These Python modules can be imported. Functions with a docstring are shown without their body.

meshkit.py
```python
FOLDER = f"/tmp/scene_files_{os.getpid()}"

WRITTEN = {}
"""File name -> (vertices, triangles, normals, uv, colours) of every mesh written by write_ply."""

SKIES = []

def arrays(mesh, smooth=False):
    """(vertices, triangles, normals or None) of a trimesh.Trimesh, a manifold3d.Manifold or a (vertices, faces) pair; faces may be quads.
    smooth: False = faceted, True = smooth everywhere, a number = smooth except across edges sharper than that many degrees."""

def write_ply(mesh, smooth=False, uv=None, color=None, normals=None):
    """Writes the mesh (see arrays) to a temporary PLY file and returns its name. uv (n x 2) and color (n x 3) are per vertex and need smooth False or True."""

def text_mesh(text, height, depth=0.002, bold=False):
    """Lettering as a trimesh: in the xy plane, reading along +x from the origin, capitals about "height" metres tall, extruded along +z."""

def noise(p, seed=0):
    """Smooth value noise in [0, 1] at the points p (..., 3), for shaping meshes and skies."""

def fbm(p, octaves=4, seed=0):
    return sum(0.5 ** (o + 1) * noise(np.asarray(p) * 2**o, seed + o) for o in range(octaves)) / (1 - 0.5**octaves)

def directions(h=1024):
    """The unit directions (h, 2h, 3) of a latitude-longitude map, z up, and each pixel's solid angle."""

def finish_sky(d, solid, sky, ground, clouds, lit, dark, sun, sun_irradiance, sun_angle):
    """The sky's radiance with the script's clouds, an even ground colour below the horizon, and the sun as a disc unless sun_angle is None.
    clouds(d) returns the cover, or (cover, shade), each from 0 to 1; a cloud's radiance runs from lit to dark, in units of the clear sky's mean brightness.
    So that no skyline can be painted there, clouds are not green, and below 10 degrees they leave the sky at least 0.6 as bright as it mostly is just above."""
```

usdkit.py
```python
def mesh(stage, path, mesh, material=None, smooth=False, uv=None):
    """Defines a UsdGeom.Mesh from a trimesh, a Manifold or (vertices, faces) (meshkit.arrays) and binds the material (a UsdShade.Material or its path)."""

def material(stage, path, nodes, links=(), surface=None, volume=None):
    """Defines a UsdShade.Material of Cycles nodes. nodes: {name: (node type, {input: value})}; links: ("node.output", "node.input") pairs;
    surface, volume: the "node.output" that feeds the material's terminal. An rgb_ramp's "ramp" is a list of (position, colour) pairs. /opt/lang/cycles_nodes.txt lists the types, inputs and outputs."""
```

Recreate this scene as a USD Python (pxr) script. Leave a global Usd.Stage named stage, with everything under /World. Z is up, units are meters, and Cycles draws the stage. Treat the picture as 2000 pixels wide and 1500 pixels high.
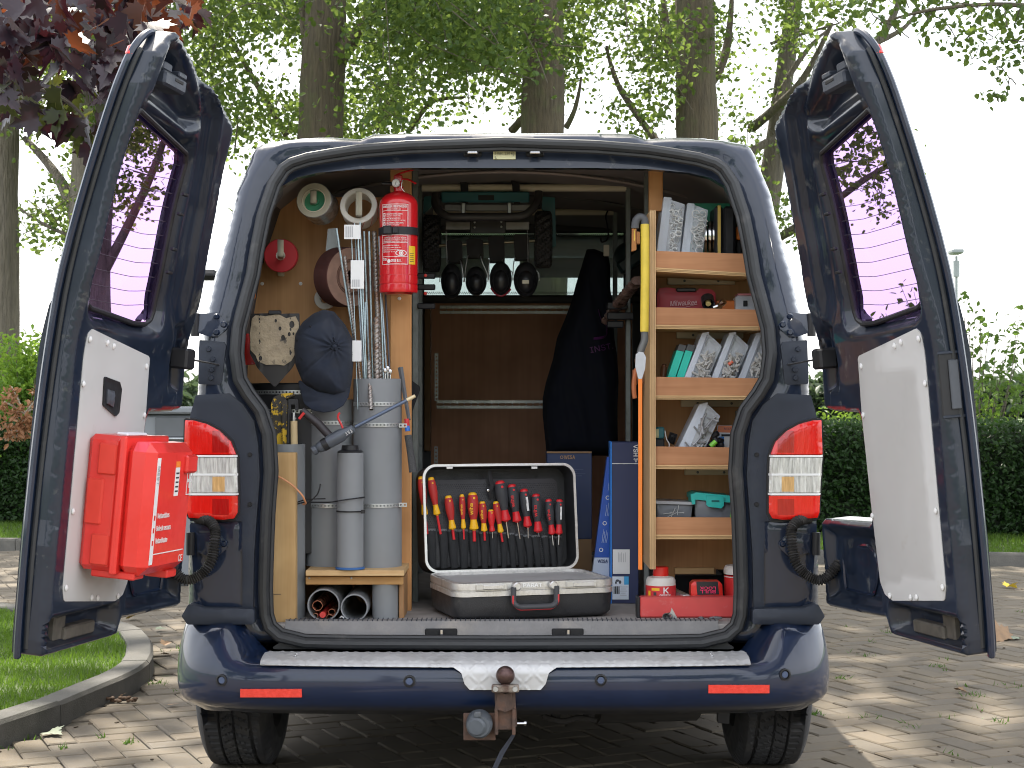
import math, random
import numpy as np, trimesh, shapely, shapely.geometry as sg, shapely.affinity as sa
import usdkit, meshkit
from scipy.spatial import Delaunay
from scipy.interpolate import PchipInterpolator
from pxr import Usd, UsdGeom, UsdLux, UsdShade, Gf, Sdf

stage = Usd.Stage.CreateInMemory()
UsdGeom.SetStageUpAxis(stage, UsdGeom.Tokens.z); UsdGeom.SetStageMetersPerUnit(stage, 1.0)
UsdGeom.Xform.Define(stage, '/World'); UsdGeom.Scope.Define(stage, '/World/Looks')
rng = np.random.default_rng(7); random.seed(7)

# ------------------------------------------------------------------ camera, sky, sun, exposure
FPX, CD, CH, HY = 3243., 4.7, 1.17, 790.          # focal length in photo pixels, distance behind the rear opening, height, horizon row
cam = UsdGeom.Camera.Define(stage, '/World/camera')
cam.AddTranslateOp().Set(Gf.Vec3d(0, -CD, CH)); cam.AddRotateXOp().Set(90.)
cam.CreateHorizontalApertureAttr(36.); cam.CreateVerticalApertureAttr(27.)
cam.CreateFocalLengthAttr(FPX / 2000 * 36); cam.CreateVerticalApertureOffsetAttr((HY - 750) / 2000 * 36)
cam.CreateClippingRangeAttr(Gf.Vec2f(.05, 2000)); cam.CreateFStopAttr(16.); cam.CreateFocusDistanceAttr(4.75)
cam.CreateExposureAttr(1.7)
SUN = np.array([-.22, .62, 1.]); SUN = SUN / np.linalg.norm(SUN)
s_el, s_rot = math.asin(SUN[2]), math.atan2(SUN[0], SUN[1])
sky_m = usdkit.material(stage, '/World/Looks/sky_light', {
    'sky': ('sky_texture', dict(sky_type='single_scattering', sun_disc=False, sun_elevation=s_el, sun_rotation=s_rot, aerosol_density=4.0, air_density=1.2)),
    'tc': ('texture_coordinate', {}), 'n': ('noise_texture', dict(scale=1.6, detail=5, roughness=.55)),
    'r': ('rgb_ramp', dict(ramp=[(.2, (.35,)*3), (.5, (.62,)*3), (.8, (.95,)*3)])),
    'cl': ('color', dict(value=(8.2, 8.3, 8.6))), 'm': ('mix_color', dict(use_clamp=False)), 'b': ('background_shader', dict(strength=.10))},
    [('tc.generated', 'n.vector'), ('n.fac', 'r.fac'), ('r.color', 'm.fac'), ('sky.color', 'm.a'), ('cl.color', 'm.b'), ('m.result', 'b.color')], surface='b.background')
dome = UsdLux.DomeLight.Define(stage, '/World/sky'); dome.CreateIntensityAttr(1.0)
UsdShade.MaterialBindingAPI.Apply(dome.GetPrim()).Bind(sky_m)
dome.GetPrim().SetCustomDataByKey('kind', 'structure'); dome.GetPrim().SetCustomDataByKey('label', 'bright hazy white summer sky behind the trees'); dome.GetPrim().SetCustomDataByKey('category', 'sky')
sun = UsdLux.DistantLight.Define(stage, '/World/sun')
sun.CreateNormalizeAttr(True); sun.CreateIntensityAttr(.8); sun.CreateAngleAttr(.55); sun.CreateColorAttr(Gf.Vec3f(1, .93, .82))
sun.AddTransformOp().Set(Gf.Matrix4d().SetRotate(Gf.Rotation(Gf.Vec3d(0, 0, 1), Gf.Vec3d(*map(float, SUN)))))

# ------------------------------------------------------------------ helpers
def A(*v): return np.array(v, float)
def nrm(v): v = np.asarray(v, float); return v / np.linalg.norm(v)
def W(px, py, y): d = y + CD; return A((px - 1000) / FPX * d, y, CH - (py - HY) / FPX * d)
def S(y): return FPX / (CD + y)                      # photo pixels per metre at depth y
def ray(px, py): return A((px - 1000) / FPX, 1, -(py - HY) / FPX)
def on_plane(px, py, o, n):
    r, c = ray(px, py), A(0, -CD, CH); return c + r * ((np.asarray(o) - c) @ n) / (r @ n)
def ss(a, b, x): t = np.clip((np.asarray(x, float) - a) / (b - a), 0, 1); return t * t * (3 - 2 * t)
LEAN = PchipInterpolator([-.9, -.3, .55, .7, .8, .96, 1.09, 1.2, 1.28, 1.45], [0, 0, 0, .02, .04, .064, .092, .122, .145, .195])
def yb(z): return LEAN(np.clip(np.asarray(z) - .708, -.9, 1.45))   # how far the rear of the body leans forward
def WL(px, py, out=0.):
    y = 0.
    for _ in range(8): y = float(yb(W(px, py, y)[2])) - out
    return W(px, py, y)

counts = {}
def uniq(parent, name):
    k = (parent, name); c = counts.get(k, 0); counts[k] = c + 1
    return f'{parent}/{name}' + (f'_{c:03d}' if c else '')
def tri(m):
    if isinstance(m, (list,)): return trimesh.util.concatenate([tri(x) for x in m])
    if isinstance(m, tuple):
        f = np.asarray(m[1]); f = np.vstack([f[:, [0, 1, 2]], f[:, [0, 2, 3]]]) if f.shape[1] == 4 else f
        return trimesh.Trimesh(np.asarray(m[0], float), f, process=False)
    return m
def meta(prim, **kw):
    for k, v in kw.items():
        if v: prim.SetCustomDataByKey(k, v)
class Node:
    def __init__(s, path, org): s.path, s.org = path, np.asarray(org, float)
    def p(s, name, mesh, mat, label=None, smooth=35, kind=None):
        m = tri(mesh).copy(); m.vertices = m.vertices - s.org
        q = uniq(s.path, name); pr = usdkit.mesh(stage, q, m, mat, smooth=smooth).GetPrim(); meta(pr, label=label, kind=kind)
        return Node(q, s.org)
    @property
    def prim(s): return stage.GetPrimAtPath(s.path)
def thing(name, label, cat, group=None, at=(0, 0, 0), kind=None):
    q = uniq('/World', name); x = UsdGeom.Xform.Define(stage, q); x.AddTranslateOp().Set(Gf.Vec3d(*map(float, at)))
    meta(x.GetPrim(), label=label, category=cat, group=group, kind=kind); return Node(q, at)
def solo(name, mesh, mat, label, cat, group=None, smooth=35, kind=None):
    q = uniq('/World', name); pr = usdkit.mesh(stage, q, tri(mesh), mat, smooth=smooth).GetPrim()
    meta(pr, label=label, category=cat, group=group, kind=kind); return Node(q, (0, 0, 0))

# --- shapes
def basis(d):
    d = nrm(d); a = A(0, 0, 1) if abs(d[2]) < .9 else A(1, 0, 0); x = nrm(np.cross(a, d)); return x, np.cross(d, x), d
def box(lo, hi, c=.002):
    lo, hi = np.minimum(lo, hi), np.maximum(lo, hi); c = min(c, .45 * (hi - lo).min()); P = []
    for k in range(3):
        e = np.full(3, c); e[k] = 0
        for i in range(8):
            b = A(i & 1, i >> 1 & 1, i >> 2 & 1); P.append(np.where(b > 0, hi - e, lo + e))
    return trimesh.convex.convex_hull(np.array(P))
def fbox(o, X, Y, Z, lo, hi, c=.002):                # a box in a local frame
    m = box(A(*lo), A(*hi), c); m.vertices = np.asarray(o) + m.vertices @ np.stack([X, Y, Z]); return m
def pbox(x0, y0, x1, y1, y, dep, c=.002): a, b = W(x0, y0, y), W(x1, y1, y); return box(A(a[0], y, b[2]), A(b[0], y + dep, a[2]), c)
def sweep(P, r, n=8, closed=False, flat=1.0, up=None, cap=True):
    P = np.asarray(P, float); k = len(P); r = np.broadcast_to(r, k)
    T = np.gradient(P, axis=0) if not closed else np.roll(P, -1, 0) - np.roll(P, 1, 0)
    T /= np.linalg.norm(T, axis=1)[:, None] + 1e-12; x = basis(T[0])[0] if up is None else nrm(np.asarray(up) - T[0] * (T[0] @ up)); V = []
    a = np.linspace(0, 2 * np.pi, n, endpoint=False)
    for i in range(k):
        x = nrm(x - T[i] * (x @ T[i])); yv = np.cross(T[i], x)
        V.append(P[i] + r[i] * (np.cos(a)[:, None] * x + flat * np.sin(a)[:, None] * yv))
    V = np.concatenate(V); F = []
    for i in range(k if closed else k - 1):
        j = (i + 1) % k
        for q in range(n): w = (q + 1) % n; F += [(i * n + q, i * n + w, j * n + w), (i * n + q, j * n + w, j * n + q)]
    if cap and not closed:
        V = np.vstack([V, P[0], P[-1]]); b = len(V) - 2
        for q in range(n): w = (q + 1) % n; F += [(b, w, q), (b + 1, (k - 1) * n + q, (k - 1) * n + w)]
    return trimesh.Trimesh(V, np.array(F), process=False)
def rod(a, b, r, n=10, r2=None): return lathe([(0, 0), (r, 0), (r if r2 is None else r2, 1), (0, 1)], a, np.asarray(b, float) - a, n, norm=False)
def lathe(prof, o, d, n=24, norm=True, x=None, a0=0, a1=2 * np.pi):
    ln = 1. if norm else np.linalg.norm(d); X, Y, Z = basis(d)
    if x is not None: X = nrm(np.asarray(x) - Z * (Z @ x)); Y = np.cross(Z, X)
    full = abs(a1 - a0 - 2 * np.pi) < 1e-6; a = np.linspace(a0, a1, n, endpoint=not full); prof = np.asarray(prof, float); k = len(prof)
    C = np.cos(a)[:, None] * X + np.sin(a)[:, None] * Y
    V = (np.asarray(o) + prof[:, None, 0:1] * C[None] + prof[:, None, 1:2] * ln * Z).reshape(-1, 3); F = []
    for i in range(k - 1):
        for q in range(n if full else n - 1):
            w = (q + 1) % n; F += [(i * n + q, i * n + w, (i + 1) * n + w), (i * n + q, (i + 1) * n + w, (i + 1) * n + q)]
    m = trimesh.Trimesh(V, np.array(F), process=False); m.update_faces(m.area_faces > 1e-12); return m
def pipe(a, b, ro, ri, n=32, inner=None):
    L = np.linalg.norm(np.asarray(b) - a); t = L if inner is None else inner; c = min(.001, (ro - ri) / 3)
    return lathe([(0, t), (ri, t), (ri, c), (ri + c, 0), (ro - c, 0), (ro, c), (ro, L), (0, L)], a, np.asarray(b, float) - a, n)
def rpoly(pts, r=0.0, q=6):
    p = sg.Polygon(pts)
    if r: p = p.buffer(-r, quad_segs=q).buffer(2 * r, quad_segs=q).buffer(-r, quad_segs=q)
    return p
def relief(poly, top, back, h=.01):
    """closed solid over a 2-D outline whose top is any height function"""
    B = []
    for g in getattr(poly, 'geoms', [poly]):
        for ring in [g.exterior, *g.interiors]: B.append(np.array(shapely.segmentize(sg.LineString(ring.coords), h).coords)[:-1])
    B = np.vstack(B); x0, y0, x1, y1 = poly.bounds
    gx, gy = np.meshgrid(np.arange(x0, x1, h), np.arange(y0, y1, h * .87)); gx = gx + (np.arange(len(gx)) % 2)[:, None] * h / 2
    ins = poly.buffer(-.6 * h); G = np.c_[gx.ravel(), gy.ravel()]; G = G[shapely.contains_xy(ins, G[:, 0], G[:, 1])] if not ins.is_empty else G[:0]
    P = np.vstack([B, G]); T = Delaunay(P).simplices; c = P[T].mean(1); T = T[shapely.contains_xy(poly, c[:, 0], c[:, 1])]
    e1, e2 = P[T[:, 1]] - P[T[:, 0]], P[T[:, 2]] - P[T[:, 0]]; ar = e1[:, 0] * e2[:, 1] - e1[:, 1] * e2[:, 0]
    T = T[np.abs(ar) > 1e-12]; ar = ar[np.abs(ar) > 1e-12]; T[ar < 0] = T[ar < 0][:, ::-1]
    zt, zb = (np.broadcast_to(g(P[:, 0], P[:, 1]) if callable(g) else float(g), len(P)) for g in (top, back))
    n = len(P); E = np.vstack([T[:, [0, 1]], T[:, [1, 2]], T[:, [2, 0]]])
    key = np.sort(E, 1); _, inv, cnt = np.unique(key, axis=0, return_inverse=True, return_counts=True); E = E[cnt[inv.ravel()] == 1]; m = len(E)
    k = int(min(5, max(1, round(np.mean(zt - zb) / (1.5 * h))))); V = [np.c_[P, zt], np.c_[P, zb]]; lo, hi = E[:, 0], E[:, 1]; F = [T, T[:, ::-1] + n]; nb = 2 * n
    idx = np.full(n, -1); ring = np.unique(E); idx[ring] = np.arange(len(ring))
    for r in range(1, k + 1):
        if r == k: l2, h2 = E[:, 0] + n, E[:, 1] + n
        else: V.append(np.c_[P[ring], zt[ring] + (zb - zt)[ring] * r / k]); l2, h2 = idx[E[:, 0]] + nb, idx[E[:, 1]] + nb; nb += len(ring)
        F += [np.c_[lo, l2, h2], np.c_[lo, h2, hi]]; lo, hi = l2, h2
    V, F = np.vstack(V), np.vstack(F)
    return V, F
def mapped(VF, fn, flip=False):
    V, F = VF; m = trimesh.Trimesh(fn(V), F[:, ::-1] if flip else F, process=False); return m
def bdist(poly): B = poly.boundary; return lambda u, v: shapely.distance(shapely.points(u, v), B)
def rnd(poly, h0, r):                                  # height h0 with edges rounded over r
    d = bdist(poly)
    def f(u, v): t = np.clip(d(u, v) / r, 0, 1); return h0 - r * .8 * (1 - np.sqrt(np.maximum(0, 1 - (1 - t) ** 2)))
    return f
def plate(pts, y, dep, r=0., ed=.0015, h=.02, holes=()):   # photo outline at depth y, facing the camera, with its own thickness
    p = rpoly([W(a, b, y)[[0, 2]] for a, b in pts], r)
    for q in holes: p = p.difference(q)
    return mapped(relief(p, rnd(p, 0, ed) if ed else 0, -dep, h), lambda V: np.c_[V[:, 0], y - V[:, 2], V[:, 1]])
def rect(x0, y0, x1, y1): return [(x0, y0), (x1, y0), (x1, y1), (x0, y1)]
def text(t, h, o, X, Y, dep=.0008, bold=False, center=False, fit=None):
    m = meshkit.text_mesh(t, h, dep, bold); b = m.bounds
    if fit: m.vertices[:, 0] *= fit / (b[1][0] - b[0][0])
    if center: m.vertices[:, 0] -= m.bounds.mean(0)[0]
    X, Y = nrm(X), nrm(Y); m.vertices = np.asarray(o) + m.vertices @ np.stack([X, Y, np.cross(X, Y)]); return m
XX, YY, ZZ = A(1, 0, 0), A(0, 1, 0), A(0, 0, 1)
def ptext(t, px, py, hpx, y, **k): return text(t, hpx / S(y), W(px, py, y), XX, ZZ, **k)
def perf(L, h, hr, pitch, slot=0):
    p = sg.box(0, 0, L, h)
    for x in np.arange(pitch / 2, L, pitch):
        c = sg.Point(x, h / 2).buffer(hr, quad_segs=3) if not slot else sg.LineString([(x - slot / 2, h / 2), (x + slot / 2, h / 2)]).buffer(hr, quad_segs=3)
        p = p.difference(c)
    return p
def band_on(c, r, z, h=.012, a0=-2.9, a1=-.25):          # perforated steel band wrapped round an upright pipe
    L = (a1 - a0) * r; V, F = relief(perf(L, h, .0028, .0105), .0012, 0, .012)
    a = a0 + V[:, 0] / r; rr = r + .0006 + V[:, 2]; return trimesh.Trimesh(np.c_[c[0] + rr * np.cos(a), c[1] + rr * np.sin(a), z - h / 2 + V[:, 1]], F, process=False)
def spiral(a, b, r, turns, n=70):                        # twist drill
    X, Y, Z = basis(np.asarray(b) - a); t = np.linspace(0, 1, n); k = 10; V = []
    for ti in t:
        th = 2 * np.pi * turns * ti; ang = np.linspace(0, 2 * np.pi, k, endpoint=False); rr = r * (.62 + .38 * np.abs(np.cos(ang)))
        V.append(np.asarray(a) + (np.asarray(b) - a) * ti + rr[:, None] * (np.cos(ang + th)[:, None] * X + np.sin(ang + th)[:, None] * Y))
    V = np.concatenate(V); F = [(i * k + q, i * k + (q + 1) % k, (i + 1) * k + (q + 1) % k, (i + 1) * k + q) for i in range(n - 1) for q in range(k)]
    return tri((V, np.array(F)))
def ell(c, rx, ry, rz, sub=3): m = trimesh.creation.icosphere(sub); m.vertices = m.vertices * [rx, ry, rz] + c; return m
def smoothpath(P, n=8):
    P = np.asarray(P, float); t = np.arange(len(P)); from_ = PchipInterpolator(t, P) if len(P) > 2 else (lambda q: P[0] + (P[1] - P[0]) * q[:, None])
    return from_(np.linspace(0, len(P) - 1, (len(P) - 1) * n + 1))

# ------------------------------------------------------------------ materials
MATS = {}
def M(name, col=(.5, .5, .5), rough=.5, metal=0., var=.12, scale=9., bump=0., bscale=120., coat=0., rvar=.12, stretch=None, isl=0., dirt=None, dscale=5., dlo=.55, dhi=.7, spec=.5, obj=0., trans=0., bdist=.004, **kw):
    if name in MATS: return MATS[name]
    col = np.array(col, float); pos = ('geo', 'position')
    N = {'geo': ('geometry', {}), 'mp': ('mapping', dict(scale=stretch or (1, 1, 1))), 'n': ('noise_texture', dict(scale=scale, detail=6, roughness=.6)),
         'r': ('rgb_ramp', dict(ramp=[(.25, tuple(col * (1 - var))), (.75, tuple(np.minimum(col * (1 + var), 1)))])),
         'rr': ('map_range', dict(from_min=.3, from_max=.7, to_min=max(rough - rvar, .02), to_max=min(rough + rvar, 1), clamp=True)),
         'p': ('principled_bsdf', dict(metallic=metal, coat_weight=coat, coat_roughness=.06, specular_ior_level=spec, transmission_weight=trans, **kw))}
    L = [('geo.position', 'mp.vector'), ('mp.vector', 'n.vector'), ('n.fac', 'r.fac'), ('n.fac', 'rr.value'), ('rr.result', 'p.roughness')]; out = 'r.color'
    if isl or obj:
        src = 'geo.random_per_island' if isl else 'oi.random'; k = isl or obj
        if obj: N['oi'] = ('object_info', {})
        N['ir'] = ('map_range', dict(from_min=0, from_max=1, to_min=1 - k, to_max=1 + k)); N['im'] = ('mix_color', dict(blend_type='multiply', fac=1., use_clamp=False)); N['cc'] = ('combine_xyz', {})
        L += [(src, 'ir.value'), ('ir.result', 'cc.x'), ('ir.result', 'cc.y'), ('ir.result', 'cc.z'), (out, 'im.a'), ('cc.vector', 'im.b')]; out = 'im.result'
    if dirt is not None:
        N['dn'] = ('noise_texture', dict(scale=dscale, detail=8, roughness=.65)); N['dr'] = ('rgb_ramp', dict(ramp=[(dlo, (0, 0, 0)), (dhi, (1, 1, 1))])); N['dm'] = ('mix_color', dict(b=dirt, use_clamp=False))
        L += [('geo.position', 'dn.vector'), ('dn.fac', 'dr.fac'), ('dr.color', 'dm.fac'), (out, 'dm.a')]; out = 'dm.result'
    L.append((out, 'p.base_color'))
    if bump:
        N['bn'] = ('noise_texture', dict(scale=bscale, detail=5)); N['b'] = ('bump', dict(strength=bump, distance=bdist))
        L += [('mp.vector', 'bn.vector'), ('bn.fac', 'b.height'), ('b.normal', 'p.normal')]
    MATS[name] = usdkit.material(stage, '/World/Looks/' + name, N, L, surface='p.BSDF'); return MATS[name]
def wood(name, c1, c2, axis='z', scale=1., rough=.6, knots=True):
    if name in MATS: return MATS[name]
    st = {'z': (38, 38, 1.6), 'x': (1.6, 38, 38), 'y': (38, 1.6, 38)}[axis]; st = tuple(s * scale for s in st)
    N = {'geo': ('geometry', {}), 'mp': ('mapping', dict(scale=st)), 'n': ('noise_texture', dict(scale=1.6, detail=7, roughness=.62, distortion=.6)), 'n2': ('noise_texture', dict(scale=3.2, detail=4, roughness=.6)),
         'r': ('rgb_ramp', dict(ramp=[(.28, c1), (.5, tuple(.5 * (np.array(c1) + c2))), (.72, c2)])), 'r2': ('rgb_ramp', dict(ramp=[(.35, (.72, .68, .64)), (.65, (1.05, 1.05, 1.05))])),
         'm': ('mix_color', dict(blend_type='multiply', fac=.85, use_clamp=False)), 'b': ('bump', dict(strength=.18, distance=.002)), 'p': ('principled_bsdf', dict(roughness=rough, specular_ior_level=.35))}
    L = [('geo.position', 'mp.vector'), ('mp.vector', 'n.vector'), ('geo.position', 'n2.vector'), ('n.fac', 'r.fac'), ('n2.fac', 'r2.fac'), ('r.color', 'm.a'), ('r2.color', 'm.b'), ('m.result', 'p.base_color'), ('n.fac', 'b.height'), ('b.normal', 'p.normal')]
    MATS[name] = usdkit.material(stage, '/World/Looks/' + name, N, L, surface='p.BSDF'); return MATS[name]
def leafmat(name, cols, tcols, tw=.5, rough=.45, obj=False, spec=.3):
    if name in MATS: return MATS[name]
    k = np.linspace(0, 1, len(cols))
    N = {'geo': ('geometry', {}), 'oi': ('object_info', {}), 'r': ('rgb_ramp', dict(ramp=list(zip(k, cols)))), 't': ('rgb_ramp', dict(ramp=list(zip(k, tcols)))),
         'p': ('principled_bsdf', dict(roughness=rough, specular_ior_level=spec)), 'tr': ('translucent_bsdf', {}), 'm': ('mix_closure', dict(fac=tw))}
    src = 'oi.random' if obj else 'geo.random_per_island'
    L = [(src, 'r.fac'), (src, 't.fac'), ('r.color', 'p.base_color'), ('t.color', 'tr.color'), ('p.BSDF', 'm.closure1'), ('tr.BSDF', 'm.closure2')]
    MATS[name] = usdkit.material(stage, '/World/Looks/' + name, N, L, surface='m.closure'); return MATS[name]
def pane(name, tint, gcol=(1, 1, 1), rough=.02, lo=.04, hi=.6, diff=None, dfac=0.):
    if name in MATS: return MATS[name]
    N = {'t': ('transparent_bsdf', dict(color=tint)), 'g': ('glossy_bsdf', dict(color=gcol, roughness=rough)), 'lw': ('layer_weight', dict(blend=.5)), 'pw': ('math', dict(math_type='power', value2=4.)), 'f': ('map_range', dict(from_min=0, from_max=1, to_min=lo, to_max=hi)), 'm': ('mix_closure', {})}
    L = [('lw.facing', 'pw.value1'), ('pw.value', 'f.value'), ('f.result', 'm.fac'), ('t.BSDF', 'm.closure1'), ('g.BSDF', 'm.closure2')]; out = 'm.closure'
    if diff:
        N['d'] = ('diffuse_bsdf', dict(color=diff)); N['m2'] = ('mix_closure', dict(fac=dfac)); L += [('m.closure', 'm2.closure1'), ('d.BSDF', 'm2.closure2')]; out = 'm2.closure'
    MATS[name] = usdkit.material(stage, '/World/Looks/' + name, N, L, surface=out); return MATS[name]
paint = M('navy_paint', (.002, .006, .0165), .42, 0, .2, 4, coat=1., rvar=.08, spec=.25)
paint_dirty = M('navy_paint_dusty', (.0025, .006, .0135), .40, 0, .3, 6, coat=.7, rvar=.1, spec=.3, dirt=(.11, .11, .10), dscale=16, dlo=.60, dhi=.82)
blackp = M('black_plastic', (.010, .010, .011), .42, 0, .2, bump=.08, spec=.4)
trimp = M('dark_trim_plastic', (.020, .025, .036), .5, 0, .2, 12, bump=.12, bscale=300, spec=.35, dirt=(.05, .048, .042), dscale=6, dlo=.6, dhi=.85)
sealm = M('rubber_seal', (.014, .015, .016), .5, 0, .25, 14, dirt=(.08, .075, .07), dscale=9, dlo=.58, dhi=.85)
sillm = M('worn_sill_rubber', (.16, .155, .15), .7, 0, .25, 14, bump=.15, dirt=(.28, .25, .21), dscale=8, dlo=.5, dhi=.8)
floorm = M('dusty_floor_mat', (.27, .25, .23), .85, 0, .25, 18, bump=.3, bscale=90)
rubber = M('tyre_rubber', (.016, .016, .017), .7, 0, .25, 30, bump=.2, dirt=(.06, .055, .048), dscale=10, dlo=.5, dhi=.8)
steel = M('galvanised_steel', (.42, .43, .42), .38, .85, .18, 30, rvar=.12)
chrome = M('bright_steel', (.62, .62, .62), .2, 1, .08)
dsteel = M('dark_steel', (.10, .10, .10), .45, .6, .25, 20)
alu = M('brushed_aluminium', (.62, .61, .58), .36, .75, .08, 20, dirt=(.35, .33, .3), dscale=9, dlo=.6, dhi=.85)
alutread = M('aluminium_treadplate', (.50, .50, .49), .46, .35, .12, 12, rvar=.1, dirt=(.25, .24, .22), dscale=8, dlo=.58, dhi=.85)
whitep = M('white_door_panel', (.46, .455, .44), .42, 0, .06, 3, dirt=(.36, .33, .28), dscale=9, dlo=.60, dhi=.85)
white = M('white_print', (.66, .66, .645), .5, 0, .05)
cream = M('cream_plastic', (.62, .56, .42), .5, 0, .1)
rust = M('rusty_steel', (.085, .055, .042), .75, .2, .4, 40, bump=.4, dirt=(.13, .07, .045), dscale=20, dlo=.45, dhi=.65)
redp = M('red_plastic', (.62, .022, .015), .35, 0, .08, 6, coat=.2)
redl = M('red_satin_aluminium', (.55, .06, .055), .45, 0, .12, 12, dirt=(.5, .3, .28), dscale=14, dlo=.6, dhi=.9)
greyp = M('grey_pvc', (.19, .20, .205), .45, 0, .07, 7, dirt=(.16, .16, .155), dscale=30, dlo=.66, dhi=.8)
pvcin = M('grey_pvc_inside', (.12, .125, .125), .6, 0, .2)
ply = wood('plywood_panel', (.42, .215, .085), (.54, .30, .13), 'z', .8)
plyd = wood('dark_bulkhead_plywood', (.50, .245, .135), (.62, .325, .19), 'z', .5)
plyf = wood('plywood_fascia', (.42, .19, .085), (.52, .26, .125), 'x', 1.)
plye = wood('plywood_edge', (.62, .40, .18), (.74, .52, .27), 'x', 2.4)
plyev = wood('plywood_edge_upright', (.62, .40, .19), (.74, .53, .29), 'z', 2.4)
pine = wood('pine_timber', (.50, .235, .085), (.62, .34, .14), 'z', .5)
plank = wood('old_timber', (.40, .25, .10), (.56, .38, .18), 'z', .55, .75)
tint = pane('purple_tinted_glass', (.745, .62, .85), (.5, .42, .6), .01, .02, .2)
clearg = pane('clear_glass', (.86, .89, .88), (1, 1, 1), .01)
clearp = pane('clear_plastic', (.90, .92, .94), (1, 1, 1), .08, .04, .4, (.82, .86, .90), .26)
clearlid = pane('clear_plastic_lid', (.80, .83, .88), (1, 1, 1), .1, .05, .4, (.78, .83, .90), .45)
teal = M('teal_plastic', (.02, .42, .37), .4, 0, .06)
tealbox = M('turquoise_box', (.015, .50, .38), .45, 0, .05)
darkteal = M('dark_teal_paint', (.02, .12, .135), .45, 0, .2)
orange = M('orange_plastic', (.75, .20, .025), .45, 0, .08)
yellow = M('yellow_plastic', (.72, .46, .02), .42, 0, .08)
wornyellow = M('worn_yellow_paint', (.03, .026, .02), .6, 0, .3, 30, dirt=(.60, .38, .02), dscale=26, dlo=.50, dhi=.53)
copper = M('copper', (.75, .33, .2), .32, 1, .15, 40)
liner = M('dark_van_liner', (.05, .048, .048), .7, 0, .2)
headm = M('grey_headliner', (.21, .19, .18), .85, 0, .1, 20, bump=.2)
# ------------------------------------------------------------------ ground, paving, kerbs, lawns
def sheet(name, poly, z, mat, label, cat):
    n = solo(name, mapped(relief(poly, z, z - .02, 3.), lambda V: V), mat, label, cat, smooth=False); n.prim.SetCustomDataByKey('kind', 'structure'); return n
soil = M('soil', (.09, .07, .05), .95, 0, .3, 3, bump=.5, bscale=30)
turf = M('turf', (.055, .085, .018), .95, 0, .35, 5, bump=.6, bscale=60)
pav_bed = M('paving_joint_sand', (.10, .085, .062), .95, 0, .35, 12, bump=.5, bscale=80, dirt=(.05, .075, .02), dscale=2.2, dlo=.52, dhi=.62)
pavm = [M(f'concrete_paver_{i}', tuple(.62 * np.array(c) * [1, .93, .80]), .88, 0, .2, 34, bump=.5, bscale=220, isl=.16, obj=.0, dirt=(.115, .10, .08), dscale=3.5, dlo=.55, dhi=.8) for i, c in enumerate([(.265, .235, .195), (.235, .212, .182), (.29, .252, .205), (.25, .218, .172)])]
kerbm = M('concrete_kerb', (.095, .09, .078), .9, 0, .25, 14, bump=.7, bscale=160, dirt=(.06, .06, .048), dscale=5, dlo=.5, dhi=.75)
sheet('ground', sg.box(-300, -120, 300, 420), -.06, turf, 'green ground reaching to the horizon', 'ground')
def GP(px, py, z=0.): d = (CH - z) * FPX / (py - HY); return A((px - 1000) / FPX * d, d - CD)
fl = lambda x: 8.0 - .167 * x                                                            # far kerb line
paving = sheet('paving', sg.Polygon([(-14, -14), (14, -14), (14, fl(14)), (-14, fl(-14))]), -.012, pav_bed, 'weathered herringbone block paving under and around the van', 'paving')
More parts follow.
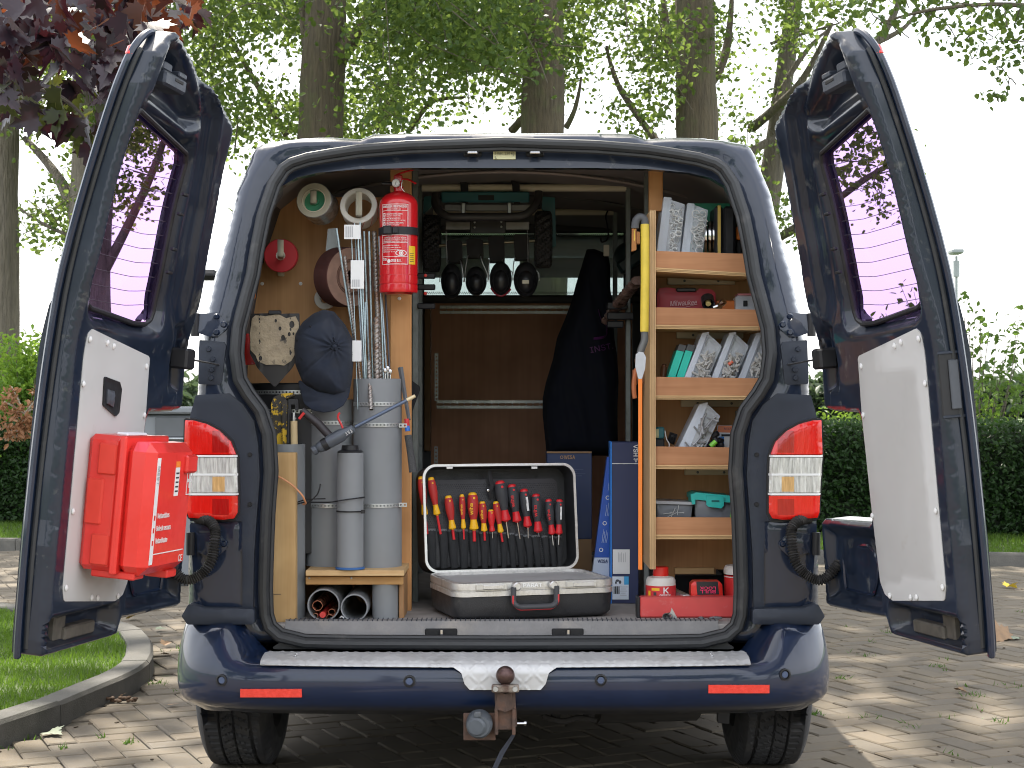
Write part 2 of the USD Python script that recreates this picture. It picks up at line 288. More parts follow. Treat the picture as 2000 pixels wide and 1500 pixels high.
# lawn island at the left with its curved kerb
isl_px = [(0, 1409), (119, 1370), (190, 1340), (245, 1318), (280, 1300), (297, 1285), (301, 1272), (299, 1248), (280, 1227), (245, 1213)]
edge = [GP(a, b, .085) for a, b in isl_px]
edge = [A(-1.98, -.6), A(-1.95, .3)] + edge + [A(-2.7, 4.35), A(-3.6, 5.1), A(-4.6, 5.9)]
island = sg.Polygon([*edge, (-7.5, 7.3), (-7.5, -.6)]).buffer(-.12).buffer(.12)
# herringbone pavers
PU, PANG = .105, math.radians(24)
def paver_mesh(o, hz, seed):
    r = random.Random(seed); w, h = (2 * PU, PU) if hz else (PU, 2 * PU); g = .0022; x0, y0, x1, y1 = g, g, w - g, h - g; c = .006; z = r.uniform(-.0035, .0025); tx, ty = r.uniform(-.006, .006), r.uniform(-.006, .006)
    V = [(x0, y0, -.03), (x1, y0, -.03), (x1, y1, -.03), (x0, y1, -.03), (x0, y0, z - .004), (x1, y0, z - .004), (x1, y1, z - .004), (x0, y1, z - .004), (x0 + c, y0 + c, z), (x1 - c, y0 + c, z), (x1 - c, y1 - c, z), (x0 + c, y1 - c, z)]
    V = np.array(V); V[:, 0] += o[0] + r.uniform(-.0015, .0015); V[:, 1] += o[1] + r.uniform(-.0015, .0015); V[4:, 2] += (V[4:, 0] - o[0] - w / 2) * tx + (V[4:, 1] - o[1] - h / 2) * ty
    F = [(8, 9, 10), (8, 10, 11)]
    for k in range(4): n = (k + 1) % 4; F += [(k, n, 4 + n), (k, 4 + n, 4 + k), (4 + k, 4 + n, 8 + n), (4 + k, 8 + n, 8 + k)]
    ca, sn = math.cos(PANG), math.sin(PANG); V = np.c_[V[:, 0] * ca - V[:, 1] * sn, V[:, 0] * sn + V[:, 1] * ca, V[:, 2]]; return V, np.array(F)
near, rest = [], []
islb = island.buffer(.03)
for i in range(-140, 120):
    for j in range(-80, 81):
        bx, by = (i + 2 * j) * PU, (i - 2 * j) * PU
        ca, sn = math.cos(PANG), math.sin(PANG)
        for hz, (ox, oy) in ((1, (bx, by)), (0, (bx, by + PU))):
            cx, cy = ox + (PU if hz else PU / 2), oy + (PU / 2 if hz else PU); X, Y = cx * ca - cy * sn, cx * sn + cy * ca
            if not (-5.5 < X < 6 and -9.5 < Y < fl(X) - .12): continue
            if island.contains(sg.Point(X, Y)): continue
            d = Y + CD; px, py = 1000 + X / d * FPX, HY + CH / d * FPX
            vis = (0 < px < 2000 and py < 1500) and not (395 < px < 1600 and py > 1230) and not (40 < px < 350 and py < 1270 and X < -2) and Y > .3
            (near if vis else rest).append((d, (ox, oy), hz, i * 977 + j * 31 + hz))
near.sort(key=lambda t: t[0])
for d, o, hz, sd in near[:300]: paving.p('paver', trimesh.Trimesh(*paver_mesh(o, hz, sd), process=False), pavm[sd % 4], smooth=False)
Vs, Fs, n0 = [], [], 0
for d, o, hz, sd in near[300:] + rest:
    v, f_ = paver_mesh(o, hz, sd); Vs.append(v); Fs.append(f_ + n0); n0 += len(v)
paving.p('paver_field', trimesh.Trimesh(np.vstack(Vs), np.vstack(Fs), process=False), pavm[0], smooth=False, kind='stuff')
# kerb stones
def kerb(name, pts, side, label, seg=.95):
    t = thing(name, label, 'kerb', kind=None, at=(pts[0][0], pts[0][1], 0)); ls = sg.LineString(pts); L = ls.length; n = int(L / seg)
    for i in range(n):
        a, b = i * L / n + .003, (i + 1) * L / n - .003; q = [np.array(ls.interpolate(s).coords[0]) for s in np.linspace(a, b, 6)]; V, F = [], []
        for k, p in enumerate(q):
            tg = q[min(k + 1, 5)] - q[max(k - 1, 0)]; nn = A(-tg[1], tg[0]) / np.linalg.norm(tg) * side; z = .085 + .002 * math.sin(i * 2.1)
            for (o, zz) in ((0, -.04), (.002, z - .014), (.014, z), (.11, z), (.12, z - .006), (.12, -.04)): V.append((*(p + nn * o), zz))
        for k in range(5):
            for m in range(6): w = (m + 1) % 6; F.append((k * 6 + m, k * 6 + w, k * 6 + 6 + w, k * 6 + 6 + m))
        F += [(0, 1, 2, 3), (0, 3, 4, 5), (30, 31, 32, 33), (30, 33, 34, 35)]
        t.p('kerb_stone', (np.array(V), np.array(F)), kerbm, smooth=25)
    return t
ring = np.array(island.exterior.coords); ring = ring[(ring[:, 0] > -5.2) & (ring[:, 1] > -.62)]
i0 = np.argmin(np.abs(ring[:, 1] + .6) + np.abs(ring[:, 0] + 2)); ring = np.roll(island.exterior.coords[:-1], -np.argmin(np.linalg.norm(np.array(island.exterior.coords[:-1]) - A(-1.98, -.6), axis=1)), axis=0)
ccw = sg.LinearRing(ring).is_ccw
path = ring if ccw else np.vstack([ring[:1], ring[1:][::-1]])
cut = [p for p in path if p[0] > -5.0 and p[1] > -.62]
kerb('kerb', cut, 1 if ccw else 1, 'curved concrete kerb around the lawn island left of the van')
kerb('kerb', [(-12, fl(-12)), (12, fl(12))], 1, 'straight far kerb between the paving and the lawn below the hedge', 1.0)
sheet('lawn', island.buffer(-.11), .062, turf, 'lawn inside the curved kerb at left', 'lawn')
far = sg.Polygon([(-14, fl(-14) + .11), (14, fl(14) + .11), (14, 30), (-14, 30)])
sheet('lawn', far, .062, turf, 'mown lawn strip between far kerb and hedge', 'lawn')
def blades(P, z, h, w, lean=.5):
    n = len(P); a = rng.uniform(0, 2 * np.pi, n); hh = h * rng.uniform(.5, 1.3, n); l = rng.uniform(0, lean, n) * hh; b = rng.uniform(0, 2 * np.pi, n); ww = w * rng.uniform(.7, 1.3, n)
    B = np.c_[P, np.full(n, z)]; s = np.c_[np.cos(a), np.sin(a), np.zeros(n)] * ww[:, None] / 2; tip = B + np.c_[np.cos(b) * l, np.sin(b) * l, hh]
    return trimesh.Trimesh(np.stack([B - s, B + s, tip], 1).reshape(-1, 3), np.arange(3 * n).reshape(-1, 3), process=False)
grassm = leafmat('grass_blade', [(.07, .125, .018), (.115, .175, .03), (.19, .20, .06)], [(.17, .30, .03), (.26, .40, .05), (.36, .38, .09)], .4, .5)
ib = island.buffer(-.125)
P = np.c_[rng.uniform(-4.2, -1.5, 110000), rng.uniform(-.4, 5.6, 110000)]; P = P[shapely.contains_xy(ib, P[:, 0], P[:, 1])]; dd = P[:, 1] + CD; P = P[(1000 + P[:, 0] / dd * FPX > -60)]
solo('grass', blades(P, .06, .034, .005, .9), grassm, 'short lawn grass on the island inside the curved kerb', 'grass', kind='stuff', smooth=False)
P = np.c_[rng.uniform(-5.2, 5.2, 60000), rng.uniform(7, 11, 60000)]; P = P[(P[:, 1] > fl(P[:, 0]) + .13) & (P[:, 1] < fl(P[:, 0]) + 2.2)]
solo('grass', blades(P, .06, .04, .012, .8), grassm, 'lawn grass between far kerb and clipped hedge', 'grass', kind='stuff', smooth=False)
# weeds in the joints
wp = []
for a, b, n, r in ((310, 1337, 26, .05), (350, 1352, 14, .05), (250, 1450, 26, .04), (200, 1440, 10, .03), (120, 1460, 14, .04), (270, 1335, 16, .05), (1585, 1395, 20, .05), (1640, 1325, 20, .06), (1735, 1235, 16, .08), (1900, 1360, 24, .08), (1975, 1340, 16, .08), (1830, 1300, 16, .08), (1700, 1400, 14, .06), (1780, 1420, 14, .05), (1950, 1410, 14, .05), (345, 1270, 18, .12), (1690, 1280, 12, .1)):
    c = GP(a, b); wp.append(c + rng.normal(0, r * .4, (n, 2)))
for _ in range(80): c = A(rng.uniform(-2.2, 4), rng.uniform(.5, 6.5)); wp.append(c + rng.normal(0, .02, (5, 2)))
wp = np.vstack(wp); wp = wp[~shapely.contains_xy(island, wp[:, 0], wp[:, 1])]
solo('weeds', blades(wp, -.006, .022, .008, 1.6), leafmat('weed_leaf', [(.05, .10, .015), (.10, .16, .03)], [(.12, .24, .03), (.2, .3, .05)], .4), 'small weeds and moss growing in the paving joints', 'weeds', kind='stuff', smooth=False)
crumbs = trimesh.util.concatenate([trimesh.creation.box((a, b, .003), trimesh.transformations.translation_matrix((x, y, .002)) @ trimesh.transformations.rotation_matrix(t, (0, 0, 1))) for a, b, x, y, t in zip(rng.uniform(.004, .022, 260), rng.uniform(.003, .012, 500), rng.uniform(-2.1, 4, 500), rng.uniform(.4, 6.5, 500), rng.uniform(0, 6, 500)) if not island.contains(sg.Point(x, y))])
solo('leaf_litter', crumbs, M('litter', (.14, .10, .06), .9, 0, .4, 8, isl=.5), 'scattered crumbs of dry leaf and twig on the paving', 'litter', kind='stuff', smooth=False)

# ------------------------------------------------------------------ foliage
def leaves(C, size, normal=None, asp=.8, droop=.3, flat=.0):
    """six-pointed folded leaves at C (n,3)"""
    n = len(C); s = size * rng.uniform(.65, 1.25, n); N = rng.normal(size=(n, 3)); N[:, 2] = np.abs(N[:, 2]) * .8 + .25
    if normal is not None: N = N * .75 + normal
    N /= np.linalg.norm(N, axis=1)[:, None]; d = rng.normal(size=(n, 3)); d[:, 2] -= droop; d -= N * (d * N).sum(1)[:, None]; d /= np.linalg.norm(d, axis=1)[:, None]; e = np.cross(N, d)
    s = s[:, None]; k = s * asp * .5; fold = N * s * .10
    V = np.stack([C, C + d * s * .28 + e * k * .95 + fold, C + d * s * .68 + e * k * .72 + fold, C + d * s, C + d * s * .68 - e * k * .72 + fold, C + d * s * .28 - e * k * .95 + fold], 1).reshape(-1, 3)
    b = np.arange(n)[:, None] * 6; F = np.stack([b + [0, 1, 2], b + [0, 2, 3], b + [0, 3, 4], b + [0, 4, 5]], 1).reshape(-1, 3); return trimesh.Trimesh(V, F, process=False)
bark = M('poplar_bark', (.092, .074, .047), .95, 0, .45, 9, bump=1., bscale=14, bdist=.035, stretch=(3.4, 3.4, .45), dirt=(.10, .115, .045), dscale=2.2, dlo=.52, dhi=.72)
bark2 = M('pale_bark', (.13, .112, .085), .95, 0, .4, 9, bump=1., bscale=14, bdist=.035, stretch=(3.4, 3.4, .45))
twigm = M('twig_bark', (.10, .085, .06), .95, 0, .3, 20)
poplar = leafmat('poplar_leaf', [(.03, .058, .02), (.055, .09, .028), (.095, .135, .035), (.15, .175, .055)], [(.18, .25, .05), (.40, .50, .08), (.70, .74, .12), (.88, .88, .2)], .62, .32)
hedgeleaf = leafmat('hedge_leaf', [(.018, .045, .010), (.03, .07, .014), (.055, .10, .02)], [(.06, .14, .015), (.10, .20, .02), (.16, .26, .03)], .3, .45)
TREES = []
def trunk(P, r, n=18, seed=0):
    P = smoothpath(P, 10); R = np.interp(np.linspace(0, 1, len(P)), np.linspace(0, 1, len(r)), r); m = sweep(P, R, n)
    v = m.vertices; k = meshkit.fbm(v * [5, 5, 1.2], 3, seed) - .5; rid = meshkit.noise(np.c_[np.arctan2(v[:, 1] - P[0][1], v[:, 0] - P[0][0]) * 4, v[:, 2] * 1.5, v[:, 2] * 0], seed + 3) - .5
    c = np.repeat(P, n, 0); c = np.vstack([c, P[:1], P[-1:]]); m.vertices = v + (v - c) * (k * .35 + rid * .16)[:, None]; return m
def tree(label, base, top, r0, r1, limbs, clumps, m=bark, name='poplar_tree', group='poplar trees behind the van', leaf=.062, lm=None, per=150, high=None):
    base, top = A(*base), A(*top); t = thing(name, label, 'tree', group, at=(base[0], base[1], 0))
    mid = base + (top - base) * .5 + A(rng.uniform(-.05, .05), 0, 0)
    t.p('trunk', trunk([base + A(0, 0, -.1), base + (top - base) * .12, mid, top], [r0 * 1.3, r0, r0 * .9 + r1 * .1, r1], seed=int(abs(base[0]) * 100)), m)
    for pts, r in limbs: t.p('limb', trunk(pts, [r, r * .75, r * .4], 10, 5), m)
    C, tw = [], []
    for c, rad in clumps:
        c = np.asarray(c, float); k = int(per * (rad / .4) ** 2); q = rng.normal(size=(k, 3)) * rad * [.55, .55, .42]; C.append(c + q)
        e = c + rng.normal(size=3) * rad * .5; e2 = c + rng.normal(size=3) * rad * .6; tw.append(sweep(smoothpath([e2, c + rng.normal(size=3) * .04, e], 3), .005, 4))
    parts = [leaves(np.vstack(C), leaf)] if C else []
    if high is not None and len(high): parts.append(leaves(high, .30, asp=.9))
    if parts: t.p('crown', parts, lm or poplar, smooth=False, kind='stuff')
    if tw: t.p('twigs', tw, twigm, kind='stuff')
    return t
def clump_field(n, box_px, ys, rad, keep=1.0, hole=None):
    """clumps scattered in the volume seen between photo columns/rows"""
    out = []
    for _ in range(n):
        y = rng.uniform(*ys); px, py = rng.uniform(box_px[0], box_px[2]), rng.uniform(box_px[1], box_px[3]); 
        if any(l < px < r for l, r in ((560, 690), (1015, 1120), (1300, 1405))) and y < 13: y = rng.uniform(13, max(ys[1], 14.5))
        p = W(px, py, y)
        if hole and hole(px, py): continue
        out.append((p, rng.uniform(*rad)))
    return out
def highcrown(x, y, z0, z1, r, n):
    q = rng.normal(size=(n, 3)) * [r * .5, r * .5, 0]; q[:, 2] = rng.uniform(z0, z1, n); g = meshkit.noise(q * .9 + [x * 3, y * 3, 0], 4); return (q + [x, y, 0])[g > .53]
def thin(lo, hi, seed):                                     # sky gaps: drop clumps where a slow noise is low
    return lambda px, py: meshkit.noise(A(px / 130., py / 110., 0)[None], seed)[0] < rng.uniform(lo, hi)
def WT(px, py, y): return W(px, py, y)
y1, y2, y3, y4, y5, y6, y7, y8 = 11.2, 11.0, 12.4, 12.6, 12.0, 14.5, 16.5, 15.
cl1 = clump_field(120, (385, -60, 760, 285), (9.6, 15.5), (.26, .5), hole=thin(.40, .60, 3)) + clump_field(20, (385, 140, 500, 480), (11, 15), (.16, .3), hole=thin(.35, .65, 9))
cl2 = clump_field(150, (740, -60, 1130, 240), (9.0, 15.5), (.26, .5), hole=thin(.42, .62, 5)) + clump_field(12, (840, 160, 1320, 255), (10, 15), (.14, .25))
cl2 += [(W(970, 90, 8.6), .3), (W(990, 130, 8.4), .25), (W(1085, 45, 9.6), .2), (W(1060, 85, 9.4), .22), (W(1090, 110, 9.5), .2)]
cl3 = clump_field(88, (1110, -60, 1420, 250), (10, 15.5), (.24, .42), hole=thin(.42, .64, 7))
cl6 = clump_field(80, (1400, -60, 1620, 330), (12.5, 16.), (.2, .36), hole=thin(.34, .66, 11)) + clump_field(40, (1395, 240, 1560, 480), (13, 16), (.18, .32), hole=thin(.36, .62, 12)) + clump_field(26, (1500, -40, 1790, 120), (12.5, 15), (.18, .32), hole=thin(.4, .7, 13)) + clump_field(14, (1620, 190, 1790, 420), (12.5, 15), (.16, .3), hole=thin(.3, .6, 14))
cl5 = clump_field(34, (30, 215, 190, 470), (10.6, 14), (.18, .34), hole=thin(.35, .6, 15)) + clump_field(46, (190, 150, 380, 470), (11, 15), (.22, .42), hole=thin(.25, .5, 16)) + clump_field(34, (-20, -60, 400, 200), (10, 15), (.3, .5))
cl4 = clump_field(14, (-60, -60, 120, 180), (10, 13), (.3, .5))
tree('poplar left of centre with thick limb rising right, behind the van roof', WT(612, 990, y1) * A(1, 1, 0), WT(640, -60, y1), .245, .20, [([WT(655, 120, y1), WT(700, 62, y1 - .2), WT(768, -20, y1 - .4)], .10), ([WT(600, 95, y1), WT(592, 30, y1 + .1), WT(585, -60, y1 + .2)], .05), ([WT(560, 265, 14), WT(470, 110, 14), WT(420, 20, 14)], .04), ([WT(735, 255, 14.), WT(760, 205, 14), WT(782, 120, 14.2)], .09), ([WT(800, 255, 14.5), WT(855, 195, 14.5), WT(910, 190, 14.5)], .035)], cl1, high=highcrown(-2.0, 11.5, 7.4, 14.5, 4.4, 5200))
tree('straight poplar trunk with a knot scar behind the middle of the van roof', WT(1072, 990, y2) * A(1, 1, 0), WT(1064, -60, y2), .225, .165, [([WT(1000, 255, 13), WT(1045, 215, 12.6), WT(1080, 205, 12.2)], .05), ([WT(1105, 250, 13), WT(1125, 205, 13), WT(1135, 150, 13)], .035), ([WT(955, 80, 13), WT(985, 20, 13), WT(990, -50, 13)], .06)], cl2, high=highcrown(.6, 11.5, 7.4, 15, 4.4, 5200))
tree('brown poplar trunk behind the right end of the van roof', WT(1350, 990, y3) * A(1, 1, 0), WT(1356, -60, y3), .255, .185, [([WT(1312, 120, 13), WT(1300, 40, 13), WT(1290, -40, 13.2)], .05), ([WT(1310, 310, 12.5), WT(1245, 225, 13), WT(1205, 160, 13.4), WT(1185, 90, 13.6)], .045), ([WT(1390, 160, 13), WT(1420, 90, 13.2), WT(1430, -40, 13.4)], .055)], cl3, high=highcrown(3.2, 12.5, 7.4, 18, 4.6, 5200))
tree('thick grey poplar trunk cut by the left edge, above the light green bush', WT(2, 990, y4) * A(1, 1, 0), WT(6, -60, y4), .16, .13, [], cl4, bark2)
tree('pale poplar trunk behind the copper maple and the left open door', WT(170, 990, y5) * A(1, 1, 0), WT(190, -60, y5), .22, .16, [([WT(150, 430, 12), WT(115, 350, 12.4), WT(48, 270, 12.8)], .075), ([WT(150, 465, 12.), WT(90, 440, 12), WT(35, 405, 12)], .022), ([WT(185, 560, 12.), WT(240, 460, 11.9), WT(300, 330, 11.8), WT(330, 240, 11.8)], .06)], cl5, bark2, high=highcrown(-3.6, 13, 7.4, 17, 4., 3000))
tree('slender pale poplar leaning right between van and right open door', WT(1440, 880, y6) * A(1, 1, 0), WT(1560, -60, y6), .15, .085, [([WT(1468, 250, 14.4), WT(1510, 215, 14), WT(1560, 165, 13.6), WT(1625, 45, 13.4)], .06), ([WT(1510, 215, 14), WT(1560, 120, 14), WT(1615, 60, 14.2)], .04), ([WT(1460, 300, 14), WT(1510, 270, 14), WT(1550, 240, 13.8)], .05), ([WT(1505, 85, 14.5), WT(1590, 60, 14.2), WT(1640, 45, 14)], .02), ([WT(1700, 100, 14), WT(1745, 30, 14), WT(1770, -40, 14)], .05), ([WT(1720, 80, 13.5), WT(1770, 50, 13.5), WT(1790, 20, 13.5)], .03), ([WT(1495, 480, 14.5), WT(1600, 415, 13.8), WT(1690, 350, 13.2), WT(1760, 310, 13)], .055)], cl6, bark2, high=highcrown(5, 14.5, 7.4, 17, 4., 3400))
# overhanging branch at upper right, from a tree standing outside the frame
cl9 = [(W(a, b, 8.2 + .5 * math.sin(a)), r) for a, b, r in ((1700, 20, .18), (1745, 55, .16), (1800, 25, .2), (1850, 45, .22), (1895, 25, .25), (1930, 70, .24), (1960, 45, .25), (1985, 95, .22), (1990, 20, .25), (1905, 105, .14), (1880, 85, .12), (1960, 130, .12), (1945, 185, .13), (1925, 190, .08), (1985, 170, .12), (1835, 10, .2), (1770, 10, .2), (1620, 15, .18), (1660, 35, .15), (1560, 20, .16), (1640, 300, .14), (1665, 275, .14), (1690, 310, .16), (1650, 340, .14), (1700, 350, .14), (1725, 330, .10), (1635, 355, .12), (1715, 260, .16), (1735, 290, .12), (1690, 240, .12))]
tree('poplar outside the right edge whose leafy branch hangs into the bright sky', (4.95, 8.6, 0), (4.9, 8.6, 8), .2, .12, [([A(4.9, 8.6, 4.2), W(1990, 10, 8.4), W(1850, 15, 8.2), W(1720, 45, 8.1)], .022)], cl9, leaf=.062, per=150, high=highcrown(4.6, 9.0, 5.4, 14, 2.6, 1500))

# clipped hedge
hb = lambda x: fl(x) + 1.95
tH = thing('hedge', 'dark green clipped hedge running across behind lawn and van', 'hedge', at=(0, hb(0), 0))
th_ = math.atan(-.167); hx = nrm(A(1, -.167, 0)); hy = A(.167, 1, 0) / np.linalg.norm([.167, 1])
core = fbox(A(0, hb(0) + .16, 0), hx, hy, ZZ, (-9, 0, 0), (9, .75, .93), .08); tH.p('branch_core', core, M('hedge_core', (.010, .018, .006), .95, 0, .3, 20))
n = 34000; xs = np.concatenate([rng.uniform(-5.6, -2.6, n // 2), rng.uniform(2.2, 5.6, n // 2)]); fr = rng.random(n) < .8
uz = np.where(fr, rng.uniform(.02, 1.02, n), rng.normal(.99, .03, n)); uy = np.where(fr, rng.normal(.04, .07, n), rng.uniform(0, .8, n))
bumpy = .08 * (meshkit.noise(np.c_[xs * 3.2, uz * 3.2, xs * 0], 8) - .5); Ph = A(0, hb(0), 0) + hx * xs[:, None] + hy * (uy + bumpy)[:, None] + ZZ * (uz + np.where(fr, 0, bumpy))[:, None]
tH.p('leaves', leaves(Ph, .05, A(0, -.8, .4), .5), hedgeleaf, smooth=False, kind='stuff')
# bushes
bushleaf = leafmat('light_bush_leaf', [(.09, .17, .03), (.13, .21, .04), (.18, .24, .07)], [(.32, .48, .06), (.45, .58, .09), (.6, .62, .14)], .5)
def bush(label, pts, ys, leaf, per, lm, name='bush', asp=.45, stems=6, droop=.3):
    c = np.mean([W(a, b, np.mean(ys)) for a, b, r in pts], 0); t = thing(name, label, 'bush', at=(c[0], c[1], 0)); C, st = [], []
    for a, b, r in pts:
        p = W(a, b, rng.uniform(*ys)); C.append(p + rng.normal(size=(int(per * (r / .3) ** 2), 3)) * r * [.5, .5, .42])
        st.append(sweep(smoothpath([(c[0] + rng.uniform(-.3, .3), c[1], .1), (.5 * (p[0] + c[0]), p[1], .5 * p[2]), p], 4), [.006] * 4 + [.004] * 4 + [.002], 5))
    t.p('stems', st, twigm, kind='stuff'); t.p('crown', leaves(np.vstack(C), leaf, asp=asp, droop=droop), lm, smooth=False, kind='stuff'); return t
bush('light green leafy bush above the hedge at the left edge', [(rng.uniform(-30, 110), rng.uniform(690, 860), rng.uniform(.18, .3)) for _ in range(46)] + [(30, 675, .15), (60, 690, .15), (90, 700, .15), (10, 690, .2)], (10.8, 11.5), .07, 120, bushleaf)
bush('light green bush between right tail light and right open door', [(rng.uniform(1590, 1720), rng.uniform(800, 890), rng.uniform(.14, .26)) for _ in range(16)], (10.6, 11.4), .06, 90, bushleaf)
bush('light green shoots on top of the hedge at the right edge', [(rng.uniform(1880, 2030), rng.uniform(800, 880), rng.uniform(.12, .22)) for _ in range(26)], (10.2, 10.9), .055, 100, bushleaf)
shrubleaf = leafmat('reddening_shrub_leaf', [(.045, .085, .02), (.075, .115, .03), (.10, .09, .04), (.12, .055, .04)], [(.16, .27, .04), (.32, .40, .06), (.45, .40, .06), (.38, .16, .07)], .45)
bush('tall thin shrub with green and reddish leaves beyond the right open door', [(1880, 580, .10), (1890, 610, .12), (1900, 640, .14), (1915, 625, .08), (1935, 622, .08), (1885, 665, .14), (1900, 690, .16), (1920, 665, .12), (1945, 665, .14), (1960, 690, .12), (1975, 655, .10), (1990, 640, .12), (1920, 720, .2), (1950, 730, .22), (1980, 720, .2), (1990, 680, .12), (1890, 735, .16), (1905, 770, .2), (1940, 775, .22), (1970, 765, .2), (1995, 775, .2), (1895, 810, .18), (1930, 815, .2), (1975, 810, .2), (1880, 640, .1), (1995, 600, .06), (2005, 720, .2), (1700, 622, .06), (1730, 612, .08), (1755, 618, .07), (1770, 590, .09), (1785, 570, .08), (1760, 560, .05), (1800, 610, .1), (1840, 640, .12)], (9.9, 10.7), .07, 75, shrubleaf, 'shrub', .6)
dry = leafmat('dry_brown_leaf', [(.30, .15, .075), (.42, .24, .13)], [(.3, .15, .07), (.4, .22, .1)], .25)
tD = thing('dead_branch', 'dead branch with dry brown leaf clusters in front of the left bush', 'branch', at=W(40, 860, 9.9))
pale = M('pale_dead_wood', (.38, .34, .27), .9)
for pts in ([(90, 795), (60, 800), (48, 808)], [(48, 808), (35, 780), (22, 755)], [(48, 808), (62, 790), (70, 782)], [(48, 808), (20, 790), (8, 785)], [(60, 825), (45, 820), (35, 850), (10, 860)], [(75, 828), (60, 822), (48, 808)]): tD.p('twig', sweep([W(a, b, 9.05) for a, b in pts], .008, 5), pale)
for a, b, r in ((20, 768, .09), (68, 775, .10), (8, 798, .1), (36, 800, .10), (40, 815, .09), (62, 827, .07), (25, 830, .1), (12, 848, .12), (35, 850, .10), (48, 840, .06)): tD.p('leaf_cluster', leaves(W(a, b, 9.0) + rng.normal(size=(40, 3)) * r * .38, .055, asp=.5), dry, smooth=False, kind='stuff')
bush('distant row of trees low on the horizon', [(a, 781, 1.7) for a in range(-200, 2300, 60)], (120, 124), .9, 22, leafmat('far_leaf', [(.05, .075, .04), (.07, .10, .05)], [(.1, .15, .06)] * 2, .3), 'distant_trees')
fr_ = []
for k_ in range(24): fr_.append((A(rng.uniform(-17, 17), rng.uniform(-23, -19), rng.uniform(2.5, 6)), rng.uniform(1., 1.9)))
tF = thing('tree_row', 'row of trees across the car park, facing the open van', 'trees', at=(0, -21, 0)); tF.p('trunk', [trunk([A(x, -21, -.05), A(x + .2, -21, 3), A(x, -21, 7)], [.3, .25, .12], 10, 3) for x in (-13, -7, -2.5, 3, 8, 14)], bark, kind='stuff')
tF.p('crown', leaves(np.vstack([c_ + rng.normal(size=(150, 3)) * r_ * .55 for c_, r_ in fr_]), .55, asp=.9), poplar, smooth=False, kind='stuff')
# street lamp
tL = thing('street_lamp', 'slim grey street lamp standing far off beyond the right door', 'street lamp', at=W(1868, 790, 47) * A(1, 1, 0))
b = W(1868, 500, 47); lm_ = M('lamp_grey', (.23, .25, .25), .5, .3)
tL.p('post', sweep([A(b[0], 47, -.05), A(b[0], 47, 1.2), A(b[0], 47, b[2] - .9), b], [.062, .055, .045, .04], 10), lm_); tL.p('lamp_head', fbox(b + A(0, 0, .05), XX, YY, ZZ, (-.2, -.3, 0), (.17, .3, .17), .05), lm_)
tL.p('post_bracket', rod(b - A(0, 0, .65), b - A(0, 0, .15), .10, 10), lm_)
# grey cabinet glimpsed past the left tail light
tC = thing('utility_cabinet', 'grey cabinet glimpsed between the left door and left tail light', 'cabinet', at=W(330, 1050, 6.) * A(1, 1, 0)); gc = M('grey_cabinet', (.17, .18, .19), .5, 0, .06)
c0, c1 = W(250, 800, 6.), W(420, 1030, 6.); tC.p('body', box(A(c0[0], 6, 0), A(c1[0], 6.6, c0[2] - .03), .02), gc); tC.p('lid', box(A(c0[0] - .02, 5.97, c0[2] - .028), A(c1[0] + .02, 6.63, c0[2] + .02), .012), gc)
tC.p('door_panel', pbox(303, 815, 410, 853, 5.99, .008, .003), M('dark_grey_panel', (.085, .09, .095), .5)); tC.p('ledge', pbox(300, 855, 420, 858, 5.97, .028, .003), M('light_grey_edge', (.42, .44, .46), .5))

# ------------------------------------------------------------------ copper maple at upper left
maple = [leafmat('maple_dark_purple', [(.010, .007, .012), (.018, .011, .016)], [(.03, .008, .014), (.07, .014, .016)], .2, .34, True, .45), leafmat('maple_red_brown', [(.018, .009, .009), (.030, .014, .009)], [(.10, .024, .012), (.17, .045, .016)], .45, .38, True, .4), leafmat('maple_green_brown', [(.016, .022, .009), (.026, .034, .011)], [(.07, .085, .016), (.12, .125, .02)], .45, .38, True, .4)]
lob = [(0, -.04), (.10, -.02), (.30, -.12), (.28, .02), (.47, .06), (.38, .17), (.56, .40), (.36, .40), (.33, .52), (.17, .46), (.20, .70), (.10, .74), (0, 1.0)]
lob = lob + [(-x, y) for x, y in lob[-2:0:-1]]
def maple_leaf(c, s, d, N):
    d = nrm(d); N = nrm(np.asarray(N) - d * (N @ d)); e = np.cross(N, d); L = np.array(lob) * s
    cv = rng.uniform(-.2, 1.0); V = [c + d * .22 * s] + [c + e * x + d * y + N * (abs(x) * cv * .8 - (y / s) ** 2 * s * cv * .35) for x, y in L]; k = len(L)
    return trimesh.Trimesh(np.array(V), np.array([(0, 1 + i, 1 + (i + 1) % k) for i in range(k)]), process=False)
tM = thing('copper_maple', 'copper maple whose dark purple lobed leaves hang over the left open door', 'tree', at=(-3.1, 2.2, 0))
mb = M('maple_bark', (.07, .055, .045), .9)
tM.p('trunk', trunk([A(-3.1, 2.2, -.05), A(-3.08, 2.2, 1.5), A(-3.0, 2.2, 3.4)], [.10, .08, .06], 12, 2), mb)
br = [[A(-3.05, 2.2, 2.3), W(-20, 105, 1.5), W(60, 95, 1.2), W(150, 90, 1.1), W(240, 80, 1.2)], [A(-3.0, 2.2, 2.6), W(40, 20, 1.6), W(150, 10, 1.4), W(330, -10, 1.5)], [W(-20, 105, 1.5), W(40, 160, 1.3), W(120, 190, 1.2), W(170, 240, 1.2)], [W(150, 90, 1.1), W(190, 140, 1.2), W(215, 200, 1.3)]]
for p in br: tM.p('branch', sweep(smoothpath(p, 8), np.linspace(.016, .004, 8 * (len(p) - 1) + 1), 7), mb)
spots = []
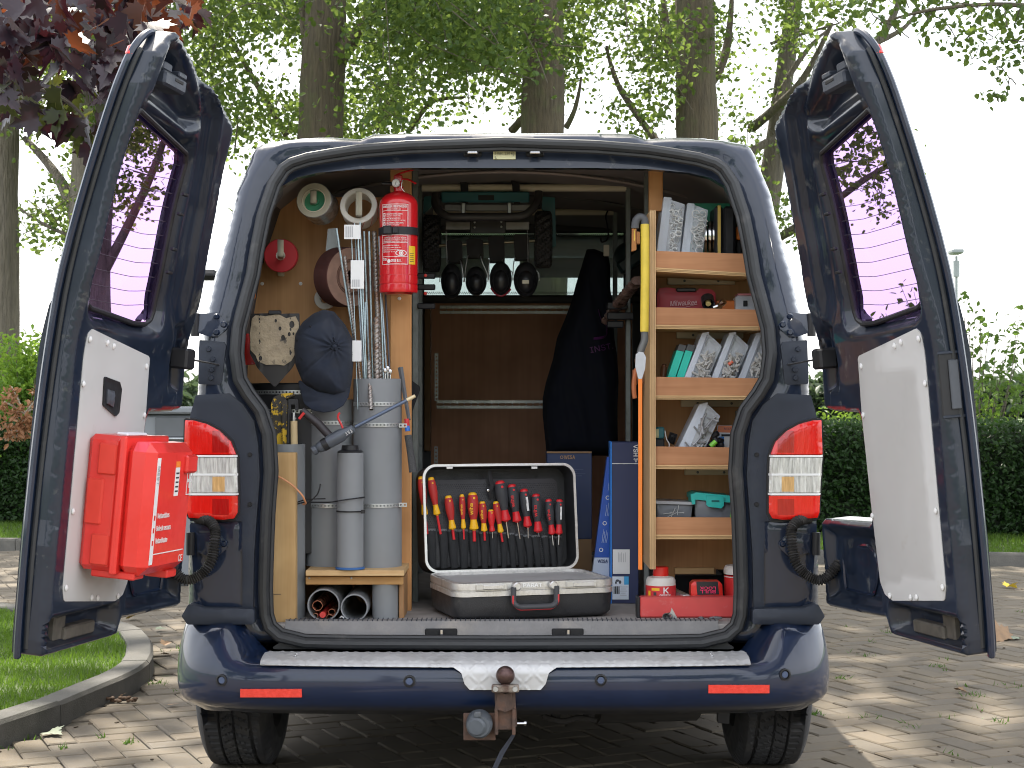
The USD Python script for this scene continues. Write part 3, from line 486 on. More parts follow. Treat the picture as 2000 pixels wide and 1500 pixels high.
while len(spots) < 280:
    px, py = rng.uniform(-30, 390), rng.uniform(-30, 330); lim = 215 if px < 60 else (250 if px < 120 else (240 if px < 190 else (190 if px < 240 else (85 if px < 275 else 50))))
    if py > lim or (py > 200 and rng.random() < .2): continue
    if px > 265 and py > 55 and rng.random() < .85: continue
    spots.append((px, py))
spots += [(165, 255), (180, 262), (150, 240), (135, 225), (100, 215), (20, 205), (45, 195), (370, 15), (355, 30), (380, 5), (162, 272), (178, 285), (172, 262)]
for k, (px, py) in enumerate(spots):
    c = W(px, py, rng.uniform(.7, 2.1)); warm = (px > 250) or (rng.random() < .22 and py < 130); mt = maple[1] if warm and rng.random() < .7 else (maple[2] if py > 150 and rng.random() < .34 else maple[0])
    tM.p('leaf', maple_leaf(c, rng.uniform(.085, .135), A(rng.normal() * .7, rng.normal() * .5, -rng.uniform(.2, 1.3)), A(rng.normal() * .9, -rng.uniform(-.3, 1), rng.uniform(-.1, 1.2))), mt, smooth=40)
# ------------------------------------------------------------------ the van
VX = (983 - 1000) / FPX * CD
van = thing('van', 'dark blue panel van seen from behind with both rear doors wide open', 'van', at=(VX, 2.2, 0))
def mir(P): return P + [(1966 - a, b) for a, b in P[::-1] if abs(a - 983) > .5]
outer_px = mir([(360, 1262), (360, 1202), (360, 1115), (364, 1017), (360, 890), (364, 830), (376, 806), (378, 760), (381, 710), (388, 668), (395, 619), (413, 535), (427, 490), (440, 437), (455, 378), (473, 338), (488, 300), (497, 284), (507, 278), (520, 276), (552, 270), (600, 266), (650, 265), (702, 268), (728, 258), (850, 256), (983, 255)])
open_px = mir([(983, 1267), (700, 1266), (595, 1264), (542, 1251), (518, 1230), (509, 1202), (507, 1150), (509, 1080), (512, 1000), (518, 920), (514, 850), (500, 808), (476, 776), (458, 745), (451, 692), (455, 640), (469, 587), (483, 535), (490, 490), (504, 420), (525, 357), (546, 325), (565, 312), (600, 301), (647, 293), (700, 285), (800, 277), (983, 271)])
inner_px = mir([(983, 1247), (620, 1246), (560, 1242), (534, 1222), (525, 1195), (522, 1150), (523, 1080), (526, 1000), (532, 920), (530, 850), (516, 804), (494, 772), (476, 738), (469, 692), (473, 650), (488, 590), (499, 530), (510, 460), (526, 400), (548, 362), (577, 345), (620, 335), (700, 328), (800, 326), (983, 326)])
XZ = lambda px: [WL(a, b)[[0, 2]] for a, b in px]
p_out, p_open, p_in = rpoly(XZ(outer_px), .004), rpoly(XZ(open_px), .01), rpoly(XZ(inner_px), .01)
def rear_map(V, dy=0.): return np.c_[V[:, 0], yb(V[:, 1]) - V[:, 2] + dy, V[:, 1]]
dO = bdist(p_out); dI = bdist(p_open)
def pillar_h(u, v):
    tp = ss(1.72, 1.82, v); t = np.clip(dO(u, v) / (.042 - .014 * tp), 0, 1); h = -(.060 - .020 * tp) * (1 - np.sqrt(np.maximum(0, 1 - (1 - t) ** 2)))
    h = h - .012 * (1 - ss(.0, .035, dI(u, v))) + .006 * np.exp(-((dI(u, v) - .05) / .012) ** 2) * (v > .75)
    return h
body = van.p('body', mapped(relief(p_out.difference(p_open), pillar_h, -.13, .012), rear_map), paint, 'dark blue painted bodywork')
oc = np.array(XZ(outer_px)); oc = oc[:-1] if np.allclose(oc[0], oc[-1]) else oc
secs = []
for y, sx, top, bot in ((None, 1., 9, 0), (.35, 1.012, 9, 0), (1.2, 1.03, 9, 0), (2.35, 1.03, 9, 0), (3.2, 1.03, 9, 0), (3.55, 1.02, 1.62, 0), (4.05, 1.0, 1.12, 0), (4.6, .95, .98, 0), (4.85, .80, .84, 0)):
    z = np.minimum(oc[:, 1], top); z = np.where(z < .6, np.minimum(z, .19 if y else .6), z); x = VX + (oc[:, 0] - VX) * (.996 if y is None else sx); z = z - (.003 * (z > 1.5) if y is None else 0)
    secs.append(np.c_[x, (yb(oc[:, 1]) + .072) if y is None else np.full(len(oc), y), z])
n = len(oc); V = np.vstack(secs); F, G = [], []
for i in range(len(secs) - 1):
    for k in range(n - 1):
        q = (i * n + k, i * n + k + 1, i * n + n + k + 1, i * n + n + k); c = V[list(q)].mean(0)
        glass = (i in (4, 5) and abs(c[0] - VX) < .70 and c[2] > 1.16) or (i == 3 and 1.2 < c[2] < 1.74)
        (G if glass else F).append(q)
nose = [(8 * n, 8 * n + k, 8 * n + k + 1, 8 * n + k + 1) for k in range(1, n - 1)]
body.p('side_and_roof_shell', (V, np.array(F + nose)), paint, smooth=50)
wm = tri((V, np.array(G))); wm.remove_unreferenced_vertices(); van.p('windscreen', wm, clearg, smooth=False)
seal_path = np.array([[x, float(yb(z)) - .012, z] for x, z in shapely.segmentize(sg.LineString(p_open.buffer(-.013).exterior.coords), .02).coords])[:-1]
van.p('door_seal', [sweep(seal_path, .0155, 10, True), sweep(np.array([[x, float(yb(z)) - .006, z] for x, z in shapely.segmentize(sg.LineString(p_open.buffer(-.031).exterior.coords), .02).coords])[:-1], .008, 8, True)], sealm, 'black rubber seal round the rear opening')
jamb = van.p('door_jamb', mapped(relief(p_open.buffer(.004).difference(p_in), lambda u, v: -.022 - .02 * ss(1.75, 1.9, v) * 0, -.06, .015), rear_map), paint_dirty, 'greenish dark blue header and jamb inside the seal')
lp = np.array(p_in.exterior.coords)[:-1]; k = len(lp); Vj = np.vstack([np.c_[lp[:, 0], yb(lp[:, 1]) + .05, lp[:, 1]], np.c_[VX + (lp[:, 0] - VX) * 1.03, yb(lp[:, 1]) + .2, np.where(lp[:, 1] > 1.8, lp[:, 1] + .02, lp[:, 1])]])
jl = [(i, (i + 1) % k, k + (i + 1) % k, k + i) for i in range(k) if lp[i][1] > .60]
van.p('jamb_lining', (Vj, np.array(jl)), liner, smooth=40)
# header sticker, strikers
o = WL(963, 311, -.018); stk = van.p('sticker', box(WL(963, 311, -.0185), WL(1007, 283, -.0185) + A(0, .002, 0), .0005), M('pale_yellow_sticker', (.66, .64, .38), .5, 0, .05), 'pale yellow tow load sticker on the header')
yS = float(WL(985, 297, -.0185)[1]) - .0075; gt = M('sticker_print', (.16, .16, .12), .6)
for t, a, b, w in (('Zul. Stützlast', 966, 293, 38), ('I max. 120 kg', 966, 302, 38), ('L', 966, 310, 4)):
    stk.p('lettering', text(t, 5.2 / S(yS), W(a, b, yS), XX, ZZ, fit=w / S(yS)), gt, smooth=False)
for c in (923, 1045):
    s_ = van.p('striker_plate', box(WL(c - 18, 306, -.018), WL(c + 18, 292, -.018) + A(0, .012, 0), .004), blackp); q = WL(c, 299, .0); s_.p('striker_bar', sweep(smoothpath([q + A(-.014, .02, 0), q + A(-.012, -.008, 0), q + A(.012, -.008, 0), q + A(.014, .02, 0)], 5), .004, 8), chrome)
# sill and cargo floor
FZ = .545
van.p('cargo_floor', box(A(-.84 + VX, .03, FZ - .03), A(.84 + VX, 2.2, FZ), .002), floorm, 'dusty grey cargo floor')
sx0, sx1 = W(556, 1246, .02)[0], W(1404, 1246, .02)[0]
P2 = [(.016, .50), (.016, .560 - .045), (.022, .560 - .034), (.034, .553), (.044, .556), (.085, .552), (.10, FZ - .002), (.10, .50)]
k = len(P2); Vs = np.array([(x, y, z) for x in np.linspace(sx0, sx1, 41) for y, z in P2]); F = [(i * k + j, i * k + (j + 1) % k, (i + 1) * k + (j + 1) % k, (i + 1) * k + j) for i in range(40) for j in range(k)]
sill = van.p('sill_cover', (Vs, np.array(F)), sillm, 'worn grey rubber sill cover', smooth=30)
sill.p('sill_ribs', [box(A(x, .0335, .552), A(x + .0022, .080, .5566), .0003) for x in np.linspace(sx0 + .01, sx1 - .01, 88)], trimp, kind='stuff')
for a, b in ((830, 893), (1078, 1140)):
    s_ = sill.p('latch_slot', pbox(a, 1228, b, 1246, .0135, .01, .003), M('black_void', (.004, .004, .004), .8)); c = (a + b) / 2 + 1; s_.p('latch_pin', rod(W(c, 1246, .008), W(c, 1230, .008), .005, 10), chrome)
van.p('lower_sill_panel', plate([(560, 1247), (1406, 1247), (1440, 1268), (526, 1268)], -.004, .03, .004), sealm)
# dark plastic trim by the tail lights, step ends, lights, hinges: both sides
redlens = M('red_lens', (.56, .010, .006), .14, 0, .12, 30, coat=.7, rvar=.08, stretch=(6, 1, .6), bump=.35, bscale=22, emission_color=(1, .02, .01), emission_strength=.0)
darklens = M('deep_red_lens', (.30, .006, .005), .12, 0, .15, 30, coat=.7, rvar=.05, stretch=(6, 1, .6), bump=.35, bscale=22)
clearl = M('clear_ribbed_lens', (.50, .49, .46), .12, .25, .5, 40, coat=.6, rvar=.06, stretch=(5, 1, .5), bump=.7, bscale=34)
amberl = M('amber_lens', (.50, .30, .12), .15, 0, .3, 40, coat=.6, stretch=(5, 1, .5), bump=.6, bscale=34)
for sd in (-1, 1):
    q = (lambda P: P) if sd < 0 else (lambda P: [(1966 - a, b) for a, b in P])
    L_ = lambda P, out, back, r=.004, ed=.004, h=.014: (lambda p: mapped(relief(p, lambda u, v, f=rnd(p, out, ed): f(u, v) + pillar_h(u, v) * 0, back, h), rear_map))(rpoly(XZ(q(P)), r))
    tr = van.p('pillar_trim', L_([(383, 772), (448, 768), (476, 790), (497, 822), (505, 870), (508, 930), (502, 1010), (497, 1080), (495, 1190), (474, 1190), (474, 1018), (372, 1018), (368, 900), (372, 812)], .010, -.06), trimp, 'matt dark plastic trim round the tail light')
    for b in (888, 985): tr.p('plug', lathe([(0, -.002), (.006, -.002), (.007, .002), (0, .002)], WL(*q([(488, b)])[0], .011), A(0, 1, 0), 12), M('black_void', (.004,) * 3))
    van.p('inner_pillar_panel', L_([(370, 1020), (472, 1020), (472, 1188), (400, 1188), (380, 1150)], .004, -.06, .01), paint, smooth=40)
    van.p('bumper_step', L_([(374, 1176), (402, 1184), (500, 1186), (500, 1216), (372, 1216), (360, 1200)], .05, -.08, .006, .01), trimp, 'dark plastic step on the bumper corner')
    O_ = q([(364, 819), (382, 820), (408, 827), (434, 841), (455, 862), (466, 890), (468, 950), (468, 1000), (461, 1012), (440, 1015), (372, 1011), (368, 1000), (366, 950), (362, 890)])
    xz = rpoly(XZ(O_), .004); tl = van.p('tail_light', mapped(relief(xz.buffer(.004), .016, -.07, .02), rear_map), blackp, smooth=30)
    def lens(y0, y1, m, nm, x0=300, x1=480, out=.034, lab=None, gap=.0015):
        a, b = sorted(q([(x0, 0), (x1, 0)])); r_ = sg.box(WL(a[0], y1)[0], WL(983, y1)[1 + 1], WL(b[0], y1)[0], WL(983, y0)[2]); p = xz.intersection(r_).buffer(-gap)
        d = bdist(xz); f = lambda u, v: out - .012 * (1 - np.sqrt(np.maximum(0, 1 - (1 - np.clip(d(u, v) / .013, 0, 1)) ** 2)))
        return tl.p(nm, mapped(relief(p, f, .01, .008), rear_map), m, lab, smooth=40)
    lens(700, 888, redlens, 'red_lens'); lens(966, 1100, redlens, 'red_lens')
    lens(888, 892, white, 'lens_frame', out=.0345, gap=0); lens(962, 966, white, 'lens_frame', out=.0345, gap=0); lens(892, 962, clearl, 'clear_lens', lab='clear ribbed reversing and indicator lens')
    lens(924, 928, white, 'lens_divider', out=.0352, gap=0)
    am = q([(415, 0), (442, 0)]); lens(929, 960, amberl, 'amber_lens', 418, 444, .0347); lens(840, 884, darklens, 'dark_lens', 418, 452, .0345); lens(972, 1005, darklens, 'dark_lens', 418, 452, .0345)
    for y0, dy, nm in ((634, 0, 'hinge'), (1062, 0, 'hinge')):
        H_ = q([(386, y0 - 20), (412, y0 - 22), (422, y0 - 24), (428, y0 - 22), (446, y0 + 2), (443, y0 + 10), (428, y0 + 23), (410, y0 + 24), (386, y0 + 16)])
        hn = van.p(nm, L_([(a if sd < 0 else 1966 - a, b) for a, b in H_], .016, -.01, .002, .003), paint, smooth=30)
        for a, b in ((423, y0 - 16), (437, y0), (423, y0 + 15)): hn.p('bolt', lathe([(0, -.006), (.006, -.006), (.008, -.002), (.010, 0), (.010, .006)], WL(*q([(a, b)])[0], .016), A(0, 1, 0), 10), paint)
        hc = WL(*q([(381 if y0 < 900 else 372, y0)])[0], .012); hn.p('hinge_pin', rod(hc - A(0, 0, .032), hc + A(0, 0, .032), .012, 14), blackp)
    cp = van.p('check_plate', L_([(390, 664), (438, 668), (442, 676), (434, 748), (428, 752), (388, 750)], .008, -.02, .004, .003), trimp, smooth=30)
    for a, b in ((408, 682), (416, 702), (414, 722), (413, 738)): cp.p('bolt', lathe([(0, -.006), (.006, -.006), (.008, 0), (.008, .006)], WL(*q([(a, b)])[0], .008), A(0, 1, 0), 10), trimp)

# bumper
bw = [(0, -.178), (.35, -.176), (.6, -.166), (.74, -.145), (.84, -.105), (.90, -.04), (.932, .05), (.94, .2), (.94, .48)]
half = smoothpath([A(a, b, 0) for a, b in bw], 6)[:, :2]; plan = np.vstack([half[::-1] * [-1, 1], half[1:]])
tg = np.gradient(plan, axis=0); tg /= np.linalg.norm(tg, axis=1)[:, None]; nin = np.c_[-tg[:, 1], tg[:, 0]]
SEC = np.array([(.30, .14), (.322, .07), (.335, .032), (.352, .012), (.38, .002), (.41, 0), (.435, .004), (.453, .012), (.461, .026), (.466, .055), (.469, .09), (.470, .13), (.471, .165)])
CRN = np.array([(.30, .14), (.322, .07), (.335, .032), (.352, .012), (.38, .002), (.41, 0), (.438, .003), (.462, .008), (.49, .017), (.52, .03), (.545, .045), (.556, .07), (.558, .165)])
k = len(SEC); V = []
for (x, y), nn in zip(plan, nin):
    w = ss(.69, .80, abs(x)); s_ = SEC * (1 - w) + CRN * w; o = s_[:, 1] * (1 if abs(x) < .86 else 1 - .5 * ss(.86, .94, abs(x)))
    V += [(VX + x + nn[0] * b, y + nn[1] * b, a) for (a, _), b in zip(s_, o)]
F = [(i * k + j, (i + 1) * k + j, (i + 1) * k + j + 1, i * k + j + 1) for i in range(len(plan) - 1) for j in range(k - 1)]
bump = van.p('bumper', (np.array(V), np.array(F)), M('bumper_paint', (.002, .0068, .022), .4, 0, .2, 5, coat=1., rvar=.07, spec=.25, dirt=(.05, .046, .042), dscale=4, dlo=.62, dhi=.95), 'glossy dark blue rear bumper', smooth=True)
def bump_y(x): return float(np.interp(abs(x - VX), half[:, 0], half[:, 1]))
def on_bumper(px, py):
    p = W(px, py, -.175)
    for _ in range(6): p = W(px, py, bump_y(p[0]) + .004)
    return p
for a, b in ((434, 1328), (800, 1330), (1173, 1328), (1532, 1317)):
    c = on_bumper(a, b); d = nrm(A((c[0] - VX) * .35, -1, 0)); pr = bump.p('parking_sensor', lathe([(0, .003), (.010, .003), (.0105, .001), (.0125, .007), (.0165, .006), (.017, -.012)], c, d, 20), blackp)
    pr.p('sensor_face', lathe([(0, .005), (.009, .0045), (.0095, .002)], c, d, 16), M('sensor_grey', (.06, .085, .15), .4))
for a, b, c, d in ((470, 590, 1345, 1361), (1383, 1502, 1337, 1353)):
    V = []; nx = 16
    for i in range(nx + 1):
        x = a + (b - a) * i / nx
        for y, o in ((c, .002), (c, -.006), (d, -.006), (d, .002)): V.append(on_bumper(x, y) + A(0, o - .002, 0))
    F = [(i * 4 + j, i * 4 + (j + 1) % 4, (i + 1) * 4 + (j + 1) % 4, (i + 1) * 4 + j) for i in range(nx) for j in range(4)] + [(0, 1, 2, 3), (nx * 4, nx * 4 + 1, nx * 4 + 2, nx * 4 + 3)]
    bump.p('reflector', (np.array(V), np.array(F)), M('reflector_red', (.68, .035, .02), .25, 0, .1, 60, coat=.4, bump=.3, bscale=400), smooth=25)
# treadplate step
PR = np.array([(-.046, .474), (-.09, .4735), (-.13, .470), (-.158, .465), (-.174, .456), (-.1825, .440), (-.1835, .34)]); cl = np.r_[0, np.cumsum(np.linalg.norm(np.diff(PR, axis=0), axis=1))]
xa, xb = W(507, 1300, -.16)[0], W(1467, 1300, -.16)[0]; ta, tb = W(893, 1340, -.18)[0], W(1080, 1340, -.18)[0]; tt = cl[4]; tz = cl[5] + (.440 - .394)
stp = sg.Polygon([(xa + .01, .012), (xb - .01, .012), (xb, .03), (xb, tt), (tb + .01, tt + .004), (tb - .012, tt + .02), (tb - .02, tz - .016), (tb - .034, tz), (ta + .034, tz), (ta + .02, tz - .016), (ta + .012, tt + .02), (ta - .01, tt + .004), (xa, tt), (xa, .03)]).buffer(-.004).buffer(.004)
def tread(u, v):
    a, b = u / .03, v / .03; i, j = np.floor(a), np.floor(b); par = (i + j) % 2; fx, fy = a - i - .5, b - j - .5; s, c = (fx + fy) * .707, (fx - fy) * .707; s, c = np.where(par > 0, s, c), np.where(par > 0, c, s)
    return .0035 + .0019 * ss(.16, .05, np.abs(c) / .9) * ss(.52, .35, np.abs(s))
def stepmap(V):
    t = np.clip(V[:, 1], 0, cl[-1]); y, z = np.interp(t, cl, PR[:, 0]), np.interp(t, cl, PR[:, 1]); e = 1e-3; dy, dz = np.interp(t + e, cl, PR[:, 0]) - np.interp(t - e, cl, PR[:, 0]), np.interp(t + e, cl, PR[:, 1]) - np.interp(t - e, cl, PR[:, 1]); L = np.hypot(dy, dz) + 1e-9
    bow = np.interp(np.abs(V[:, 0] - VX), half[:, 0], half[:, 1]) + .178
    return np.c_[V[:, 0], y + bow + V[:, 2] * dz / L, z + V[:, 2] * -dy / L]
step = bump.p('step_plate', mapped(relief(stp, tread, 0, .0042), stepmap), alutread, 'aluminium treadplate on the bumper with a tongue behind the tow ball', smooth=35)
for a, b in ((580, 1277), (580, 1284), (1388, 1273), (1388, 1280)):
    c = W(a, b, -.08); step.p('rivet', ell(A(c[0], -.085 - .03 * (b > 1278 if b > 1276 else b > 1275), .4765), .004, .004, .003, 1), chrome)
# tow bar
tw = van.p('tow_bar', [sweep([W(985, 1385, -.2), W(986, 1352, -.205)], [.026, .019], 4, up=A(1, 0, 1), flat=1.), plate([(966, 1352), (1006, 1352), (1008, 1385), (1010, 1415), (1003, 1425), (970, 1425), (968, 1415)], -.20, .02), pbox(966, 1385, 973, 1436, -.21, .06), pbox(1000, 1385, 1007, 1436, -.21, .06), pbox(905, 1393, 968, 1446, -.18, .008, .002), sweep([W(987, 1400, -.19), W(987, 1400, .3)], .03, 8)], rust, 'rusty tow bar bracket')
tw.p('ball', [ell(W(987, 1319, -.215), .0255, .0255, .0255), rod(W(987, 1345, -.215), W(987, 1325, -.215), .013, 14)], M('tow_ball', (.09, .055, .05), .35, .8, .3, 30, dirt=(.12, .08, .06), dscale=20, dlo=.5, dhi=.7), smooth=50)
cb = tw.p('clamp_bracket', pbox(960, 1339, 1014, 1353, -.235, .03, .003), M('zinc_bracket', (.26, .22, .18), .5, .5, .3, 40, dirt=(.1, .06, .045), dscale=25, dlo=.45, dhi=.6))
for a in (968, 1006): cb.p('bolt', lathe([(0, -.004), (.004, -.004), (.007, -.004), (.008, 0), (.008, .004)], W(a, 1346, -.237), YY, 8), steel)
tw.p('side_bolt', [rod(W(1006, 1413, -.17), W(1026, 1413, -.17), .004, 8), rod(W(1006, 1413, -.17), W(1009, 1413, -.17), .010, 6), rod(W(1024, 1413, -.17), W(1028, 1413, -.17), .006, 6)], chrome)
sk = tw.p('trailer_socket', [lathe([(0, -.03), (.028, -.03), (.034, -.022), (.036, 0), (.036, .03)], W(936, 1415, -.215), YY, 28), pbox(926, 1391, 940, 1402, -.25, .02, .003)], M('socket_grey', (.075, .085, .095), .5, 0, .2, 20, dirt=(.14, .13, .11), dscale=14, dlo=.55, dhi=.8), 'grey round trailer socket with hinged cap')
sk.p('socket_cap', lathe([(0, -.006), (.02, -.006), (.026, 0), (.026, .006)], W(930, 1420, -.246), A(.15, 1, .1), 24), M('socket_grey'))
tw.p('strap', plate([(1000, 1434), (1006, 1437), (985, 1472), (966, 1512), (956, 1512), (976, 1468)], -.16, .004, 0, 0), M('dark_webbing', (.03, .034, .045), .8, 0, .3, 60))
# underbody
ub = M('underbody', (.022, .02, .018), .85, .1, .4, 20)
van.p('underbody', [box(A(-.72 + VX, .06, .335), A(.72 + VX, 4.2, .40), .02), box(A(-.70 + VX, 1.15, .19), A(.70 + VX, 3.3, .34), .05), box(A(-.62 + VX, 3.3, .17), A(.62 + VX, 4.6, .34), .05), sweep([A(-.7 + VX, .75, .31), A(.7 + VX, .75, .31)], .045, 12), sweep([A(.25, .25, .32), A(.55, .3, .32)], .10, 14), sweep(smoothpath([W(1060, 1398, .1), W(1100, 1408, .1), W(1130, 1402, .1), W(1165, 1408, .1)], 6), .008, 8), rod(W(1085, 1405, .12), W(1085, 1380, .12), .014), rod(W(1150, 1405, .12), W(1150, 1380, .12), .018)], ub, kind=None)
for sd in (0, 1): van.p('mud_flap_bracket', plate([(1402, 1380), (1426, 1380), (1424, 1414), (1402, 1412)] if sd else [(556, 1380), (540, 1380), (545, 1392), (556, 1392)], .25, .03, .002), blackp)
# wheels
def wheel(x, y, out):
    R, hw = .345, .107; nt, nw = 300, 44; V = []
    prof = np.linspace(-1, 1, nw); th = np.linspace(0, 2 * np.pi, nt, endpoint=False); Tm, Wm = np.meshgrid(th, prof, indexing='ij'); w = Wm * out
    rr = R - .028 * np.clip((np.abs(Wm) - .80) / .2, 0, 1) ** 1.6; xx = Wm * hw
    g = np.zeros_like(Tm)
    for c in (-.56, -.08, .36): g = np.maximum(g, (np.abs(w - c) < .035))
    ph = lambda kk, sl, bw: (((Tm * kk / (2 * np.pi) + sl * w) % 1) < bw)
    g = np.maximum(g, ph(64, 1.5, .16) * (w > -.56) * (w < -.08)); g = np.maximum(g, ph(64, -2.0, .16) * (w >= -.08) * (w < .36)); g = np.maximum(g, ph(76, .4, .14) * (w >= .40)); g = np.maximum(g, ph(76, -.4, .14) * (w <= -.60))
    rr = rr - .009 * g; V = np.stack([x + xx, y + rr * np.cos(Tm), .345 + rr * np.sin(Tm)], -1).reshape(-1, 3); idx = np.arange(nt * nw).reshape(nt, nw); a, b = idx, np.roll(idx, -1, 0)
    F = np.stack([a[:, :-1], b[:, :-1], b[:, 1:], a[:, 1:]], -1).reshape(-1, 4); t = tri((V, F))
    wl = [lathe([(R - .028, s * hw), (R - .045, s * (hw + .006)), (R - .085, s * (hw + .010)), (.225, s * (hw - .004)), (.21, s * (hw - .03))], A(x, y, .345), A(1, 0, 0), 72) for s in (-1, 1)]
    n_ = van.p('wheel', [t] + wl, rubber, 'black tyre with grooved tread', smooth=25); n_.p('rim', lathe([(0, -.06 * out), (.12, -.06 * out), (.2, -.02 * out), (.215, .08 * out), (.215, -.08 * out)], A(x, y, .345), A(1, 0, 0), 40), steel)
for sd in (-1, 1): wheel(VX + sd * .845, .74, sd); wheel(VX + sd * .87, 3.75, sd)
van.p('wheel_arch', [box(A(VX + s * .60, .35, .34), A(VX + s * .955, 1.2, .36), .002) for s in (-1, 1)], ub)
# wing mirror seen past the left door
van.p('wing_mirror', box(W(385, 546, 3.4), W(424, 526, 3.4) + A(0, .1, 0), .02), blackp)

# rear doors: built closed-flat in (u across, v up, n inwards), then swung about the tilted hinge line
def frame(sd, deg):
    q = lambda x: x if sd < 0 else 1966 - x
    p0, p1 = W(q(368), 1110, -.02), W(q(412), 620, -.02); a = nrm(p1 - p0); U0 = nrm(XX * -sd - a * (a[0] * -sd)); t = math.radians(deg)
    return p0, U0 * math.cos(t) - YY * math.sin(t), U0 * math.sin(t) + YY * math.cos(t), a
d_out = rpoly([(.025, -.105), (.44, -.095), (.462, -.135), (.868, -.135), (.872, -.10), (.875, .12), (.872, .18), (.870, .6), (.870, 1.20), (.858, 1.275), (.80, 1.335), (.745, 1.342), (.65, 1.318), (.56, 1.290), (.40, 1.245), (.285, 1.213), (.262, 1.18), (.242, 1.10), (.20, .97), (.185, .85), (.15, .72), (.105, .59), (.095, .455), (.11, .445), (.375, .435), (.392, .42), (.405, .24), (.405, .165), (.39, .15), (.055, .142), (.045, .13), (.04, 0)], .008)
d_win = rpoly([(.800, 1.150), (.455, 1.103), (.440, 1.08), (.418, .82), (.395, .70), (.40, .675), (.43, .662), (.50, .66), (.77, .68), (.798, .69), (.812, .74), (.812, 1.135)], .012)
d_pan = rpoly([(.418, .575), (.43, .582), (.795, .630), (.812, .62), (.812, .02), (.80, -.012), (.50, -.042), (.455, -.03), (.432, .0), (.418, .2), (.410, .43)], .012)
hv, hu = [-.2, -.13, .14, .45, .6, .72, .87, .98, 1.12, 1.21, 1.4], [.0, .02, .05, .09, .10, .145, .18, .19, .24, .29, .6]
dDO, dDW = bdist(d_out), bdist(d_win)
toprec = sg.Polygon([(.50, 1.165), (.80, 1.19), (.80, 1.30), (.74, 1.30), (.60, 1.24), (.46, 1.19)]); pocket = sg.Polygon([(.15, .50), (.26, .50), (.27, .66), (.23, .68), (.17, .64)])
skin = lambda u, v: np.where(dDW(u, v) < .03, door_h(u, v) - .008, -(DTH + .016 * ss(.715, .675, v)))
def dsoft(poly, u, v, w): P_ = shapely.points(u, v); i = shapely.contains_xy(poly, u, v); d = shapely.distance(P_, poly.boundary); return ss(-w, w, np.where(i, d, -d))
def door_h(u, v):
    dh = u - np.interp(v, hv, hu); d = dDO(u, v); h = np.zeros_like(u)
    h -= .020 * (1 - ss(.075, .11, dh)) * ss(.15, .3, v) * ss(.75, .6, v); h -= .020 * ss(.085, .12, dh) * ss(.62, .75, v) * ss(.80, .74, u); h -= .012 * np.exp(-((dh - .15) / .014) ** 2) * ss(.62, .8, v); h += .007 * np.exp(-((dh - .10) / .012) ** 2) * ss(.55, .7, v)
    h -= .034 * (1 - ss(.004, .05, dDW(u, v))) * ss(.62, .66, v)
    h -= .045 * dsoft(toprec, u, v, .028); h -= .022 * dsoft(pocket, u, v, .012)
    lowh = ss(.43, .40, u) * ss(.16, .13, v); h -= .03 * lowh * ss(.012, .05, d)
    h += .012 * np.exp(-(((u - .2) / .09) ** 2 + ((v - .04) / .05) ** 2)) * lowh
    h -= .045 * ss(-.045, -.065, v) * ss(.46, .50, u) * ss(.008, .03, d)
    h -= .010 * ss(.828, .842, u) * ss(.02, .0, np.abs(d - .022)) * 0
    t = np.clip(d / .014, 0, 1); h -= .014 * (1 - np.sqrt(np.maximum(0, 1 - (1 - t) ** 2)))
    return h
DTH = .068
def unp(p0, U, N, a, px, py, n=.005):
    r, v = ray(px, py), .4
    for _ in range(12): q = np.linalg.solve(np.stack([r, -a, -U], 1), p0 + (float(LEAN(np.clip(v, -.9, 1.45))) + n) * N - A(0, -CD, CH)); v = q[1]
    return q[2], q[1]
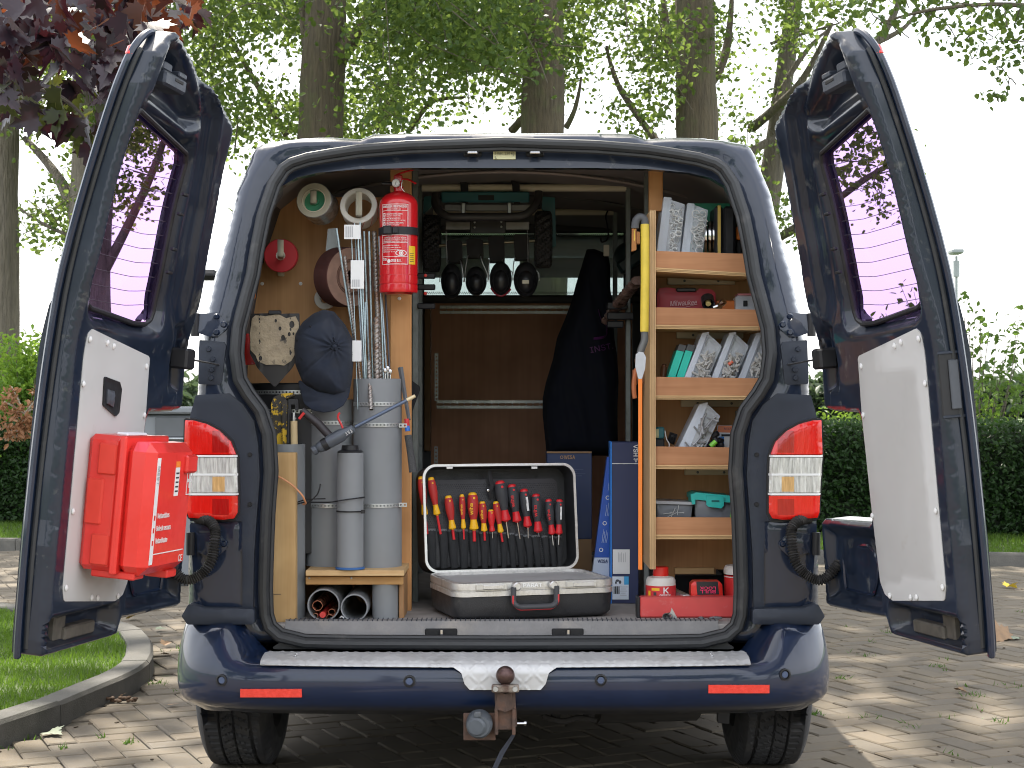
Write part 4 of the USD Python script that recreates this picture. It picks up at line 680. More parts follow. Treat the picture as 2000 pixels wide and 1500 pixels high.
for sd, deg in ((-1, 100.), (1, 101.)):
    p0, U, N, a = frame(sd, deg); Df = lambda u, v, n: p0 + U * u + a * v + N * (float(LEAN(min(max(v, -.9), 1.45))) + n)
    dm = lambda V: p0 + V[:, 0:1] * U + V[:, 1:2] * a + (LEAN(np.clip(V[:, 1], -.9, 1.45)) + V[:, 2])[:, None] * N
    flip = np.linalg.det(np.stack([U, a, N])) < 0; R_ = lambda p, top, back, h=.012: mapped(relief(p, top, back, h), dm, flip)
    side = 'left' if sd < 0 else 'right'
    door = van.p('rear_door', R_(d_out.difference(d_win), door_h, skin, .0095), paint_dirty, f'{side} rear door swung open, dark blue inside with a white lower panel', smooth=40)
    win = door.p('window', R_(d_win.buffer(.010), -.036, -.040, .03), tint, 'purple tinted rear window', smooth=False)
    door.p('window_seal', sweep(np.array([Df(u, v, -.030) for u, v in shapely.segmentize(d_win.exterior, .02).coords])[:-1], .007, 8, True), blackp)
    hm = M('heating_wire', (.02, .015, .02), .7)
    for i in range(11):
        v0 = .70 + i * .036; us = np.linspace(.43 + .003 * i, .80, 9); door.p('heating_wire', sweep([Df(u, v0 + .012 * ss(.6, .42, u), -.0345) for u in us], .0009, 4), hm)
    pan = door.p('inner_panel', R_(d_pan, rnd(d_pan, .004, .003), -.001, .03), whitep, 'white painted plywood panel', smooth=30)
    for u, v in ((.80, .605), (.70, .602), (.66, .596), (.44, .555), (.805, .50), (.425, .43), (.80, .2), (.425, .17), (.80, .02), (.65, -.018), (.615, -.022), (.49, -.03)):
        pan.p('screw_cap', mapped(relief(sg.Point(u, v).buffer(.0075, quad_segs=4), lambda x, y: .0085 - 60 * ((x - u) ** 2 + (y - v) ** 2), .0035, .004), dm, flip), white)
    if sd < 0:
        hr = sg.Polygon([unp(p0, U, N, a, x, y) for x, y in ((203, 735), (232, 746), (236, 760), (231, 806), (224, 813), (200, 792))]).buffer(-.006).buffer(.006)
        pan.p('handle_recess', R_(hr, lambda u, v, f=bdist(hr): .0085 - .0035 * ss(0, .01, f(u, v)), .003, .006), blackp, 'black recessed inner door handle')
        h2 = sg.Polygon([unp(p0, U, N, a, x, y) for x, y in ((208, 760), (222, 764), (220, 795), (207, 788))]); pan.p('handle_lever', R_(h2, rnd(h2, .013, .006), .004, .008), M('lever_grey', (.05, .055, .065), .35))
    else:
        e = lambda v, n: Df(.8735, v, n); Xn = N; hb_ = lambda v0, v1, n0, n1, t0, t1: fbox(Df(.8735, v0, n0), U, a, N, (t0, 0, 0), (t1, v1 - v0, n1 - n0), .002)
        hd = door.p('edge_handle', hb_(.42, .565, -.052, -.002, -.004, .001), blackp, 'black recessed grip in the door edge')
        hd.p('grip', hb_(.435, .55, -.048, -.024, .0, .006), M('lever_grey', (.05, .055, .065), .35))
        for v0, v1 in ((.415, .422), (.563, .57)): hd.p('grip_rim', hb_(v0, v1, -.056, .0, .0, .004), trimp)
    door.p('edge_seal', sweep(smoothpath([Df(u, v, -.05) for u, v in ((.868, -.12), (.877, .1), (.873, .3), (.873, .7), (.873, 1.0), (.872, 1.2), (.858, 1.28))], 6), .006, 6), sealm)
    door.p('outer_skin_edge', sweep(smoothpath([Df(u, v, -.066) for u, v in ((.30, 1.222), (.42, 1.25), (.56, 1.285), (.70, 1.32), (.80, 1.332), (.862, 1.285), (.88, 1.2), (.882, .7), (.882, .3), (.886, .12), (.882, -.08), (.876, -.14))], 8), .009, 8), paint)
    lq = lambda u0, u1, v0, v1, n0, n1, r: fbox(Df((u0 + u1) / 2, 1.235, 0), U, nrm(a + U * -.10), N, (u0 - (u0 + u1) / 2, v0 - 1.235, n0), (u1 - (u0 + u1) / 2, v1 - 1.235, n1), r)
    lb = door.p('upper_latch', [lq(.665, .80, 1.212, 1.248, -.05, .004, .006), lq(.665, .715, 1.248, 1.262, -.05, .002, .003), lq(.745, .80, 1.248, 1.270, -.05, -.004, .004)], trimp, 'dark plastic latch near the top of the door')
    lb.p('latch_slot', lq(.69, .74, 1.232, 1.240, .003, .0055, .001), M('black_void', (.004,) * 3))
    door.p('lower_latch', [fbox(Df(.66, -.10, -.05), U, a, N, (-.10, -.016, 0), (.07, .016, .03), .004), fbox(Df(.74, -.085, -.05), U, a, N, (-.03, -.03, 0), (.03, .03, .02), .004)], M('dirty_latch', (.09, .08, .065), .8, .1, .5, 30), 'dirty lower latch')
    door.p('brake_lamp', fbox(Df(.862, 1.272, -.075), U, nrm(a - U * .6), N, (-.004, -.014, -.004), (.014, .020, .014), .006), redlens)
    for v in (.585, .545): door.p('grommet', lathe([(0, .004), (.008, .004), (.011, .002), (.014, .005), (.017, 0)], Df(.185, v + .04, -.006), N, 20), blackp)
    ck = door.p('check_strap', fbox(Df(.205, .585, -.02), U, a, N, (-.032, -.028, 0), (.032, .028, .05), .006), blackp, 'black door check housing')
    ck.p('strap_arm', sweep([Df(.19, .585, .02), WL(426 if sd < 0 else 1540, 712, .01)], .005, 6, flat=.5), dsteel)
    for v in (.95, 1.0, .86, .80): door.p('window_clip', fbox(Df(.415 + (v - .8) * .1, v, -.012), U, a, N, (-.012, -.004, 0), (.016, .004, .01), .002), blackp)
    q = (lambda x: x) if sd < 0 else (lambda x: 1966 - x)
    hp = smoothpath([W(q(386), 1012, .0), W(q(405), 1016, -.03), W(q(421), 1040, -.05), W(q(416), 1085, -.07), W(q(395), 1120, -.09), W(q(365), 1133, -.10), W(q(335), 1110, -.10), W(q(316), 1075, -.07), W(q(306), 1045, -.035)], 34)
    door.p('cable_conduit', sweep(hp, .0135 + .0028 * np.sin(np.arange(len(hp)) * 1.5), 12), M('conduit_black', (.02, .019, .018), .5, 0, .2, 30, dirt=(.09, .08, .06), dscale=12, dlo=.55, dhi=.8), 'corrugated black cable conduit', smooth=60)
    rr_ = smoothpath([Df(u, v, -.03) for u, v in ((.13, .05), (.3, .08), (.36, .03), (.3, -.05), (.13, -.05), (.13, .05))], 5); door.p('pressed_rib', sweep(rr_, .006, 6), paint)
# ------------------------------------------------------------------ inside the cargo bay
inn = [(-.80, FZ), (-.82, .9), (-.80, 1.35), (-.76, 1.6), (-.70, 1.78), (-.60, 1.86), (-.4, 1.905), (0, 1.925), (.4, 1.905), (.60, 1.86), (.70, 1.78), (.76, 1.6), (.80, 1.35), (.82, .9), (.80, FZ)]
k = len(inn); Vl = np.array([(VX + x, y if z < 1.5 else y + .1 * (y < 1), z) for y in (.10, 1.0, 2.2) for x, z in inn]); F = [(i * k + j, i * k + j + 1, i * k + k + j + 1, i * k + k + j) for i in range(2) for j in range(k - 1)]
for sd in (0, 1): van.p('wall_lining', (Vl, np.array([f for f in F if (f[0] % k >= k - 5 if sd else f[0] % k < 4)])), liner, smooth=50)
van.p('headliner', (Vl, np.array([f for f in F if 4 <= f[0] % k < k - 5])), headm, 'grey brown headliner', smooth=50)
for y, zz, m in ((.62, 1.905, cream), (1.25, 1.912, M('grey_rib', (.12, .115, .11), .7))):
    van.p('roof_rib', sweep([A(VX + x, y + .25 * (x / .7) ** 2, zz + .01 - .055 * (x / .6) ** 2) for x in np.linspace(-.62, .62, 17)], .010, 6, flat=.5), M('light_roof_trim', (.30, .26, .24), .6) if m is cream else m)
BY = 2.2
tB = thing('bulkhead', 'plywood lined bulkhead with a window strip at the front of the cargo bay', 'bulkhead', at=(VX, BY, FZ))
tB.p('plywood_lining', pbox(842, 590, 1235, 1078, BY - .012, .012), plyd); tB.p('side_batten', pbox(829, 596, 841, 881, BY - .03, .03), wood('batten_wood', (.22, .12, .05), (.30, .18, .08), 'z', .6))
metalb = M('bulkhead_grey', (.05, .05, .052), .6, 0, .2)
tB.p('frame', [pbox(690, 590, 842, 1090, BY, .02), pbox(1235, 590, 1330, 1090, BY, .02), pbox(690, 426, 1330, 454, BY, .03, .005), pbox(690, 576, 1330, 592, BY - .03, .05, .008), pbox(690, 452, 828, 578, BY, .02), pbox(1218, 452, 1330, 578, BY, .02)], metalb)
win = tB.p('window', pbox(826, 452, 1220, 578, BY + .012, .004), pane('bulkhead_glass', (.60, .66, .66), (1, 1, 1), .03, .04, .4, (.3, .33, .33), .10), smooth=False)
fd = M('frit_black', (.006,) * 3, .6)
win.p('frit_dots', [box(W(x + (r % 2) * 2, y + 1.6, BY + .008), W(x + 2.2 + (r % 2) * 2, y, BY + .010), .0003) for r, y in enumerate((454, 457, 460, 570, 573)) for x in range(828, 1218, 4)], fd, kind='stuff', smooth=False)
for a, b, c, d in ((859, 1130, 597, 613), (853, 1075, 782, 798)):
    s_ = S(BY - .02); p = perf((b - a) / s_, (d - c) / s_, .0055, .0285, .018); o = W(a, d, BY - .02); tB.p('perforated_rail', mapped(relief(p, .003, 0, .02), lambda V: np.c_[o[0] + V[:, 0], o[1] - V[:, 2], o[2] + V[:, 1]]), steel)
for a, b, c, d in ((849, 856, 690, 783), (848, 855, 872, 925)):
    s_ = S(BY - .02); p = sa.rotate(perf((d - c) / s_, (b - a) / s_, .004, .016), 90, (0, 0)); o = W(b, d, BY - .02); tB.p('perforated_strip', mapped(relief(p, .002, 0, .02), lambda V: np.c_[o[0] + V[:, 0], o[1] - V[:, 2], o[2] + V[:, 1]]), steel)
# cab seen through the bulkhead window
van.p('dashboard', box(A(-.7 + VX, 3.1, .9), A(.7 + VX, 3.6, 1.34), .06), M('dash_grey', (.06, .06, .065), .7)); van.p('cab_headliner', box(A(-.72 + VX, 2.25, 1.86), A(.72 + VX, 3.15, 1.88), .01), M('cab_headliner', (.7, .7, .68), .8))
for s in (-1, 1): van.p('sun_visor', fbox(A(VX + s * .38, 2.95, 1.84), XX, nrm(A(0, 1, -.45)), nrm(A(0, .45, 1)), (-.30, 0, -.01), (.30, .17, .01), .008), M('visor_grey', (.5, .5, .49), .7))

# --- left wall
tP = thing('tool_board', 'upright plywood tool board on the left side of the bay', 'board', at=W(640, 1205, .5))
tP.p('board', plate([(515, 385), (800, 385), (800, 1180), (520, 1180), (476, 760), (478, 600)], .50, .012), ply)
for a, b in ((512, 554), (587, 554), (779, 584)): tP.p('screw', lathe([(0, -.002), (.005, -.001), (.006, .002)], W(a, b, .4985), YY, 10), white)
tP.p('upright_post', pbox(762, 318, 803, 1208, .33, .045), pine, 'orange pine upright behind the fire extinguisher'); tP.p('screw', lathe([(0, -.002), (.005, -.001), (.006, .002)], W(780, 583, .329), YY, 10), white)
sh = thing('pipe_shelf', 'low wooden shelf carrying the upright grey tubes', 'shelf', at=W(690, 1110, .3))
zs = W(690, 1114, .1)[2]
sh.p('shelf_board', box(A(W(597, 0, .1)[0], .10, zs - .016), A(W(789, 0, .1)[0], .49, zs), .001), wood('pale_shelf_wood', (.52, .33, .15), (.66, .47, .24), 'x', 1.2)); sh.p('batten', pbox(597, 1126, 787, 1142, .13, .03), wood('shelf_batten', (.50, .28, .10), (.60, .36, .15), 'x', 1.))
for a in (604, 686): sh.p('screw', lathe([(0, -.002), (.003, -.001), (.004, .002)], W(a, 1129, .129), YY, 8), steel)
sh.p('side_leg', pbox(779, 1128, 789, 1210, .16, .2), wood('leg_wood', (.30, .16, .07), (.38, .22, .1), 'z', 1.))
def vpipe(label, x0, x1, y0, y1, y, r=None, name='upright_pipe', m=greyp, cat='pipe', wall=.003, foot=None):
    r = (x1 - x0) / 2 / S(y - .02); c = W((x0 + x1) / 2, y1, y); z1 = W(0, y0, y)[2]; z0 = foot if foot is not None else c[2]
    t = thing(name, label, cat, at=(c[0], y, z0)); t.p('tube', pipe(A(c[0], y, z1), A(c[0], y, z0), r, r - wall, 48), m, smooth=40); return t, c, r
tA, cA, rA = vpipe('widest grey pipe holding threaded rods and drill bits, left of the pine post', 690, 785, 740, 1110, .24, foot=zs)
for y in (789, 830, 988): tA.p('perforated_band', band_on(cA, rA, W(0, y, .17)[2]), steel, smooth=40); 
for y in (830, 985): tA.p('band_end', mapped(relief(perf(.024, .012, .003, .012), .0015, 0, .01), lambda V, q=W(779, y + 5, .20): np.c_[q[0] + V[:, 0], q[1] - V[:, 2], q[2] + V[:, 1]]), steel)
tBp, cB, rB = vpipe('grey pipe behind the navy cap, left of the widest grey pipe', 597, 690, 780, 1108, .27, foot=zs)
for y in (826, 988): tBp.p('perforated_band', band_on(cB, rB, W(0, y, .2)[2]), steel, smooth=40)
tCp, cC, rC = vpipe('slim grey tube with dark cap and blue foot between two wide grey pipes', 658, 710, 884, 1112, .13, foot=zs)
tCp.p('screw_cap', [lathe([(0, .0), (.030, 0), (.037, -.004), (.037, -.012), (.0, -.012)], A(cC[0], .13, W(0, 879, .13)[2]), ZZ, 28), lathe([(.012, .014), (.024, .014), (.026, 0), (.026, -.01), (0, .014)], A(cC[0], .13, W(0, 879, .13)[2]), ZZ, 28)], blackp, 'dark screw cap')
tCp.p('blue_foot', lathe([(0, 0), (.036, 0), (.043, .002), (.043, .006), (.038, .008), (0, .008)], A(cC[0], .13, zs + .0005), ZZ, 28), M('blue_plastic', (.03, .11, .30), .45))
tDp, cD, rD = vpipe('tall grey pipe standing on the floor beside the wooden plank', 531, 596, 867, 1213, .18, foot=FZ)
vpipe('short grey pipe standing on the floor under the shelf end', 727, 778, 1124, 1211, .17, foot=FZ)
tb = thing('black_tub', 'wide black plastic tube behind the muddy spade', 'tub', at=W(575, 1000, .36)); cT = W(583, 1000, .37)
tb.p('shell', lathe([(.135, -.32), (.150, -.32), (.150, .18), (.146, .184), (.14, .18)], A(cT[0], .355, W(0, 868, .3)[2]), ZZ, 40), M('black_tub', (.012, .012, .013), .55, 0, .3, 20))
for y in (766, 803): tb.p('perforated_band', band_on((cT[0], .355), .150, W(0, y, .22)[2], .0125, -2.75, -.4), steel, smooth=40)
tb.p('lid_rim', lathe([(.150, 0), (.154, .004), (.150, .008)], A(cT[0], .355, W(0, 692, .25)[2]), ZZ, 40), blackp)
tq = thing('plank', 'old wooden plank standing at the left edge of the floor', 'plank', at=W(548, 1216, .06)); tq.p('timber', fbox(W(521, 1216, .065), XX, YY, ZZ, (0, 0, 0), (56 / S(.065), .045, 332 / S(.065)), .002), plank)
for a, b, L in ((526, 905, .03), (530, 960, .02), (534, 1160, .03)): tq.p('pencil_mark', pbox(a, b, a + L * 500, b + 1.2, .0643, .0006, 0.0002), M('pencil', (.09, .07, .05), .8), smooth=False)
tie = thing('cable_tie', 'orange and white cable tie across the wooden plank', 'cable tie', at=W(560, 940, .05))
tie.p('copper_strap', sweep(smoothpath([W(537, 928, .055), W(560, 940, .05), W(580, 956, .055), W(593, 972, .06), W(597, 982, .08), W(592, 985, .12)], 5), .0028, 8), M('copper_orange', (.55, .24, .11), .45)); tie.p('white_head', [sweep([W(519, 915, .06), W(532, 924, .055)], .0022, 6), ell(W(537, 928, .052), .006, .004, .005, 2)], white)
bt = thing('cable_tie', 'long black cable tie holding the middle grey tubes together', 'cable tie', at=W(650, 980, .06)); bt.p('strap', [sweep(smoothpath([W(578, 986, .13), W(600, 981, .13), W(640, 981, .17), W(662, 978, .085), W(690, 974, .085), W(712, 971, .12)], 5), .0022, 6), sweep(smoothpath([W(598, 985, .12), W(612, 974, .11), W(621, 963, .11), W(626, 945, .115)], 5), .002, 6), sweep(smoothpath([W(578, 982, .13), W(605, 975, .12), W(636, 974, .12)], 4), .002, 6)], blackp)
b2 = thing('cable_tie', 'short black cable tie round the slim capped tube', 'cable tie', at=W(684, 999, .08)); b2.p('strap', lathe([(rC + .0005, 0), (rC + .003, .0005), (rC + .003, .0035), (rC + .0005, .004)], A(cC[0], .13, W(0, 1001, .09)[2]), ZZ, 32), blackp); b2.p('head', box(W(705, 1003, .085), W(713, 996, .085) + A(0, .008, 0), .001), blackp)
def hpipe(label, x, y, rpx, yf, L, m=greyp, wall=.0045, name='pipe', dx=.0, grp=None, solid=False):
    r = rpx / S(yf); a = W(x, y, yf); t = thing(name, label, 'pipe', grp, at=a); b = a + A(dx, L, 0); t.p('tube', rod(a, b, r, 14) if solid else pipe(a, b, r, r - wall, 40 if rpx > 15 else 18), m, smooth=40); return t
hpipe('grey pipe lying under the shelf with copper tubes inside', 632, 1182, 32, .11, .9)
hpipe('empty grey pipe lying on the floor under the shelf', 692, 1187, 27, .10, .9)
for i, (a, b, r, yy, lab) in enumerate(((620, 1183, 10, .12, 'largest copper tube inside the left lying pipe'), (648, 1196, 7, .13, 'copper tube highest at right inside the left lying pipe'), (644, 1206, 6.5, .12, 'copper tube lowest at right inside the left lying pipe'), (616, 1203, 5.5, .12, 'dull thin copper tube at lower left inside the lying pipe'))): hpipe(lab, a, b, r, yy, .8, copper, .0015, 'copper_tube', grp=None)
hpipe('red rod among the copper tubes in the lying pipe', 630, 1201, 6, .125, .8, M('red_rod', (.6, .05, .04), .5), solid=True, name='red_rod')
hpipe('very thin white pipe end on the floor between the lying pipes', 667, 1209, 5, .09, .8, M('white_pvc', (.6, .6, .58), .4), .0025, 'thin_pipe')
# tape rolls on hooks
def roll(name, label, c, ax, ro, ri, L, m, mi, n=40, side=None):
    ax = nrm(ax); t = thing(name, label, 'tape roll', at=c); t.p('tape', lathe([(ri, 0), (ro - .002, 0), (ro, .002), (ro, L - .002), (ro - .002, L), (ri, L), ], c, ax, n), m, smooth=35); t.p('core', lathe([(ri, .0005), (ri - .003, .0005), (ri - .003, L - .0005), (ri, L - .0005)], c, ax, n), mi); return t
silver = M('silver_duct_tape', (.42, .42, .41), .22, .75, .2, 18, rvar=.1); silver.GetPrim()
tr1 = roll('duct_tape_roll', 'silver duct tape roll with green disc in its core at upper left', W(613, 391, .30), A(.14, .95, -.14), .054, .037, .095, silver, cream)
tr1.p('green_disc', lathe([(.008, .02), (.0345, .02), (.0345, .026), (.008, .026), (.008, .012), (.012, .012), (.012, .02)], W(613, 391, .30), A(.14, .95, -.14), 32), M('green_disc', (.05, .26, .14), .5))
tr1.p('tape_side', lathe([(.0375, -.0004), (.0525, -.0004)], W(613, 391, .30), A(.14, .95, -.14), 40), M('tape_side_grey', (.40, .37, .28), .6))
tr2 = roll('printed_tape_roll', 'white tape roll with red print left of the fire extinguisher', W(700, 401, .28), A(.04, .97, -.22), .056, .043, .06, M('white_tape', (.60, .57, .51), .5), M('tape_core', (.55, .52, .44), .7))
for i in range(9): a = .5 + i * .55; X_, Y_, Z_ = basis(A(.04, .97, -.22)); tr2.p('red_print', sweep([W(700, 401, .28) + Z_ * q + (X_ * math.cos(a + q * 6) + Y_ * math.sin(a + q * 6)) * .0563 for q in np.linspace(.004, .056, 8)], .0008, 4), M('print_red', (.5, .06, .05), .6))
tr3 = roll('red_tape_roll', 'red tape roll hanging flat on the plywood tool board', W(548, 499, .40), A(.02, 1, .03), .0515, .0145, .028, M('red_tape', (.42, .018, .026), .45), M('tape_core', (.55, .52, .44), .7))
tr4 = roll('small_white_tape_roll', 'small white tape roll above the navy cap', W(634, 583, .42), A(.1, 1, 0), .033, .017, .02, M('white_tape', (.60, .57, .51), .5), M('tape_core', (.55, .52, .44), .7))
for i, (a, b, c, d, lab) in enumerate(((612, 372, 396, .38, 'silver roll'), (701, 374, 420, .33, 'printed white roll'), (548, 468, 500, .39, 'red roll'))):
    h = solo('hook', sweep(smoothpath([W(a, b, d - .10), W(a, (b + c) / 2, d - .09), W(a, c, d - .085), W(a, c + 4, d - .05), W(a, c + 4, .49)], 4), .0095, 8, flat=.22, up=A(1, 0, 0)), M('hook_steel', (.30, .29, .23), .45, .5), f'flat metal hook holding the {lab}', 'hook')
    for q in range(1): pass
solo('wall_plug', pbox(542, 529, 554, 539, .48, .02), cream, 'small cream block below the red tape roll', 'block'); solo('brass_hook', pbox(628, 596, 640, 607, .46, .02), M('brass', (.6, .5, .25), .35, .9), 'small brass hook below the small white tape roll', 'hook')
# sanding roll
ax = nrm(A(-.62, .78, .05)); cS = W(687, 541, .33); tS = thing('sanding_roll', 'large brown roll of sanding cloth behind the drill bits', 'sandpaper roll', at=cS)
tS.p('cloth_roll', lathe([(.020, .004), (.045, 0), (.072, .002), (.089, 0), (.091, .003), (.091, .072), (.02, .072)], cS, ax, 56), M('sanding_cloth', (.085, .028, .022), .85, 0, .2, 60, bump=.3, bscale=400), smooth=40)
tS.p('paper_side', lathe([(.021, .0028), (.045, -.0012), (.072, .0008), (.0885, -.0012)], cS, ax, 56), M('sanding_paper_side', (.27, .165, .12), .85, 0, .2, 40))
for r in (.046, .049, .053): tS.p('loose_layer', lathe([(r, -.002), (r + .001, -.003), (r + .001, .01)], cS, ax, 48), M('sanding_cloth'))
# rods and drills in the widest pipe
zinc = M('zinc_blue_rod', (.36, .44, .45), .32, .85, .2, 40); bright = M('drill_steel', (.33, .30, .27), .4, .8, .35, 30, dirt=(.22, .12, .08), dscale=14, dlo=.5, dhi=.66)
zb = W(0, 800, .24)[2]
for i, (bx, tx, ty, r, yy, tw_, lab) in enumerate(((704, 657, 446, .0035, .23, 0, 'zinc threaded rod leaning furthest left behind the sanding roll'), (697, 686, 448, .0016, .19, 0, 'thin wire rod in front of the sanding roll'), (704, 673, 500, .0055, .20, 26, 'long thin drill bit crossing the sanding roll'), (713, 698, 440, .0028, .19, 0, 'thin rod at the left of the labelled bundle'), (716, 703, 434, .0025, .20, 0, 'blue zinc rod at the right of the labelled bundle'), (710, 692, 436, .0022, .20, 0, 'grey wire rod behind the paper labels'), (712, 714, 590, .0035, .21, 0, 'short grey rod right of the labelled bundle'), (722, 711, 452, .0035, .26, 0, 'zinc rod between labels and large drill bit'), (728, 721, 452, .0035, .27, 0, 'zinc rod touching the left of the large drill bit'), (742, 731, 452, .0085, .25, 22, 'large spiral drill bit left of the extinguisher'), (736, 735, 620, .0105, .21, 9, 'thick rusty drill bit tip standing in the widest pipe'), (749, 740, 462, .003, .26, 0, 'zinc rod right of the large spiral drill'), (756, 744, 560, .0035, .26, 0, 'rod pair member right of the large spiral drill'), (762, 752, 560, .003, .27, 0, 'dark rod nearest to the pine post'), (722, 720, 706, .007, .18, 6, 'short drill bit tip just above the pipe rim'))):
    a, b = W(bx, 745, yy), W(tx, ty, yy + .03); a2 = a + (a - b) / (b - a)[2] * 0; a0 = a - (b - a) * ((a[2] - zb) / (b - a)[2]); m_ = M('dark_rod', (.10, .10, .11), .45, .6) if 'dark' in lab else (bright if tw_ else zinc)
    solo('drill_bit' if tw_ else 'rod', spiral(a0, b, r, tw_, 40 + tw_ * 6) if tw_ else rod(a0, b, r, 8), m_, lab, 'drill bit' if tw_ else 'rod', smooth=45)
for a, b, c, d, yy, lab in ((672, 439, 704, 467, .185, 'white paper label at the top of the rod bundle'), (685, 508, 711, 564, .185, 'white paper label with barcode in the middle of the rods'), (688, 665, 706, 706, .17, 'white label low on the rods beside the cap')):
    t = solo('paper_label', pbox(a, b, c, d, yy, .002, .0005), white, lab, 'label'); ink = M('black_ink', (.03, .03, .03), .6)
    for i in range(4 if yy > .18 else 0): t.p('print_line', pbox(a + 3 + 4 * i, b + 3 if a < 680 else d - 18, a + 5 + 4 * i, d - 4, yy - .0008, .0005, 0), M('grey_ink', (.35, .35, .36), .6), smooth=False)
cl = solo('plastic_bag', plate([(640, 447), (655, 445), (664, 470), (664, 480), (650, 492), (636, 490)], .40, .01, .003), pane('bag_plastic', (.5, .52, .5), (1, 1, 1), .15, .1, .5, (.3, .34, .33), .5), 'crumpled clear plastic bag above the sanding roll', 'bag')
# open-ended spanners standing in the pipe
for i, (a, b) in enumerate(((752, 720), (757, 716), (762, 722))): solo('spanner', [rod(W(a, 745, .21), W(a, b + 10, .21), .003, 8), ell(W(a, b + 4, .21), .006, .003, .008, 2)], chrome, ('chrome spanner end left of three in the widest pipe', 'chrome spanner end between two others in the widest pipe', 'chrome spanner end nearest the pine post')[i], 'spanner')
# fire extinguisher
ye = .25; s_ = S(ye - .03); re = 37.5 / s_; cE = W(778.5, 572, ye); zt = lambda py: W(0, py, ye - .03)[2]
tE = thing('fire_extinguisher', 'red fire extinguisher strapped to the pine post', 'fire extinguisher', at=(cE[0], ye, zt(572)))
rede = M('extinguisher_red', (.50, .010, .014), .25, 0, .08, 6, coat=.5)
tE.p('cylinder', lathe([(0, zt(574)), (.040, zt(574)), (.044, zt(571)), (re - .002, zt(571)), (re, zt(569)), (re, zt(556)), (re - .0015, zt(555)), (re - .0015, zt(554)), (re, zt(553)), (re, zt(538)), (re - .001, zt(537)), (re, zt(536)), (re, zt(398)), (re * .97, zt(391)), (re * .86, zt(384)), (re * .62, zt(377)), (.018, zt(373)), (.014, zt(371)), (.014, zt(362)), (0, zt(362))], A(cE[0], ye, 0), ZZ, 56), rede, smooth=50)
v0 = A(cE[0] - .004, ye, zt(362)); tE.p('valve', [rod(v0 + A(0, 0, -.004), v0 + A(0, 0, .022), .012, 14), fbox(v0, XX, YY, ZZ, (-.010, -.012, .012), (.016, .012, .034), .003)], rede)
tE.p('lever', [sweep(smoothpath([v0 + A(-.008, 0, .030), v0 + A(.012, -.004, .040), W(806, 332, ye - .02)], 5), .006, 8, flat=.5), sweep(smoothpath([v0 + A(.0, 0, .020), v0 + A(.025, -.004, .022), W(811, 358, ye - .02)], 5), .006, 8, flat=.5)], rede, 'red carrying handle and lever'); tE.p('pin_wire', sweep(smoothpath([W(786, 352, ye - .03), W(784, 365, ye - .05), W(790, 374, ye - .04)], 4), .0012, 6), white)
g0 = W(773, 357, ye - .035); tE.p('gauge', lathe([(0, 0), (.0105, 0), (.012, .003), (.012, .014), (0, .014)], g0, YY, 24), white); tE.p('gauge_needle', [fbox(g0 + A(0, -.0006, 0), nrm(A(.3, 0, 1)), YY, nrm(A(1, 0, -.3)), (-.007, 0, -.0006), (.004, .0005, .0006), .0001), fbox(g0 + A(0, -.0006, 0), XX, YY, ZZ, (-.006, 0, -.0075), (.006, .0005, -.0065), .0001)], M('black_ink', (.03, .03, .03), .6)); tE.p('nozzle', rod(W(766, 359, ye), W(746, 359, ye), .006, 12), blackp)
tE.p('strap', lathe([(re + .0005, zt(459)), (re + .003, zt(459)), (re + .003, zt(444)), (re + .0005, zt(444))], A(cE[0], ye, 0), ZZ, 56), blackp, 'black retaining strap'); tE.p('buckle', [fbox(A(cE[0] - .012, ye - re - .003, zt(451.5)), XX, YY, ZZ, (-.030, -.008, -.013), (-.004, .006, .013), .003), fbox(A(cE[0] - .012, ye - re - .003, zt(451.5)), XX, YY, ZZ, (-.002, -.006, -.010), (.016, .006, .010), .002)], blackp)
def wrap(m):
    v = m.vertices; a = (v[:, 0]) / re; rr = re + .0004 + v[:, 2]; m.vertices = np.c_[cE[0] + rr * np.sin(a), ye - rr * np.cos(a), v[:, 1]]; return m
def wl(px, py): return ((px - 778.5) / s_, zt(py))
def etext(t, px, py, h, w=None, bold=False):
    m = meshkit.text_mesh(t, h / s_, .0003, bold); 
    if w: m.vertices[:, 0] *= (w / s_) / (m.bounds[1][0] - m.bounds[0][0])
    m.vertices += [wl(px, 0)[0], zt(py), 0]; return wrap(m)
wink = M('white_label_ink', (.72, .68, .66), .5); L_ = []
for a, b, c, d in ((744, 400, 800, 401), (744, 412.5, 800, 413.3), (744, 460, 800, 461), (744, 475, 800, 475.8), (744, 502, 800, 502.8), (744, 516.5, 800, 517.5), (744, 400, 745, 517), (799.3, 400, 800.3, 517)):
    (x0, z1), (x1, z0) = wl(a, b), wl(c, d); g = relief(sg.box(x0, z0, x1, z1), .0003, -.0001, .006); L_.append(wrap(trimesh.Trimesh(*g, process=False)))
tE.p('label_frame', L_, wink, smooth=False)
